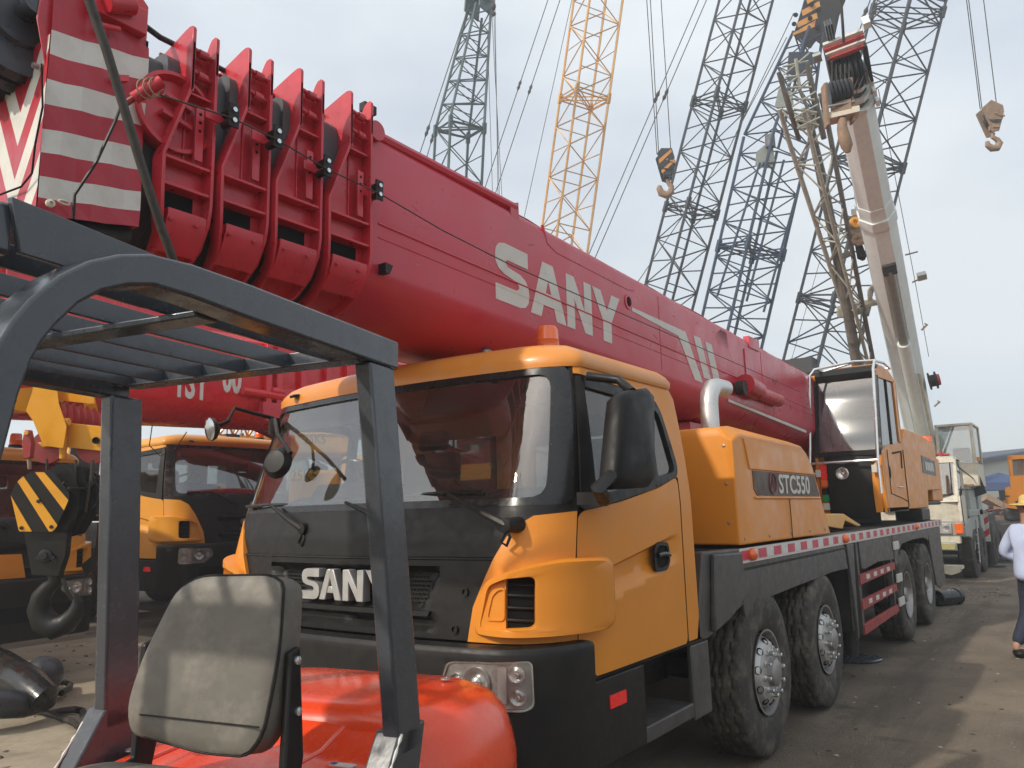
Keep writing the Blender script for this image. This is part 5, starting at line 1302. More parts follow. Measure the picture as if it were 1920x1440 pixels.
for a, b in (((88,860),(88,905)), ((142,862),(142,900)), ((172,862),(172,905)), ((175,862),(160,960))): mb.tube([P(*a, D0+.2), P(*b, D0+.2)], .012, CABLE, 6)
obj('hoist_rope', mb, HB, smooth=True)
# slings
# red telescopic boom of the crane standing behind
XR = -7.6
RC = thing('truck_crane', 'red telescopic crane with white lettering, behind the orange crane and over the yellow cabs', 'truck crane', (XR, 10, 0), 'cranes parked side by side on the left')
a = onX(262, 787, XR); b = onX(640, 806, XR)
def rb(y): t = (y-a.y)/(b.y-a.y); return a.z+(b.z-a.z)*t
mb = MB(); rows = []
for y in (2.4, 6, 9, 13): rows.append([Vector((XR-.5+x, y, rb(y)+z)) for x, z in [(.5,.28),(.5,.98),(.44,1.05),(-.44,1.05),(-.5,.98),(-.5,.28)]+[(.5*math.cos(PI+PI*k/12), .28-.28*math.sin(PI*k/12)) for k in range(1,12)]])
mb.rings(rows, REDFAR, True, True); RB = obj('telescopic_boom', mb, RC, smooth=True)
def lt(px, py): p = onX(px, py, XR+.003); return p
p0 = lt(332, 741); p1 = lt(393, 741)
d = (lt(393,737)-lt(332,741)).normalized()
text_obj('lettering', '1SY', .4, lt(332,745), (0,1,-.02), (0,0,1), WHITE, RB, .002, .012, fit=((lt(392,745)-lt(332,745)).y, .36))
text_obj('lettering', '00', .4, lt(416,735), (0,1,-.02), (0,0,1), WHITE, RB, .002, .014, fit=((lt(452,735)-lt(416,735)).y, .36))
mb = MB()
for px in (500, 520, 565, 612, 650): p = onX(px, 760, XR); mb.box((XR+.0,p.y-.06,rb(p.y)+.05),(XR+.07,p.y+.02,rb(p.y)+1.1), REDFAR)
for px, py in ((505,770),(545,745),(585,765),(620,740)): p = onX(px, py, XR+.05); mb.obox(p, (.05,0,0), (0,.12,0), (0,0,.09), REDC)
for px in (510, 560): p = onX(px, 740, XR+.05); mb.tube([p+Vector((0,-.4,0)), p+Vector((0,.5,-.02))], .05, REDFAR, 12)
obj('boom_collar', mb, RC, bevel=.01)
mb = MB(); mb.box((XR-1.3,11.5,.9),(XR+.6,16,1.9), DARK); mb.box((XR-.9,12,1.9),(XR-.1,14.5,3.0), REDFAR); mb.tube([(XR-.5,12.2,1.9),(XR-.5,8.2,rb(8.2)+.05)], .14, REDFAR, 16); obj('slewing_base', mb, RC, bevel=.03)
for y in (12.2, 13.7, 15.2):
    for x in (XR+.45, XR-1.15):
        mb = MB(); mb.lathe((x,y,.53), (1,0,0), [(-.14,.0),(-.14,.28),(-.15,.45),(-.12,.53),(.12,.53),(.15,.45),(.14,.28),(.10,.25),(.10,0)], RUBBER, 36); obj('wheel', mb, RC, smooth=True)
RC2 = thing('truck_crane', 'plain bright red boom seen only through the slats of the forklift roof', 'truck crane', (-9.8, 9, 0), 'cranes parked side by side on the left')
xr = -9.6; q0 = onX(0, 672, xr); q1 = onX(560, 746, xr); t0 = onX(0, 430, xr); t1 = onX(560, 598, xr)
def zb2(y): return q0.z+(q1.z-q0.z)*(y-q0.y)/(q1.y-q0.y)
hB = t1.z-zb2(t1.y)
mb = MB(); rows = []
for y in (1.2, 5, 9, 14): rows.append([Vector((xr-.6+x, y, zb2(y)+z)) for x, z in [(.6,.2),(.6,hB-.07),(.53,hB),(-.53,hB),(-.6,hB-.07),(-.6,.2),(-.4,0),(.4,0)]])
mb.rings(rows, REDFAR, True, True); obj('telescopic_boom', mb, RC2, smooth=True)
mb = MB()
for y in (2.6, 3.4, 4.2): mb.box((xr,y,zb2(y)),(xr+.10,y+.06,zb2(y)+hB+.15), REDC); mb.box((xr,y+.06,zb2(y)+.25),(xr+.08,y+.4,zb2(y)+.3), REDC)
obj('boom_collar', mb, RC2, bevel=.01)
mb = MB(); mb.box((xr-1.5,10,.9),(xr+.5,15,1.9), DARK); mb.box((xr-1.0,12.5,1.9),(xr-.2,14.5,zb2(13.5)+.3), REDFAR); mb.tube([(xr-.6,11,1.9),(xr-.6,6,zb2(6)+.05)], .15, REDFAR, 16); obj('slewing_base', mb, RC2, bevel=.03)
for y in (10.8, 12.4, 14.0):
    for x in (xr+.35, xr-1.35): mb = MB(); mb.lathe((x,y,.53), (1,0,0), [(-.14,.0),(-.14,.28),(-.15,.45),(-.12,.53),(.12,.53),(.15,.45),(.14,.28),(.10,.25),(.10,0)], RUBBER, 30); obj('wheel', mb, RC2, smooth=True)
# small round things: hanging hook and hand mirror cables near second crane are part of their cranes
# fourth crane seen through the windscreen
C4 = thing('truck_crane', 'yellow crane body lettered 25K5, seen through the windscreen of the big orange crane', 'truck crane', P(590, 900, 8.5)*1.0, 'cranes parked side by side on the left')
C4.location.z = 0; ROOTLOC[C4.name] = Matrix.Translation(C4.location)
c = P(600, 905, 8.6)
ux = Vector((.62,.78,0)).normalized(); uy = Vector((0,0,1)); un = ux.cross(uy)
def b4(px0, py0, px1, py1, d, th, m, mb):
    a = P(px0, py1, d); b_ = P(px1, py0, d); w_ = (b_-a).dot(ux); h_ = b_.z-a.z
    mb.prism([a, a+ux*w_, a+ux*w_+uy*h_, a+uy*h_], -un*th, m); return a, w_, h_
mb = MB(); A1, w1, h1 = b4(545, 815, 665, 850, 8.8, .7, YELLOW, mb); mb.prism([A1+uy*h1, A1+ux*w1+uy*h1, A1+ux*(w1-.1)+uy*(h1+.05), A1+ux*.1+uy*(h1+.05)], -un*.6, YELLOW); obj('telescopic_boom', mb, C4, bevel=.02)
mb = MB(); A2, w2, h2 = b4(540, 878, 640, 985, 8.6, 1.2, YELLOW, mb); obj('superstructure', mb, C4, bevel=.04)
mb = MB(); b4(640, 850, 720, 985, 8.6, 1.2, YELLOW, mb); CB4 = obj('operator_cab', mb, C4, bevel=.06)
mb = MB(); a_, w_, h_ = b4(652, 862, 712, 920, 8.59, .01, BLACKG, mb); obj('cab_window', mb, CB4)
MK = mat('black_lettering', (.05,.045,.04), .5)
text_obj('lettering', '25K5', .2, P(570,832,8.795), ux, uy, MK, C4, .002, .0, fit=(.24,.10)); text_obj('lettering', '25K5', .2, P(545,902,8.595), ux, uy, MK, C4, .002, 0, fit=(.28,.12))
mb = MB(); g = P(680, 985, 9.9); mb.box((g.x-.8,g.y-.8,.5),(g.x+1.2,g.y+1.6,g.z), DARK); obj('carrier', mb, C4, bevel=.05)
for dx in (-.9, .9):
    for dy in (-.9, .6): mb = MB(); mb.lathe((g.x+dx,g.y+dy,.5), (1,0,0), [(-.15,0),(-.15,.45),(-.12,.5),(.12,.5),(.15,.45),(.15,0)], RUBBER, 28); obj('wheel', mb, C4, smooth=True)

# ------------------------------------------------------------------ lattice booms
def lattice(mb, p0, p1, w0, w1, h0, h1, nb, rot, rc, rl, m, joints=(), phase=0):
    p0 = Vector(p0); p1 = Vector(p1); t = (p1-p0).normalized(); s = t.cross(Vector((.58,-.8,0))).normalized()
    if s.x < 0: s = -s
    u = t.cross(s).normalized(); c, n_ = math.cos(rot), math.sin(rot); s, u = s*c+u*n_, u*c-s*n_
    def pt(f, i):
        w = w0+(w1-w0)*f; h = h0+(h1-h0)*f; a = ((-1,-1),(1,-1),(1,1),(-1,1))[i]
        return p0.lerp(p1, f)+s*(a[0]*w/2)+u*(a[1]*h/2)
    for i in range(4): mb.tube([pt(0, i), pt(1, i)], rc, m, 6)
    for k in range(nb):
        f0, f1 = k/nb, (k+1)/nb
        for i in range(4):
            j = (i+1) % 4
            if (k+i+phase) % 2: mb.tube([pt(f0, i), pt(f1, j)], rl, m, 4)
            else: mb.tube([pt(f0, j), pt(f1, i)], rl, m, 4)
            if i % 2 == (k % 2): mb.tube([pt(f0, i), pt(f0, j)], rl*.9, m, 4)
    for f in joints:
        for df in (-.008, .008):
            for i in range(4):
                mb.tube([pt(f+df, i), pt(f+df, (i+1) % 4)], rl*1.2, m, 4)
            mb.tube([pt(f+df, 0), pt(f+df, 2)], rl, m, 4); mb.tube([pt(f+df, 1), pt(f+df, 3)], rl, m, 4)
        for i in range(4): mb.obox(pt(f, i), s*rc*1.25, u*rc*1.25, t*rc*4, m)
    return pt
def crawler(root, base, face, m):
    """simple crawler undercarriage and machinery house the boom stands on"""
    b = Vector((base.x, base.y, 0))
    mb = MB()
    for s in (-1, 1):
        rows = []
        K = [(x, z) for x, z in [(-2.6,.45),(-2.4,.1),(-2.0,.0),(2.0,.0),(2.4,.1),(2.6,.45),(2.4,.85),(2.0,.95),(-2.0,.95),(-2.4,.85)]]
        mb.prism([b+Vector((s*1.9-.4, x+2, z)) for x, z in K], (.8,0,0), DARK)
    obj('crawler_track', mb, root, bevel=.05)
    mb = MB(); mb.box((b.x-1.5,b.y+.4,1.1),(b.x+1.5,b.y+5.4,2.9), m); mb.box((b.x+.8,b.y-.6,1.1),(b.x+1.6,b.y+1.0,3.0), m); mb.box((b.x+.85,b.y-.63,1.8),(b.x+1.55,b.y-.6,2.8), BLACKG); mb.box((b.x-1.2,b.y,.7),(b.x+1.2,b.y+4,1.1), DARK); obj('machinery_house', mb, root, bevel=.06)
def boomcrane(label, m, d0, bot, top, w, nb, rot, rc=.06, rl=.033, joints=(), ext=1.0, wt=None, tapr=None, house=ROOFD, d1=None, tip=None):
    """bot/top: picture positions of the boom's axis; carried down to z=1.6"""
    a = P(bot[0], bot[1], d0); b = P(top[0], top[1], d1 or d0); t = (b-a)
    base = a+t*((1.6-a.z)/t.z)
    root = thing('crawler_crane', label, 'crawler crane', (base.x, base.y, 0), 'lattice boom cranes standing in the background')
    nbx = 0
    L0 = (a-base).length; L1 = (b-a).length; bay = L1/nb; n0 = max(1, int(round(L0/bay)))
    mb = MB(); lattice(mb, base, a, w, w, w, w, n0, rot, rc, rl, m); obj('lattice_section', mb, root)
    mb = MB(); lattice(mb, a, b, w, wt or w, w, wt or w, nb, rot, rc, rl, m, joints); obj('lattice_section', mb, root)
    crawler(root, base, 0, house)
    return root, a, b, base
def lines(root, name, prs, r=.014, m=CABLE, nodes=()):
    for i, q in enumerate(prs):
        mb = MB(); mb.tube(q, r, m, 5)
        for f in nodes:
            c = q[0].lerp(q[-1], f[0]) ; dd = (q[-1]-q[0]).normalized()
            mb.tube([c-dd*.28, c-dd*.12, c, c+dd*.12, c+dd*.28], [.03,.085,.05,.085,.03], m, 6)
        obj(name, mb, root)
# teal boom
G, a, b, base = boomcrane('slim teal lattice boom tapering to a plated tip, leftmost against the sky', LAT_G, 34, (857,345), (862,240), 1.62, 2, rad(30), joints=(.97,), rc=.062)
mb = MB(); b2 = P(898, 20, 34.5); lattice(mb, b, b2, 1.62, .75, 1.62, .9, 10, rad(30), .060, .033, LAT_G); obj('lattice_tip', mb, G)
mb = MB(); b3 = P(903, -40, 34.6)
for s in (-.36, .36): mb.obox(b2.lerp(b3, .45)+Vector((s,.2*s,0)), Vector((.03,0,0)), Vector((0,.5,0)), (b3-b2)*.55, LAT_G); mb.obox(b2.lerp(b3, .3)+Vector((s*1.2,.2*s,0)), Vector((.16,0,0)), Vector((0,.02,0)), (b3-b2)*.16, LAT_G)
for x in (-.15, .15): mb.lathe(b2.lerp(b3, .6)+Vector((x,0,0)), (1,.3,0), [(-.05,0),(-.05,.38),(.05,.38),(.05,0)], DARK, 20)
obj('boom_head', mb, G)
lines(G, 'pendant_line', [[P(880,8,34), P(779,312,34)], [P(884,5,36), P(790,330,36)]], .022, CABLE, [(.78,),(.90,)][:1])
lines(G, 'hoist_rope', [[P(921,-5,33.5), P(927,120,33.5), P(943,400,33.5)], [P(928,-5,33.5), P(930,120,33.5), P(934,390,33.5)], [P(926,20,33.5), P(937,390,33.5)], [P(914,60,33.5), P(924,380,33.5)]], .013)
mb = MB(); mb.sphere(P(925,12,33.5), .12, DARK, 10, (1,1,1.6)); mb.sphere(P(926,26,33.5), .1, DARK, 10); obj('anemometer', mb, G, smooth=True)
# pale orange boom
Yc, a, b, base = boomcrane('crawler crane with a pale orange lattice boom, the only light coloured one', LAT_Y, 38, (1061,430), (1121,0), 1.78, 9, rad(26), joints=(.57,), rc=.062, rl=.034)
mb = MB(); t = (b-a); lattice(mb, b, b+t*.6, 1.78, 1.78, 1.78, 1.78, 5, rad(26), .066, .034, LAT_Y); obj('lattice_section', mb, Yc)
lines(Yc, 'pendant_line', [[P(1030,-8,40), P(905,365,40)], [P(1056,-18,40), P(918,395,40)]], .024, CABLE, [(.45,)])
lines(Yc, 'pendant_line', [[P(1074,-8,37), P(980,420,37)]], .016, CABLE)
# dark boom 1
D1, a, b, base = boomcrane('crawler crane with a dark lattice boom, first dark boom right of the pale orange one', LAT_D, 34, (1258,540), (1388,40), 1.62, 12, rad(28), joints=(.29,.69), rc=.062)
mb = MB(); t = (b-a); lattice(mb, b, b+t*.5, 1.62, 1.62, 1.62, 1.62, 6, rad(28), .060, .033, LAT_D); obj('lattice_section', mb, D1)
lines(D1, 'pendant_line', [[P(1312,-5,33), P(1100,486,33)], [P(1331,-15,33), P(1112,492,33)]], .022, CABLE, [(.38,)])
lines(D1, 'pendant_line', [[P(1488,25,33), P(1368,276,33), P(1191,536,33)], [P(1475,70,33), P(1380,250,33)]], .020, CABLE)
# dark boom 2 with striped head
D2, a, b, base = boomcrane('crawler crane with a navy lattice boom ending in an orange and black striped head', LAT_N, 31, (1372,620), (1455,262), 1.80, 11, rad(26), joints=(.42,), rc=.062)
mb = MB(); b2 = P(1515, 60, 30.5); lattice(mb, b, b2, 1.80, .7, 1.80, .9, 6, rad(26), .060, .033, LAT_N); obj('lattice_tip', mb, D2)
mb = MB(); STR = mat('orange_stripe', (.72,.33,.08), .5)
dH = 30.2
for s, ww in ((0, 0), (1, 1)):
    o_ = Vector((.55,.40,0))*s
    pts = [P(*p, dH)+o_ for p in ((1487,66),(1499,30),(1516,-30),(1560,-30),(1536,30),(1527,72),(1515,90),(1500,80))]
    mb.prism(pts, (.08,.10,0), DARK)
HD = obj('boom_head', mb, D2)
mb = MB()
for k, y in enumerate((60, 38, 16, -6)):
    pts = [P(*p, dH)-Vector((.02,.02,0)) for p in ((1486+9*k,y+4),(1527+5*k,y-14),(1529+5*k,y-4),(1488+9*k,y+14))] if k else [P(*p, dH)-Vector((.02,.02,0)) for p in ((1488,62),(1530,38),(1528,50),(1487,67))]
    mb.prism(pts, (.02,.025,0), STR)
obj('hazard_stripe', mb, HD)
mb = MB()
for px, py in ((1492,28),(1489,45),(1519,34),(1522,8),(1535,18),(1534,52)): mb.lathe(P(px,py,dH-.06), (.58,-.8,0), [(-.02,0),(-.02,.09),(.02,.09),(.02,0)], MESHD, 16)
obj('head_sheave', mb, HD, smooth=True)
mb = MB(); mb.prism([P(*p, 29.8) for p in ((1460,165),(1473,172),(1476,200),(1452,202))], (.2,.2,0), GREENGREY); obj('sign_plate', mb, D2)
lines(D2, 'stay_bar', [[P(1425,305,30), P(1345,555,30)], [P(1470,300,30), P(1400,565,30)], [P(1498,350,30), P(1432,585,30)]], .05, LAT_N)
mb = MB(); mb.prism([P(*p, 30) for p in ((1418,285),(1436,270),(1440,300),(1432,315),(1416,312))], (.2,.2,0), GREENGREY); mb.obox(P(1444,265,30), (.15,0,0), (0,.15,0), (0,0,.25), LAT_D); obj('limit_box', mb, D2)
# dark boom 3
D3, a, b, base = boomcrane('crawler crane with a dark lattice boom rising behind the cream telescopic boom, rightmost', LAT_D, 31, (1540,655), (1706,0), 1.85, 15, rad(26), joints=(.13,.53,.97), rc=.058, rl=.033)
mb = MB(); t = (b-a); lattice(mb, b, b+t*.35, 1.85, 1.7, 1.85, 1.7, 5, rad(26), .062, .033, LAT_D); obj('lattice_section', mb, D3)
lines(D3, 'pendant_line', [[P(1637,-15,28), P(1600,90,28), P(1575,150,28)], [P(1652,-15,28), P(1612,80,28), P(1590,160,28)]], .022, CABLE, [(.25,)])
lines(D3, 'pendant_line', [[P(1540,480,31), P(1484,675,31)]], .012)
mb = MB(); mb.prism([P(*p, 30.5) for p in ((1476,676),(1484,672),(1510,690),(1512,705),(1478,705))], (.4,.4,0), LAT_D); mb.obox(P(1500,690,30), (.6,0,0), (0,.5,0), (0,0,.3), DARK); obj('boom_foot', mb, D3)

# hook blocks against the sky
def hookblock(label, pts, ropes, d, m, stripe=None, hookpts=None, hr=.05):
    H = thing('hook_block', label, 'hook block', P(pts[0][0], pts[0][1], d), 'hook blocks hanging in the sky')
    mb = MB(); n_ = Vector((.58,-.8,.1)).normalized()
    for off in (.16, -.16): mb.prism([P(*p, d)+n_*off for p in pts], -n_*.04, m)
    c = sum((P(*p, d) for p in pts), Vector())/len(pts)
    for k in (-.07, .07): mb.lathe(c+n_*k, n_, [(-.05,0),(-.05,.26),(-.01,.22),(.01,.22),(.05,.26),(.05,0)], DARK, 24)
    mb.obox(c, Vector((.8,.58,0))*.10, n_*.12, Vector((0,0,.40)), m)
    B = obj('block_body', mb, H)
    if stripe:
        mb = MB()
        for s in stripe: mb.prism([P(*p, d)+n_*.163 for p in s], n_*.01, STR)
        obj('hazard_stripe', mb, B)
    mb = MB()
    for k in range(3):
        q = c.lerp(P(*pts[len(pts)//2], d), .45)+Vector((.8,.58,0))*.12*(k-1)+Vector((0,0,-.05*k)); mb.lathe(q+n_*.16, n_, [(0,.035),(.03,.035),(.03,0)], RUST, 8)
    obj('block_bolt', mb, B)
    K = len(hookpts); mb = MB(); mb.tube([P(*p, d) for p in hookpts], [hr*x for x in [.8,.8,1,1.3,1.5,1.4,1.1,.7,.3][:K]], RUST, 10); obj('hook', mb, H, smooth=True)
    for r_ in ropes: mb = MB(); mb.tube([P(*p, d) for p in r_], .014, CABLE, 5); obj('hoist_rope', mb, H)
    return H
hookblock('black hook block with worn orange stripes, hanging in the sky left of the dark booms', [(1231,292),(1238,283),(1258,283),(1263,300),(1262,330),(1254,338),(1243,334)],
    [[(1212,-10),(1232,290)], [(1219,-10),(1235,285)], [(1239,-10),(1258,285)]], 24, SHEAVE, [[(1233,305),(1256,285),(1258,290),(1235,312)], [(1238,325),(1262,303),(1263,308),(1240,331)]],
    [(1252,335),(1253,342),(1259,350),(1258,360),(1250,366),(1240,362),(1236,353),(1237,348)], .085)
hookblock('plain rusty tan hook block hanging alone at the far right of the sky', [(1836,208),(1853,193),(1875,203),(1877,215),(1868,250),(1856,252)],
    [[(1811,-10),(1838,205)], [(1815,-10),(1841,203)], [(1843,-10),(1869,200)]], 24, RUST, None, [(1862,250),(1861,257),(1870,262),(1874,268),(1869,277),(1860,278),(1852,272),(1851,265)], .08)
# ------------------------------------------------------------------ CREAM TELESCOPIC CRANE (faces the camera, further down the lane)
WC = thing('truck_crane', 'cream telescopic crane with raised boom, lattice jib and old cream cab facing the camera', 'truck crane', (-3.2, 20, 0))
mb = MB(); x0, x1 = -4.35, -1.99
# carrier cab
def section(y, zt, ins): return [(x0+ins, y), (x1-ins, y)]
mb.rings([[Vector((x, y+.10*(abs(x-(x0+x1)/2)/1.18)**4, z)) for x in [x0+(x1-x0)*k/12 for k in range(13)]] for y, z in ((17.95,1.0),(17.93,1.62))], CREAM, False, False)
mb.px([(17.98,1.02),(17.96,1.62),(18.0,1.72),(18.85,1.72),(18.85,1.02)], x1-.05, x1, CREAM); mb.px([(17.98,1.02),(17.96,1.62),(18.0,1.72),(18.85,1.72),(18.85,1.02)], x0, x0+.05, CREAM)
mb.rings([[Vector((x, y, z)) for x in (x0+.04, x0+.10, x1-.10, x1-.04)] for y, z in ((17.93,1.60),(17.99,1.74))], CREAM, False, False)
for a, b in ((x0+.02,x0+.09),(x1-.09,x1-.02)): mb.prism([(a,17.98,1.72),(b,17.98,1.72),(b,18.14,2.42),(a,18.14,2.42)], (0,.08,0), CREAM)
rr_ = []
for x, dz in ((x0+.02,-.07),(x0+.07,0),(x1-.07,0),(x1-.02,-.07)): rr_.append([Vector((x,y,z+dz)) for y, z in ((18.10,2.40),(18.14,2.50),(18.3,2.54),(18.75,2.54),(18.86,2.46))])
mb.rings(rr_, CREAM, False, False)
mb.box((x0,18.83,1.0),(x1,18.87,2.45), CREAM)
for x in (x0+.03, x1-.05):
    mb.prism([(x,18.62,1.72),(x,18.85,1.72),(x,18.85,2.44),(x,18.68,2.44)], (.03,0,0), CREAM)
WCB = obj('carrier_cab', mb, WC, smooth=True)
mb = MB(); mb.prism([(x0+.08,18.0,1.74),(x1-.08,18.0,1.74),(x1-.08,18.13,2.42),(x0+.08,18.13,2.42)], (0,.01,0), GLASSF); obj('windshield', mb, WCB)
mb = MB(); mb.prism([(x1-.03,18.08,1.75),(x1-.03,18.62,1.75),(x1-.03,18.66,2.40),(x1-.03,18.2,2.40)], (.006,0,0), GLASSD); obj('side_window', mb, WCB)
mb = MB(); mb.tube([(x0+.15,17.97,1.745),(x1-.15,17.97,1.745)], .012, BLACKP, 6); mb.tube([(x1-.13,18.0,1.74),(x1-.13,18.13,2.40)], .012, BLACKP, 6); mb.tube([(-2.3,17.95,1.70),(-2.1,17.95,1.78)], .01, BLACKP, 6); mb.tube([(x1+.005,18.02,1.72),(x1+.005,18.1,1.1)], .008, MESHD, 5); obj('window_gasket', mb, WCB)
mb = MB(); mb.sphere((-3.3,17.86,1.50), .10, BLACKP, 14, (1.5,.3,.8)); obj('cab_badge', mb, WCB)
mb = MB(); mb.box((-4.35,17.84,.93),(-1.99,17.98,1.22), GREENGREY); mb.box((-4.3,17.80,.78),(-2.05,18.0,.92), CREAM); obj('front_bumper', mb, WC, bevel=.01)
for x, w_ in ((-2.36,.36),(-3.98,.36)):
    mb = MB(); mb.box((x-w_/2,17.80,.97),(x+w_/2,17.85,1.18), SILVER); HLc = obj('headlight', mb, WC, bevel=.01); 
    mb = MB()
    for dx in (-.09,.09): mb.lathe((x+dx,17.80,1.075), (0,-1,0), [(0,.07),(.012,.065),(.004,.03),(.006,0)], CHROME, 18)
    obj('lamp', mb, HLc, smooth=True)
mb = MB(); mb.box((-2.13,17.80,.97),(-1.98,17.95,1.18), AMBER); mb.box((-4.36,17.80,.97),(-4.21,17.95,1.18), AMBER); obj('indicator_lamp', mb, WC, bevel=.01)
mb = MB(); mb.box((-2.42,17.74,.66),(-2.14,17.80,.79), mat('yellowed_lamp', (.42,.38,.18), .3)); mb.box((-2.44,17.78,.64),(-2.12,17.82,.81), GREENGREY); obj('fog_lamp', mb, WC, bevel=.008)
mb = MB(); mb.box((-2.42,17.6,.30),(-2.05,17.9,.36), CREAM); mb.prism([(-2.42,17.6,.22),(-2.25,17.6,.18),(-2.1,17.6,.24),(-2.1,17.6,.30),(-2.42,17.6,.30)], (0,.3,0), CREAM); obj('step', mb, WC)
mb = MB(); mb.px([(18.0,.9),(18.0,1.1),(19.2,1.3),(19.6,1.0),(19.4,.62),(19.2,.55),(18.9,.85),(18.3,.9)], -2.1, -1.96, GREENGREY); mb.box((-2.2,18.9,1.28),(-1.95,21.6,1.42), GREENGREY); mb.box((-2.05,19.4,1.0),(-1.97,20.6,1.9), GREENGREY); mb.box((-2.5,20.9,.9),(-1.95,21.6,1.95), GREENGREY); mb.box((-4.3,18.9,.5),(-2.15,27,1.25), DARK)
mb.box((-2.7,19.8,1.9),(-1.93,21.5,1.98), RUST); obj('carrier_body', mb, WC, bevel=.015)
mb = MB(); 
for k in range(8): mb.tube([(-1.93,19.35+.1*(k%2),.35+.09*k),(-1.93,19.55+.1*(k%2),.35+.09*k)], .014, STEEL, 6)
mb.tube([(-1.93,19.5,.3),(-1.93,19.75,1.2)], .02, STEEL, 6); obj('step_ladder', mb, WC)
for y in (18.85+.5, 20.9, 24, 25.4):
    for x in (-2.1, -4.2): mb = MB(); mb.lathe((x,y,.53), (1,0,0), [(-.15,0),(-.15,.25),(-.16,.45),(-.12,.53),(.12,.53),(.16,.45),(.15,.25),(.06,.22),(.06,0)], RUBBER, 36); obj('wheel', mb, WC, smooth=True)
# outrigger with striped plate
mb = MB(); mb.tube([(-1.98,22.6,.05),(-1.98,22.6,1.0)], .09, DARK, 14); mb.tube([(-2.35,22.55,.35),(-2.2,22.55,.95)], .05, DARK, 10); mb.lathe((-1.98,22.6,0), (0,0,1), [(.005,0),(.005,.28),(.04,.28),(.06,.1),(.06,0)], DARK, 24); OR_ = obj('outrigger_jack', mb, WC, smooth=True)
mb = MB(); a = -2.36; b = -1.93
for k in range(5):
    z0 = .62+.145*(k-2); pl = clip_poly([(0,z0),(.43,z0+.33),(.43,z0+.475),(0,z0+.145)], 1, .62, 1.28)
    if len(pl) > 2: mb.prism([(a+x, 22.4, z) for x, z in pl], (0,.02,0), TR if k % 2 else WHITE)
mb.box((a,22.42,.62),(b,22.44,1.28), WHITE); mb.box((a,22.39,.55),(b,22.45,.62), DARK); obj('striped_plate', mb, OR_)
# upper cab
mb = MB(); ux0, ux1, uy = -2.60, -1.83, 20.2
for a, b in ((ux0,ux0+.07),(ux1-.07,ux1)): mb.prism([(a,uy,2.45),(b,uy,2.45),(b,uy+.1,3.36),(a,uy+.1,3.36)], (0,.06,0), CREAM)
mb.box((ux0,uy+.08,3.32),(ux1,uy+1.5,3.38), CREAM); mb.box((ux0,uy,1.95),(ux1,uy+.06,2.46), CREAM); mb.px([(uy,1.95),(uy,2.46),(uy+1.5,2.46),(uy+1.5,1.95)], ux1-.04, ux1, CREAM); mb.px([(uy+1.4,2.4),(uy+1.5,2.4),(uy+1.5,3.35),(uy+1.4,3.35)], ux1-.04, ux1, CREAM)
mb.box((ux0,uy+1.46,1.95),(ux1,uy+1.5,2.6), CREAM); mb.box((ux0,uy,1.93),(ux1,uy+1.5,1.96), RUST); UC = obj('operator_cab', mb, WC, bevel=.012)
mb = MB(); mb.prism([(ux0+.06,uy+.03,2.46),(ux1-.06,uy+.03,2.46),(ux1-.06,uy+.12,3.33),(ux0+.06,uy+.12,3.33)], (0,.01,0), GLASSF); mb.prism([(ux1-.03,uy+.1,2.46),(ux1-.03,uy+1.4,2.46),(ux1-.03,uy+1.4,3.33),(ux1-.03,uy+.15,3.33)], (.005,0,0), GLASSD); obj('cab_window', mb, UC)
mb = MB(); mb.box((-2.35,uy+.7,2.2),(-2.0,uy+.85,2.85), BLACKP); mb.box((-2.35,uy+.35,2.2),(-2.0,uy+.8,2.3), BLACKP); obj('cab_seat', mb, UC, bevel=.04)
mb = MB(); mb.tube([(-2.5,18.9,2.6),(-2.4,18.95,2.62),(-2.2,18.9,2.6)], .03, DKRED, 8); mb.tube([(-2.35,18.9,2.5),(-2.35,18.9,2.7)], .03, DKRED, 8); obj('red_valve', mb, WC)
# mirror on the cab corner
mb = MB(); c = P(1830, 909, 17.6); mb.obox(c, Vector((.13,.04,.05)), (0,.03,0), Vector((-.06,0,.24)), BLACKP); mb.tube([c+Vector((0,.05,-.1)), Vector((-1.95,18.1,1.85)), Vector((-1.99,18.1,1.72))], .014, BLACKP, 6); mb.tube([c+Vector((0,.05,.1)), Vector((-1.97,18.1,2.3)), Vector((-1.99,18.12,2.4))], .014, BLACKP, 6); obj('side_mirror', mb, WC, bevel=.02)
# boom, leaning towards the camera
def bsec(c, sx, up, w, h, zig=1):
    pr = [(-w,h),(w,h),(w,-.35*h),(w*.42,-h),(-w*.42,-h),(-w,-.35*h)]
    return [c+sx*a+up*b for a, b in pr]
A_ = P(1728, 830, 18.4); C_ = P(1579, 72, 11.9)
t = (C_-A_).normalized(); sx = Vector((.93,.36,0)); sx = (sx-t*sx.dot(t)).normalized(); up = sx.cross(t)   # up = away from camera
if up.y < 0: up = -up
def ctr(f): return A_.lerp(C_, f)
mb = MB(); L_ = (C_-A_).length
mb.rings([bsec(ctr(f), sx, up, .295, .35) for f in (-.18, .66)], BOOMW, True, True)
mb.rings([bsec(ctr(.655), sx, up, .315, .37), bsec(ctr(.675), sx, up, .315, .37)], BOOMW, True, True)
BW = obj('base_boom', mb, WC, bevel=.006)
mb = MB(); mb.rings([bsec(ctr(f), sx, up, .275, .32) for f in (.66, .89)], BOOMW, True, True)
mb.rings([bsec(ctr(f), sx, up, .288, .33) for f in (.675, .70)], BOOMW, True, True)
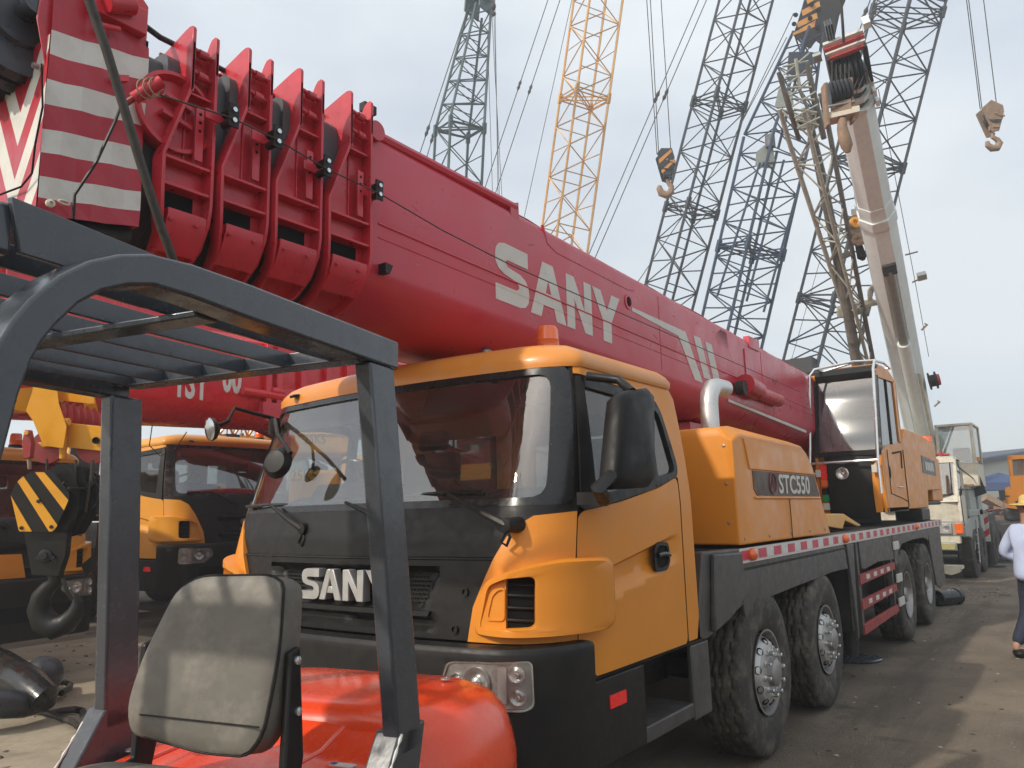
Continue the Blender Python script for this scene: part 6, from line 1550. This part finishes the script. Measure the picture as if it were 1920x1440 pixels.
for k, f in enumerate((.885, .903, .921, .939)):
    mb.rings([bsec(ctr(f), sx, up, .30-.018*k, .33-.018*k), bsec(ctr(f+.007), sx, up, .31-.018*k, .34-.018*k)], BOOMW, True, True)
    c = ctr(f+.004)+sx*(.31-.018*k); mb.obox(c-up*.08, sx*.03, up*.15, t*.055, BOOMW); mb.lathe(c-up*.12+sx*.03, sx, [(0,.03),(.012,.03),(.012,0)], MESHD, 12)
mb.rings([bsec(ctr(f), sx, up, .20, .23) for f in (.88, .99)], BOOMIN, True, True)
obj('telescoped_section', mb, WC, bevel=.008)
mb = MB()
for i in range(6):
    c = ctr(.955)+sx*(-.215+.075*i)-up*.20; mb.lathe(c, sx, [(-.03,0),(-.03,.2),(-.026,.28),(-.006,.24),(.006,.24),(.026,.28),(.03,.2),(.03,0)], SHEAVE, 28)
    mb.tube([c-up*.26, P(1565+8*i, 175, 11.4)], .010, CABLE, 5)
c = ctr(1.0)-up*.10
for s in (-.27, .27): mb.obox(ctr(.965)+sx*s-up*.13, sx*.018, up*.26, t*.30, DARK)
HDw = obj('boom_head', mb, WC, smooth=True)
mb = MB()
for k in range(4):
    mb.obox(ctr(.995)-up*(.28)+t*(-.055+.052*k)+up*.06*k, sx*.285, up*.04, t*.027, WHITE if k % 2 else DKRED)
mb.obox(ctr(1.01)+sx*.36, sx*.05, up*.12, t*.05, BOOMW); mb.obox(ctr(.99)-sx*.40-up*.1, sx*.06, up*.05, t*.06, GREENGREY)
for k in (-1, 0, 1): mb.obox(ctr(1.02)+sx*(.04*k-.15), sx*.012, up*.1, t*.12, SHEAVE)
obj('striped_head_cap', mb, HDw)
mb = MB(); f0 = ctr(.41)-up*.62; f1 = ctr(.05)-up*.95
mb.tube([ctr(.57)-up*.42, ctr(.57)-up*.46-t*(L_*.19)], .085, STEEL, 18); mb.tube([ctr(.57)-up*.46-t*(L_*.19), ctr(-.05)-up*.80], .125, BOOMW, 20); mb.obox(ctr(.575)-up*.40, sx*.12, up*.10, t*.12, SHEAVE); mb.prism([ctr(.66)-sx*.12-up*.34, ctr(.66)+sx*.12-up*.34, ctr(.575)+sx*.13-up*.46, ctr(.575)-sx*.13-up*.46], up*.12, BOOMW)
mb.tube([ctr(.30)-up*.58+sx*.16, ctr(.0)-up*.85+sx*.18], .03, CREAM, 8); obj('lift_cylinder', mb, WC, smooth=True)
mb = MB(); mb.tube([ctr(.90)+sx*.37, ctr(.5)+sx*.43, ctr(.28)+sx*.45], .006, CABLE, 5); c = ctr(.215)+sx*.42-up*.1; mb.lathe(c, sx, [(-.06,0),(-.06,.19),(-.03,.19),(-.03,.13),(.07,.13),(.07,.19),(.10,.19),(.10,0)], DARK, 20); mb.lathe(c+sx*.1, sx, [(0,.13),(.06,.12),(.065,0)], SHEAVER, 20); CRL = obj('cable_reel', mb, WC, smooth=True)
mb = MB(); c = ctr(.56)+sx*.42; mb.tube([c-sx*.08, c+sx*.14], .016, STEEL, 6); c = ctr(.49)+sx*.44; mb.tube([c-sx*.06, c+sx*.1+t*.05], .016, STEEL, 6); mb.obox(c+sx*.12+t*.1, sx*.08, up*.05, t*.07, SILVER)
for f in (.36, .12): c = ctr(f)+sx*.4; mb.tube([c, c+sx*.12+t*.12, c+sx*.08+t*.16], .02, CREAM, 6)
obj('boom_work_lamp', mb, WC, smooth=True)
# main hook block of this crane, hanging in front of its boom
WH = thing('hook_block', 'wide rusty hook block with many sheaves hanging against the cream telescopic boom', 'hook block', P(1578, 210, 11.3))
mb = MB(); dd = 11.3
for s, px in ((0,(1545,1552)), (1,(1594,1600))):
    y0_, y1_ = (155,232) if s == 0 else (145,225)
    mb.prism([P(px[0],y0_,dd), P(px[0]+5,y0_-1,dd), P(px[1]+5,y1_,dd), P(px[1],y1_+2,dd)], (-.08,.12,0), RUST)
obj('side_plate', mb, WH, bevel=.006)
mb = MB()
for i in range(6): mb.lathe(P(1556+7.2*i, 178-1.5*i, dd+.12), (.93,.36,.12), [(-.024,0),(-.024,.13),(-.02,.19),(-.004,.16),(.004,.16),(.02,.19),(.024,.13),(.024,0)], SHEAVE, 24)
obj('sheave', mb, WH, smooth=True)
mb = MB(); mb.obox(P(1580,217,dd+.1), Vector((.93,.36,.1))*.22, Vector((-.36,.93,0))*.12, (0,0,.05), CREAM); mb.obox(P(1577,204,dd+.1), Vector((.93,.36,.1))*.13, Vector((-.36,.93,0))*.1, (0,0,.08), RUST)
mb.tube([P(1553,200,dd), P(1603,190,dd)], .02, STEEL, 8); obj('cross_head', mb, WH, bevel=.008)
mb = MB(); mb.tube([P(*p, dd+.05) for p in ((1579,222),(1579,240),(1583,258),(1588,274),(1590,286))], [.06,.075,.088,.085,.04], RUST, 12); obj('hook', mb, WH, smooth=True)
mb = MB()
for i in range(5): mb.tube([P(1560+8*i, 120, 11.5), P(1560+8*i, 175, dd)], .009, CABLE, 5)
obj('hoist_rope', mb, WH)
mb = MB(); mb.tube([P(1576,-10,11.5), P(1580,45,11.5), P(1582,80,11.6)], .022, CABLE, 6); obj('hoist_rope', mb, WC)
# lattice jib folded beside the boom
j0 = P(1632, 700, 16.6); j1 = P(1478, 105, 13.3)
mb = MB()
def jsec(y): # picture rows -> chord points
    tt = (700-y)/595; c = j0.lerp(j1, tt); w = .20+.50*max(0, min(1, tt*1.25)); return c, w
sxj = Vector((.93,.36,0)); tj = (j1-j0).normalized(); sxj = (sxj-tj*sxj.dot(tj)).normalized(); upj = sxj.cross(tj)
NB = 11
pts = []
for k in range(NB+1): 
    c, w = jsec(690-(690-175)*k/NB); pts.append((c-sxj*w/2, c+sxj*w/2, c+upj*w*.6))
JA = MB()
for i in range(3): JA.tube([p[i] for p in pts], .045 if i < 2 else .035, JIBD if i == 1 else JIBW, 8)
for k in range(NB):
    a, b = pts[k], pts[k+1]
    for (i, j) in ((0,1),(0,2),(1,2)):
        JA.tube([a[i], b[j]] if k % 2 else [a[j], b[i]], .018, JIBW, 5)
        if k % 3 == 0: JA.tube([a[i], a[j]], .018, JIBW, 5)
JB = obj('lattice_jib', JA, WC)
mb = MB(); mb.tube([P(1600,640,16), P(1570,480,15.3), P(1540,330,14.6), P(1520,240,14.2)], [.10,.10,.09,.07], JIBD, 10); mb.tube([P(1607,690,16.3), P(1585,560,15.8)], .10, JIBD, 10)
mb.tube([P(1492,110,13.3), P(1500,170,13.4), P(1530,240,13.8)], .03, JIBW, 8); mb.tube([P(1460,135,13.2), P(1478,195,13.4), P(1498,262,13.8)], [.04,.05,.04], JIBD, 8); mb.tube([P(1513,118,13.3), P(1528,190,13.5), P(1545,260,13.8)], [.04,.06,.05], JIBD, 8)
for k in range(6): mb.tube([P(1468+5*k,125+20*k,13.3), P(1515+4*k,115+24*k,13.4)], .02, JIBW, 6); mb.tube([P(1470+5*k,140+20*k,13.3), P(1517+4*k,100+24*k,13.4)], .016, JIBW, 6)
obj('jib_strut', mb, JB)
mb = MB(); mb.prism([P(*p, 13.9) for p in ((1487,216),(1538,205),(1541,232),(1495,244))], (.05,.10,0), JIBW); 
for p in ((1502,228),(1526,220)): mb.lathe(P(*p, 13.89), (.58,-.8,0), [(0,.05),(.01,.05),(.01,0)], MESHD, 12)
mb.prism([P(*p, 15.9) for p in ((1567,574),(1634,560),(1636,570),(1570,582))], (.1,.2,0), CREAM); mb.prism([P(*p, 15.9) for p in ((1567,582),(1570,596),(1625,585),(1624,575))], (.05,.1,0), JIBW); mb.tube([P(1632,565,15.8), P(1630,545,15.8), P(1638,535,15.7)], .05, CREAM, 8)
mb.prism([P(*p, 15.3) for p in ((1570,478),(1590,470),(1593,478),(1573,486))], (.05,.1,0), GREENGREY)
obj('jib_bracket', mb, JB, bevel=.01)
mb = MB(); mb.prism([P(*p, 13.6) for p in ((1478,97),(1507,96),(1502,140),(1475,140))], (.15,.15,0), ROOFD); obj('jib_panel', mb, JB, bevel=.01)
mb = MB(); mb.prism([P(*p, 15.0) for p in ((1590,405),(1612,404),(1616,455),(1598,456))], (.15,.25,0), RUST); mb.lathe(P(1602,418,14.95), (.58,-.8,0), [(0,.11),(.06,.11),(.06,.05),(.0,.04),(0,0)], YELLOW, 16); mb.lathe(P(1607,450,14.95), (.58,-.8,0), [(0,.13),(.06,.13),(.06,.05),(0,0)], RUST, 16); mb.tube([P(1610,460,15), P(1616,482,15), P(1620,488,15)], [.07,.09,.03], BLACKP, 8); mb.prism([P(*p, 15) for p in ((1595,392),(1608,390),(1612,404),(1596,404))], (.15,.2,0), CREAM); obj('auxiliary_winch', mb, WC, bevel=.01)
mb = MB(); mb.box((-4.2,19.6,1.5),(-2.65,26,1.9), CREAM); mb.px([(19.8,1.9),(20.5,3.0),(21.5,3.4),(23,3.2),(24,1.9)], -3.3, -2.75, CREAM); obj('slewing_platform', mb, WC, bevel=.03)

# ------------------------------------------------------------------ far right: wall, tent, small orange crane, scrap, people, litter
WL = thing('warehouse', 'long cream warehouse with a dark low-pitched roof behind the blue tent at the far right', 'warehouse', P(1880, 1000, 38))
a = P(1835, 870, 40); b = P(1990, 848, 41.5); a.z = b.z = 0
def up_(p, z): q = p.copy(); q.z = z; return q
zl, zr = P(1840, 864, 40).z, P(1990, 838, 41.5).z
n_ = Vector((-(b-a).y, (b-a).x, 0)).normalized()
mb = MB(); mb.prism([a-(b-a)*1.2, b, up_(b, zr-.1), up_(a-(b-a)*1.2, zl-.1-(zr-zl)*1.2)], n_*9, WALLC); obj('wall', mb, WL)
mb = MB(); a0 = a-(b-a)*1.2; mb.prism([up_(a0,zl-.1-(zr-zl)*1.2), up_(b,zr-.1), up_(b,zr+.12), up_(a0,zl+.12-(zr-zl)*1.2)], n_*9.5, ROOFD)
for v in (-.35,): mb.prism([up_(a0,zl-.12-(zr-zl)*1.2)+n_*v, up_(b,zr-.12)+n_*v, up_(b,zr+.10)+n_*v, up_(a0,zl+.10-(zr-zl)*1.2)+n_*v], n_*.3, ROOFD)
obj('roof', mb, WL)
TN = thing('tent', 'navy blue canopy tent with a peaked roof in front of the cream warehouse', 'tent', P(1868, 1010, 34))
dT = 34; c = P(1868, 919, dT); zt = P(1868, 905, dT).z; zp = P(1880, 884, dT).z; zb = c.z
mb = MB(); hw = 1.35; R3 = Vector((1,.06,0)); F3 = Vector((-.06,1,0)); pk = c.copy()+R3*.15+F3*1.2; pk.z = zp
cs = [c-R3*hw, c+R3*hw, c+R3*hw+F3*2.6, c-R3*hw+F3*2.6]
ct = [Vector((p.x,p.y,zt-.0)) for p in cs]; cb = [Vector((p.x,p.y,zb)) for p in cs]
mb.add(ct+[pk], [(0,1,4),(1,2,4),(2,3,4),(3,0,4)], TENT); mb.add(ct+cb, [(0,1,5,4),(1,2,6,5),(2,3,7,6),(3,0,4,7)], TENT); obj('canopy', mb, TN)
for p in cb:
    mb = MB(); mb.tube([(p.x,p.y,0),(p.x,p.y,zt)], .04, STEEL, 8); obj('leg', mb, TN)
EX = thing('excavator', 'small orange machine cab with big windows at the right edge, in front of the warehouse', 'excavator', P(1910, 1000, 26))
dE = 26; R3 = Vector((1,.06,0)); F3 = Vector((-.06,1,0))
def e3(px, py): return P(px, py, dE)
mb = MB()
for poly in ([(1889,855),(1897,853),(1900,892),(1893,893)], [(1889,855),(1960,850),(1960,858),(1892,862)], [(1893,893),(1960,888),(1960,935),(1903,940),(1896,925)], [(1885,915),(1893,912),(1908,955),(1888,952),(1884,930)], [(1920,860),(1926,860),(1926,890),(1920,890)]): mb.prism([e3(*p) for p in poly], F3*1.2, ORANGE)
CBx = obj('machine_cab', mb, EX, bevel=.03)
mb = MB(); mb.prism([e3(*p)+F3*.2 for p in ((1896,862),(1960,858),(1960,890),(1899,893))], F3*.02, GLASSF); obj('cab_window', mb, CBx)
mb = MB(); mb.prism([e3(*p) for p in ((1903,945),(1980,940),(1980,952),(1905,953))], F3*1.5, DARK); mb.obox(P(1879,929,dE), R3*.09, F3*.03, (0,0,.16), BLACKP); mb.tube([P(1884,930,dE), P(1893,930,dE)], .02, BLACKP, 6); mb.sphere(P(1911,938,dE), .12, MESHD, 10, (1,.3,.6)); obj('machine_base', mb, EX)
mb = MB(); q = P(1925, 1000, 26); mb.box((q.x-1.0,q.y-.5,.0),(q.x+2.2,q.y+2.5,.9), DARK); mb.box((q.x-.6,q.y,.9),(q.x+1.5,q.y+2,1.35), DARK); obj('crawler_track', mb, EX, bevel=.1)
# scrap heap: many separate steel lumps read as one mass
random.seed(11); mb = MB()
for i in range(150):
    px = random.uniform(1852, 1935); py = random.uniform(945, 1012); d = random.uniform(29, 33); q = P(px, py, d); q.z = max(.1, q.z)
    s = random.uniform(.08, .32); r = Matrix.Rotation(random.uniform(0, PI), 3, Vector((random.random(), random.random(), random.random()+.1)).normalized())
    if i % 3: mb.obox(q, r @ Vector((s*random.uniform(.5,2.2),0,0)), r @ Vector((0,s*.5,0)), r @ Vector((0,0,s*.6)), [SCRAP, SCRAP, SCRAP, DARK, RUST][i % 5])
    else: mb.tube([q-r @ Vector((s*2.5,0,0)), q+r @ Vector((s*1.6,0,0))], s*.14, [SCRAP, SCRAP, DKRED][i % 3 if i % 9 else 2], 8)
q = P(1895, 1005, 31); mb.box((q.x-1.6,q.y-.2,0),(q.x+2,q.y+1.5,.75), SCRAP)
SC = obj('scrap_heap', mb); SC['kind'] = 'stuff'; SC['label'] = 'heap of rusty machine parts beyond the lane'; SC['category'] = 'scrap heap'
mb = MB(); mb.tube([P(1868,985,28), P(1900,987,28), P(1912,1000,28)], .09, CREAM, 10); tag(obj('pipe', mb, smooth=True), 'pale steel pipe leaning on the scrap heap at the right', 'pipe')
mb = MB(); q = P(1845,1072,20.5); mb.lathe((q.x+.5,q.y,0), (0,0,1), [(.008,0),(.008,.42),(.02,.35),(.03,0)], DARK, 14); mb.obox((q.x+.1,q.y,.05), (.55,.1,0), (0,.3,0), (0,0,.04), DARK); SHT = tag(obj('rubber_mat', mb), 'black rubber mat scraps lying by the far outrigger', 'rubber mat')
# black roller tin by the rear of the main crane
q0 = onZ(1757, 1122, .12); q1 = onZ(1795, 1118, .12)
RL = thing('drum', 'black cylindrical tank lying on the ground behind the last right-hand wheel', 'drum', (q0.x, q0.y, 0))
d = (q1-q0).normalized(); mb = MB(); L_ = (q1-q0).length
mb.lathe(q0, d, [(-.02,0),(-.02,.08),(.0,.125),(L_*.12,.125),(L_*.13,.118),(L_*.85,.118),(L_*.86,.128),(L_,.128),(L_+.01,.11),(L_+.01,.05)], BLACKG, 28); obj('tank_shell', mb, RL, smooth=True)
mb = MB(); mb.lathe(q0+d*(L_+.005), d, [(0,.07),(.015,.07),(.015,.035),(.005,.03),(.005,0)], STEEL, 20); mb.tube([q0-d*.02, q0-d*.08], .03, BLACKP, 10); obj('end_cap', mb, RL, smooth=True)
# person
def skin_obj(name, chains, m, parent=None, sub=2, root_i=0):
    me = bpy.data.meshes.new(name); vs = []; es = []; rs = []; idx = {}
    for ch in chains:
        prev = None
        for (p, r) in ch:
            k = tuple(round(x, 4) for x in p)
            if k not in idx: idx[k] = len(vs); vs.append(p); rs.append(r)
            if prev is not None and prev != idx[k]: es.append((prev, idx[k]))
            prev = idx[k]
    me.from_pydata(vs, es, []); o = bpy.data.objects.new(name, me); COL.objects.link(o)
    md = o.modifiers.new('skin', 'SKIN'); md.use_smooth_shade = True
    for i, r in enumerate(rs): me.skin_vertices[0].data[i].radius = r if isinstance(r, tuple) else (r, r)
    me.skin_vertices[0].data[root_i].use_root = True
    s = o.modifiers.new('sub', 'SUBSURF'); s.levels = sub; s.render_levels = sub
    me.materials.append(m)
    dg = bpy.context.evaluated_depsgraph_get(); m2 = bpy.data.meshes.new_from_object(o.evaluated_get(dg)); m2.name = name
    bpy.data.objects.remove(o); o = bpy.data.objects.new(name, m2); COL.objects.link(o)
    for p in m2.polygons: p.use_smooth = True
    if not m2.materials: m2.materials.append(m)
    if parent is not None: par(o, parent)
    return o
PF = P(1950, 1160, 7.9); bx, by = PF.x, PF.y
H_ = .93
fx = Vector((.75,.66,0)); sx = Vector((.66,-.75,0)) # walking away to the right; sx = body's right
def b3(a, f, z): v = Vector((bx, by, 0))+sx*a+fx*f; return (v.x, v.y, z*H_)
PE = thing('person', 'person in pale blue shirt, dark jeans and yellow straw hat at the right edge', 'person', (bx, by, 0))
body = skin_obj('body', [
    [(b3(0,0,.95),.10),(b3(0,0,1.15),.09),(b3(0,.02,1.35),.10),(b3(0,0,1.46),.06),(b3(0,.0,1.52),.055),(b3(0,.02,1.60),.085),(b3(0,.02,1.68),.08)],
    [(b3(0,0,.95),.10),(b3(.10,0,.86),.07),(b3(.11,.08,.48),.055),(b3(.11,-.02,.09),.038),(b3(.11,.13,.04),.035)],
    [(b3(0,0,.95),.10),(b3(-.10,0,.86),.07),(b3(-.12,-.02,.48),.055),(b3(-.12,-.22,.10),.038),(b3(-.12,-.08,.04),.035)],
    [(b3(0,.02,1.35),.10),(b3(.17,0,1.37),.04),(b3(.26,-.05,1.12),.042),(b3(.22,.16,1.04),.032),(b3(.20,.22,1.05),.03)],
    [(b3(0,.02,1.35),.10),(b3(-.17,0,1.37),.04),(b3(-.35,-.06,1.12),.042),(b3(-.22,.16,1.02),.032),(b3(-.20,.23,1.03),.03)]], SKIN, PE)
for s in (1, -1):
    for k in range(4):
        pass
fing = []
for s in (1, -1):
    hx = .20*s if s > 0 else -.20
    for k in range(4): fing.append([(b3(hx+s*(.02-.013*k), .22, 1.045),.012),(b3(hx+s*(.015-.013*k), .275-.005*k, 1.035),.010),(b3(hx+s*(.0-.013*k), .30-.008*k, 1.0),.008)])
    fing.append([(b3(hx-s*.02,.20,1.05),.013),(b3(hx-s*.055,.23,1.06),.010)])
for ch in fing: skin_obj('finger', [ch], SKIN, PE, 1)
skin_obj('shirt', [
    [(b3(0,0,.80),(.21,.17)),(b3(0,.0,.95),(.19,.155)),(b3(0,0,1.12),(.18,.145)),(b3(0,.01,1.33),(.20,.15)),(b3(0,0,1.46),.085)],
    [(b3(0,.01,1.33),(.19,.14)),(b3(.19,0,1.375),.080),(b3(.265,-.05,1.12),.068),(b3(.235,.12,1.045),.052)],
    [(b3(0,.01,1.33),(.19,.14)),(b3(-.19,0,1.375),.080),(b3(-.35,-.06,1.12),.072),(b3(-.235,.12,1.03),.052)]], SHIRT, PE)
skin_obj('jeans', [
    [(b3(0,0,.98),.155),(b3(0,0,.92),.155),(b3(.10,0,.86),.11),(b3(.11,.08,.48),.078),(b3(.11,-.01,.12),.062)],
    [(b3(0,0,.92),.155),(b3(-.10,0,.86),.11),(b3(-.12,-.02,.48),.078),(b3(-.12,-.20,.13),.062)]], JEANS, PE)
mb = MB(); hc = Vector(b3(0,.02,1.64))+Vector((.03,0,0)); mb.sphere(hc+Vector((0,0,.0)), .098, HAIR, 14, (.95,.95,1)); obj('hair', mb, PE, smooth=True)
mb = MB(); mb.lathe(hc+Vector((0,0,.035)), (sx*.05+Vector((0,0,1))), [(-.005,.10),(-.012,.19),(-.006,.195),(.005,.105),(.07,.095),(.095,.07),(.10,0)], STRAW, 28); obj('hat', mb, PE, smooth=True)
mb = MB(); mb.obox(hc+fx*.10+Vector((0,0,-.03)), fx*.012, sx*.012, (0,0,.02), SKIN)
for s in (1,-1): mb.sphere(hc+sx*(.092*s)+Vector((0,0,-.02)), .02, SKIN, 8, (.6,1,1.4))
obj('ear', mb, PE, smooth=True)
for a, f in ((.11,.05),(-.12,-.17)):
    mb = MB(); mb.sphere(b3(a, f, .05), .06, BLACKP, 12, (1.2,1.8,.8)); obj('shoe', mb, PE, smooth=True)
# left foreground: large black hook assembly lying on the concrete
c0 = onZ(55, 1300, .15)
def g3(px, py, z): return onZ(px, py, z)
HKG = thing('crane_hook', 'big black steel hook with a round ball lying on the concrete at the lower left', 'crane hook', (c0.x, c0.y, 0))
mb = MB(); mb.tube([g3(-60,1225,.35), g3(0,1252,.35), g3(50,1282,.30), g3(85,1310,.2), g3(93,1322,.14)], [.15,.15,.14,.12,.05], BLACKG, 18); mb.tube([g3(-60,1320,.25), g3(0,1318,.22), g3(45,1322,.16), g3(80,1325,.10)], [.14,.12,.10,.05], SHEAVE, 16); obj('hook_body', mb, HKG, smooth=True)
mb = MB(); mb.sphere(g3(80,1266,.25), .17, SHEAVE, 24); obj('hook_ball', mb, HKG, smooth=True)
for lab, pts, z in (('short rope loop sticking out beside the black ball at the lower left', [(94,1302),(115,1300),(130,1290),(132,1284),(122,1279),(104,1280),(94,1285)], .06), ('frayed rope sling with a wide eye trailing over the concrete at the lower left', [(20,1322),(50,1330),(85,1336),(110,1345),(135,1352),(152,1366),(158,1345),(155,1333),(140,1330),(115,1333),(95,1338)], .03)):
    mb = MB(); mb.tube([g3(p[0], p[1], z+.02*math.sin(i*1.7)) for i, p in enumerate(pts)], .028, RUST if False else CABLE, 8); tag(obj('rope_sling', mb, smooth=True), lab, 'rope sling', 'rope slings by the black hook')
# hanging steel cable in front of the boom head
mb = MB(); mb.tube([onX(160,-20,-2.35), onX(200,95,-2.36), onX(262,300,-2.38), onX(300,420,-2.40), onX(322,480,-2.42), onX(345,560,-2.45)], .0155, CABLE, 10); tag(obj('steel_cable', mb, smooth=True), 'thick dark steel cable hanging diagonally in front of the striped boom head', 'cable')
# yellow lattice lying beyond the second crane
LY = thing('lattice_boom', 'yellow lattice boom section lying flat above the roof of the second yellow crane', 'lattice boom', P(455, 806, 16))
mb = MB(); lattice(mb, P(405, 803, 16), P(560, 812, 17.5), .32, .32, .28, .28, 12, .2, .035, .02, YELLOW); obj('lattice_section', mb, LY)
mb = MB()
for q in (P(430, 815, 16.2), P(520, 818, 17)): mb.box((q.x-.15,q.y-.15,0),(q.x+.15,q.y+.15,q.z), DARK)
obj('support_post', mb, LY)
# loose wires by the second crane
mb = MB(); mb.tube([P(285,745,8.5), P(330,720,8.5), P(300,765,8.4), P(285,800,8.4), P(280,835,8.4), P(300,855,8.5), P(330,840,8.5), P(350,810,8.5)], .006, CABLE, 5); tag(obj('wire', mb, smooth=True), 'thin looping wire dangling near the left-hand round mirror', 'wire')

# loose stones and crumbs over the yard
random.seed(5); mb = MB()
def stone(x, y, r):
    vs = [Vector((x+r*random.uniform(.6,1.3)*a, y+r*random.uniform(.6,1.3)*b, max(.0, r*random.uniform(.3,.8)*c))) for a, b, c in ((1,0,.3),(0,1,.3),(-1,0,.3),(0,-1,.3),(.2,.1,1))]
    mb.add(vs, [(0,1,4),(1,2,4),(2,3,4),(3,0,4)], random.choice((STN1, STN2, STN3)))
STN1 = mat('pale_gravel', (.34,.29,.22), .9); STN2 = mat('brown_gravel', (.17,.13,.095), .9); STN3 = mat('dark_gravel', (.06,.05,.04), .9)
CL = [(random.uniform(-1.7, .3), 4+14*random.random()**1.3) for _ in range(16)]
for i in range(2300):
    if i % 4 == 1:
        c_ = CL[i % 16]; x = random.gauss(c_[0], .22); y = random.gauss(c_[1], .5)
    elif i % 3: x = random.uniform(-1.75, .4); y = 4+16*random.random()**1.3
    else: x = random.uniform(-12, -4.7); y = random.uniform(.8, 5.6)
    if i % 7 == 0: x = random.gauss(-1.9, .3); y = random.uniform(5, 19)
    stone(x, y, random.choice((.004,.005,.006,.008,.010,.018)) if i % 3 else random.choice((.012,.02,.03)))
GV = obj('gravel', mb); GV['kind'] = 'stuff'
sc.view_settings.view_transform = 'Standard'; sc.view_settings.look = 'None'; sc.view_settings.gamma = 1; sc.view_settings.exposure = 0.56
sc.render.engine = 'CYCLES'
sc.cycles.max_bounces = 8; sc.cycles.transparent_max_bounces = 16; sc.cycles.caustics_reflective = False; sc.cycles.caustics_refractive = False
sc.cycles.use_denoising = True
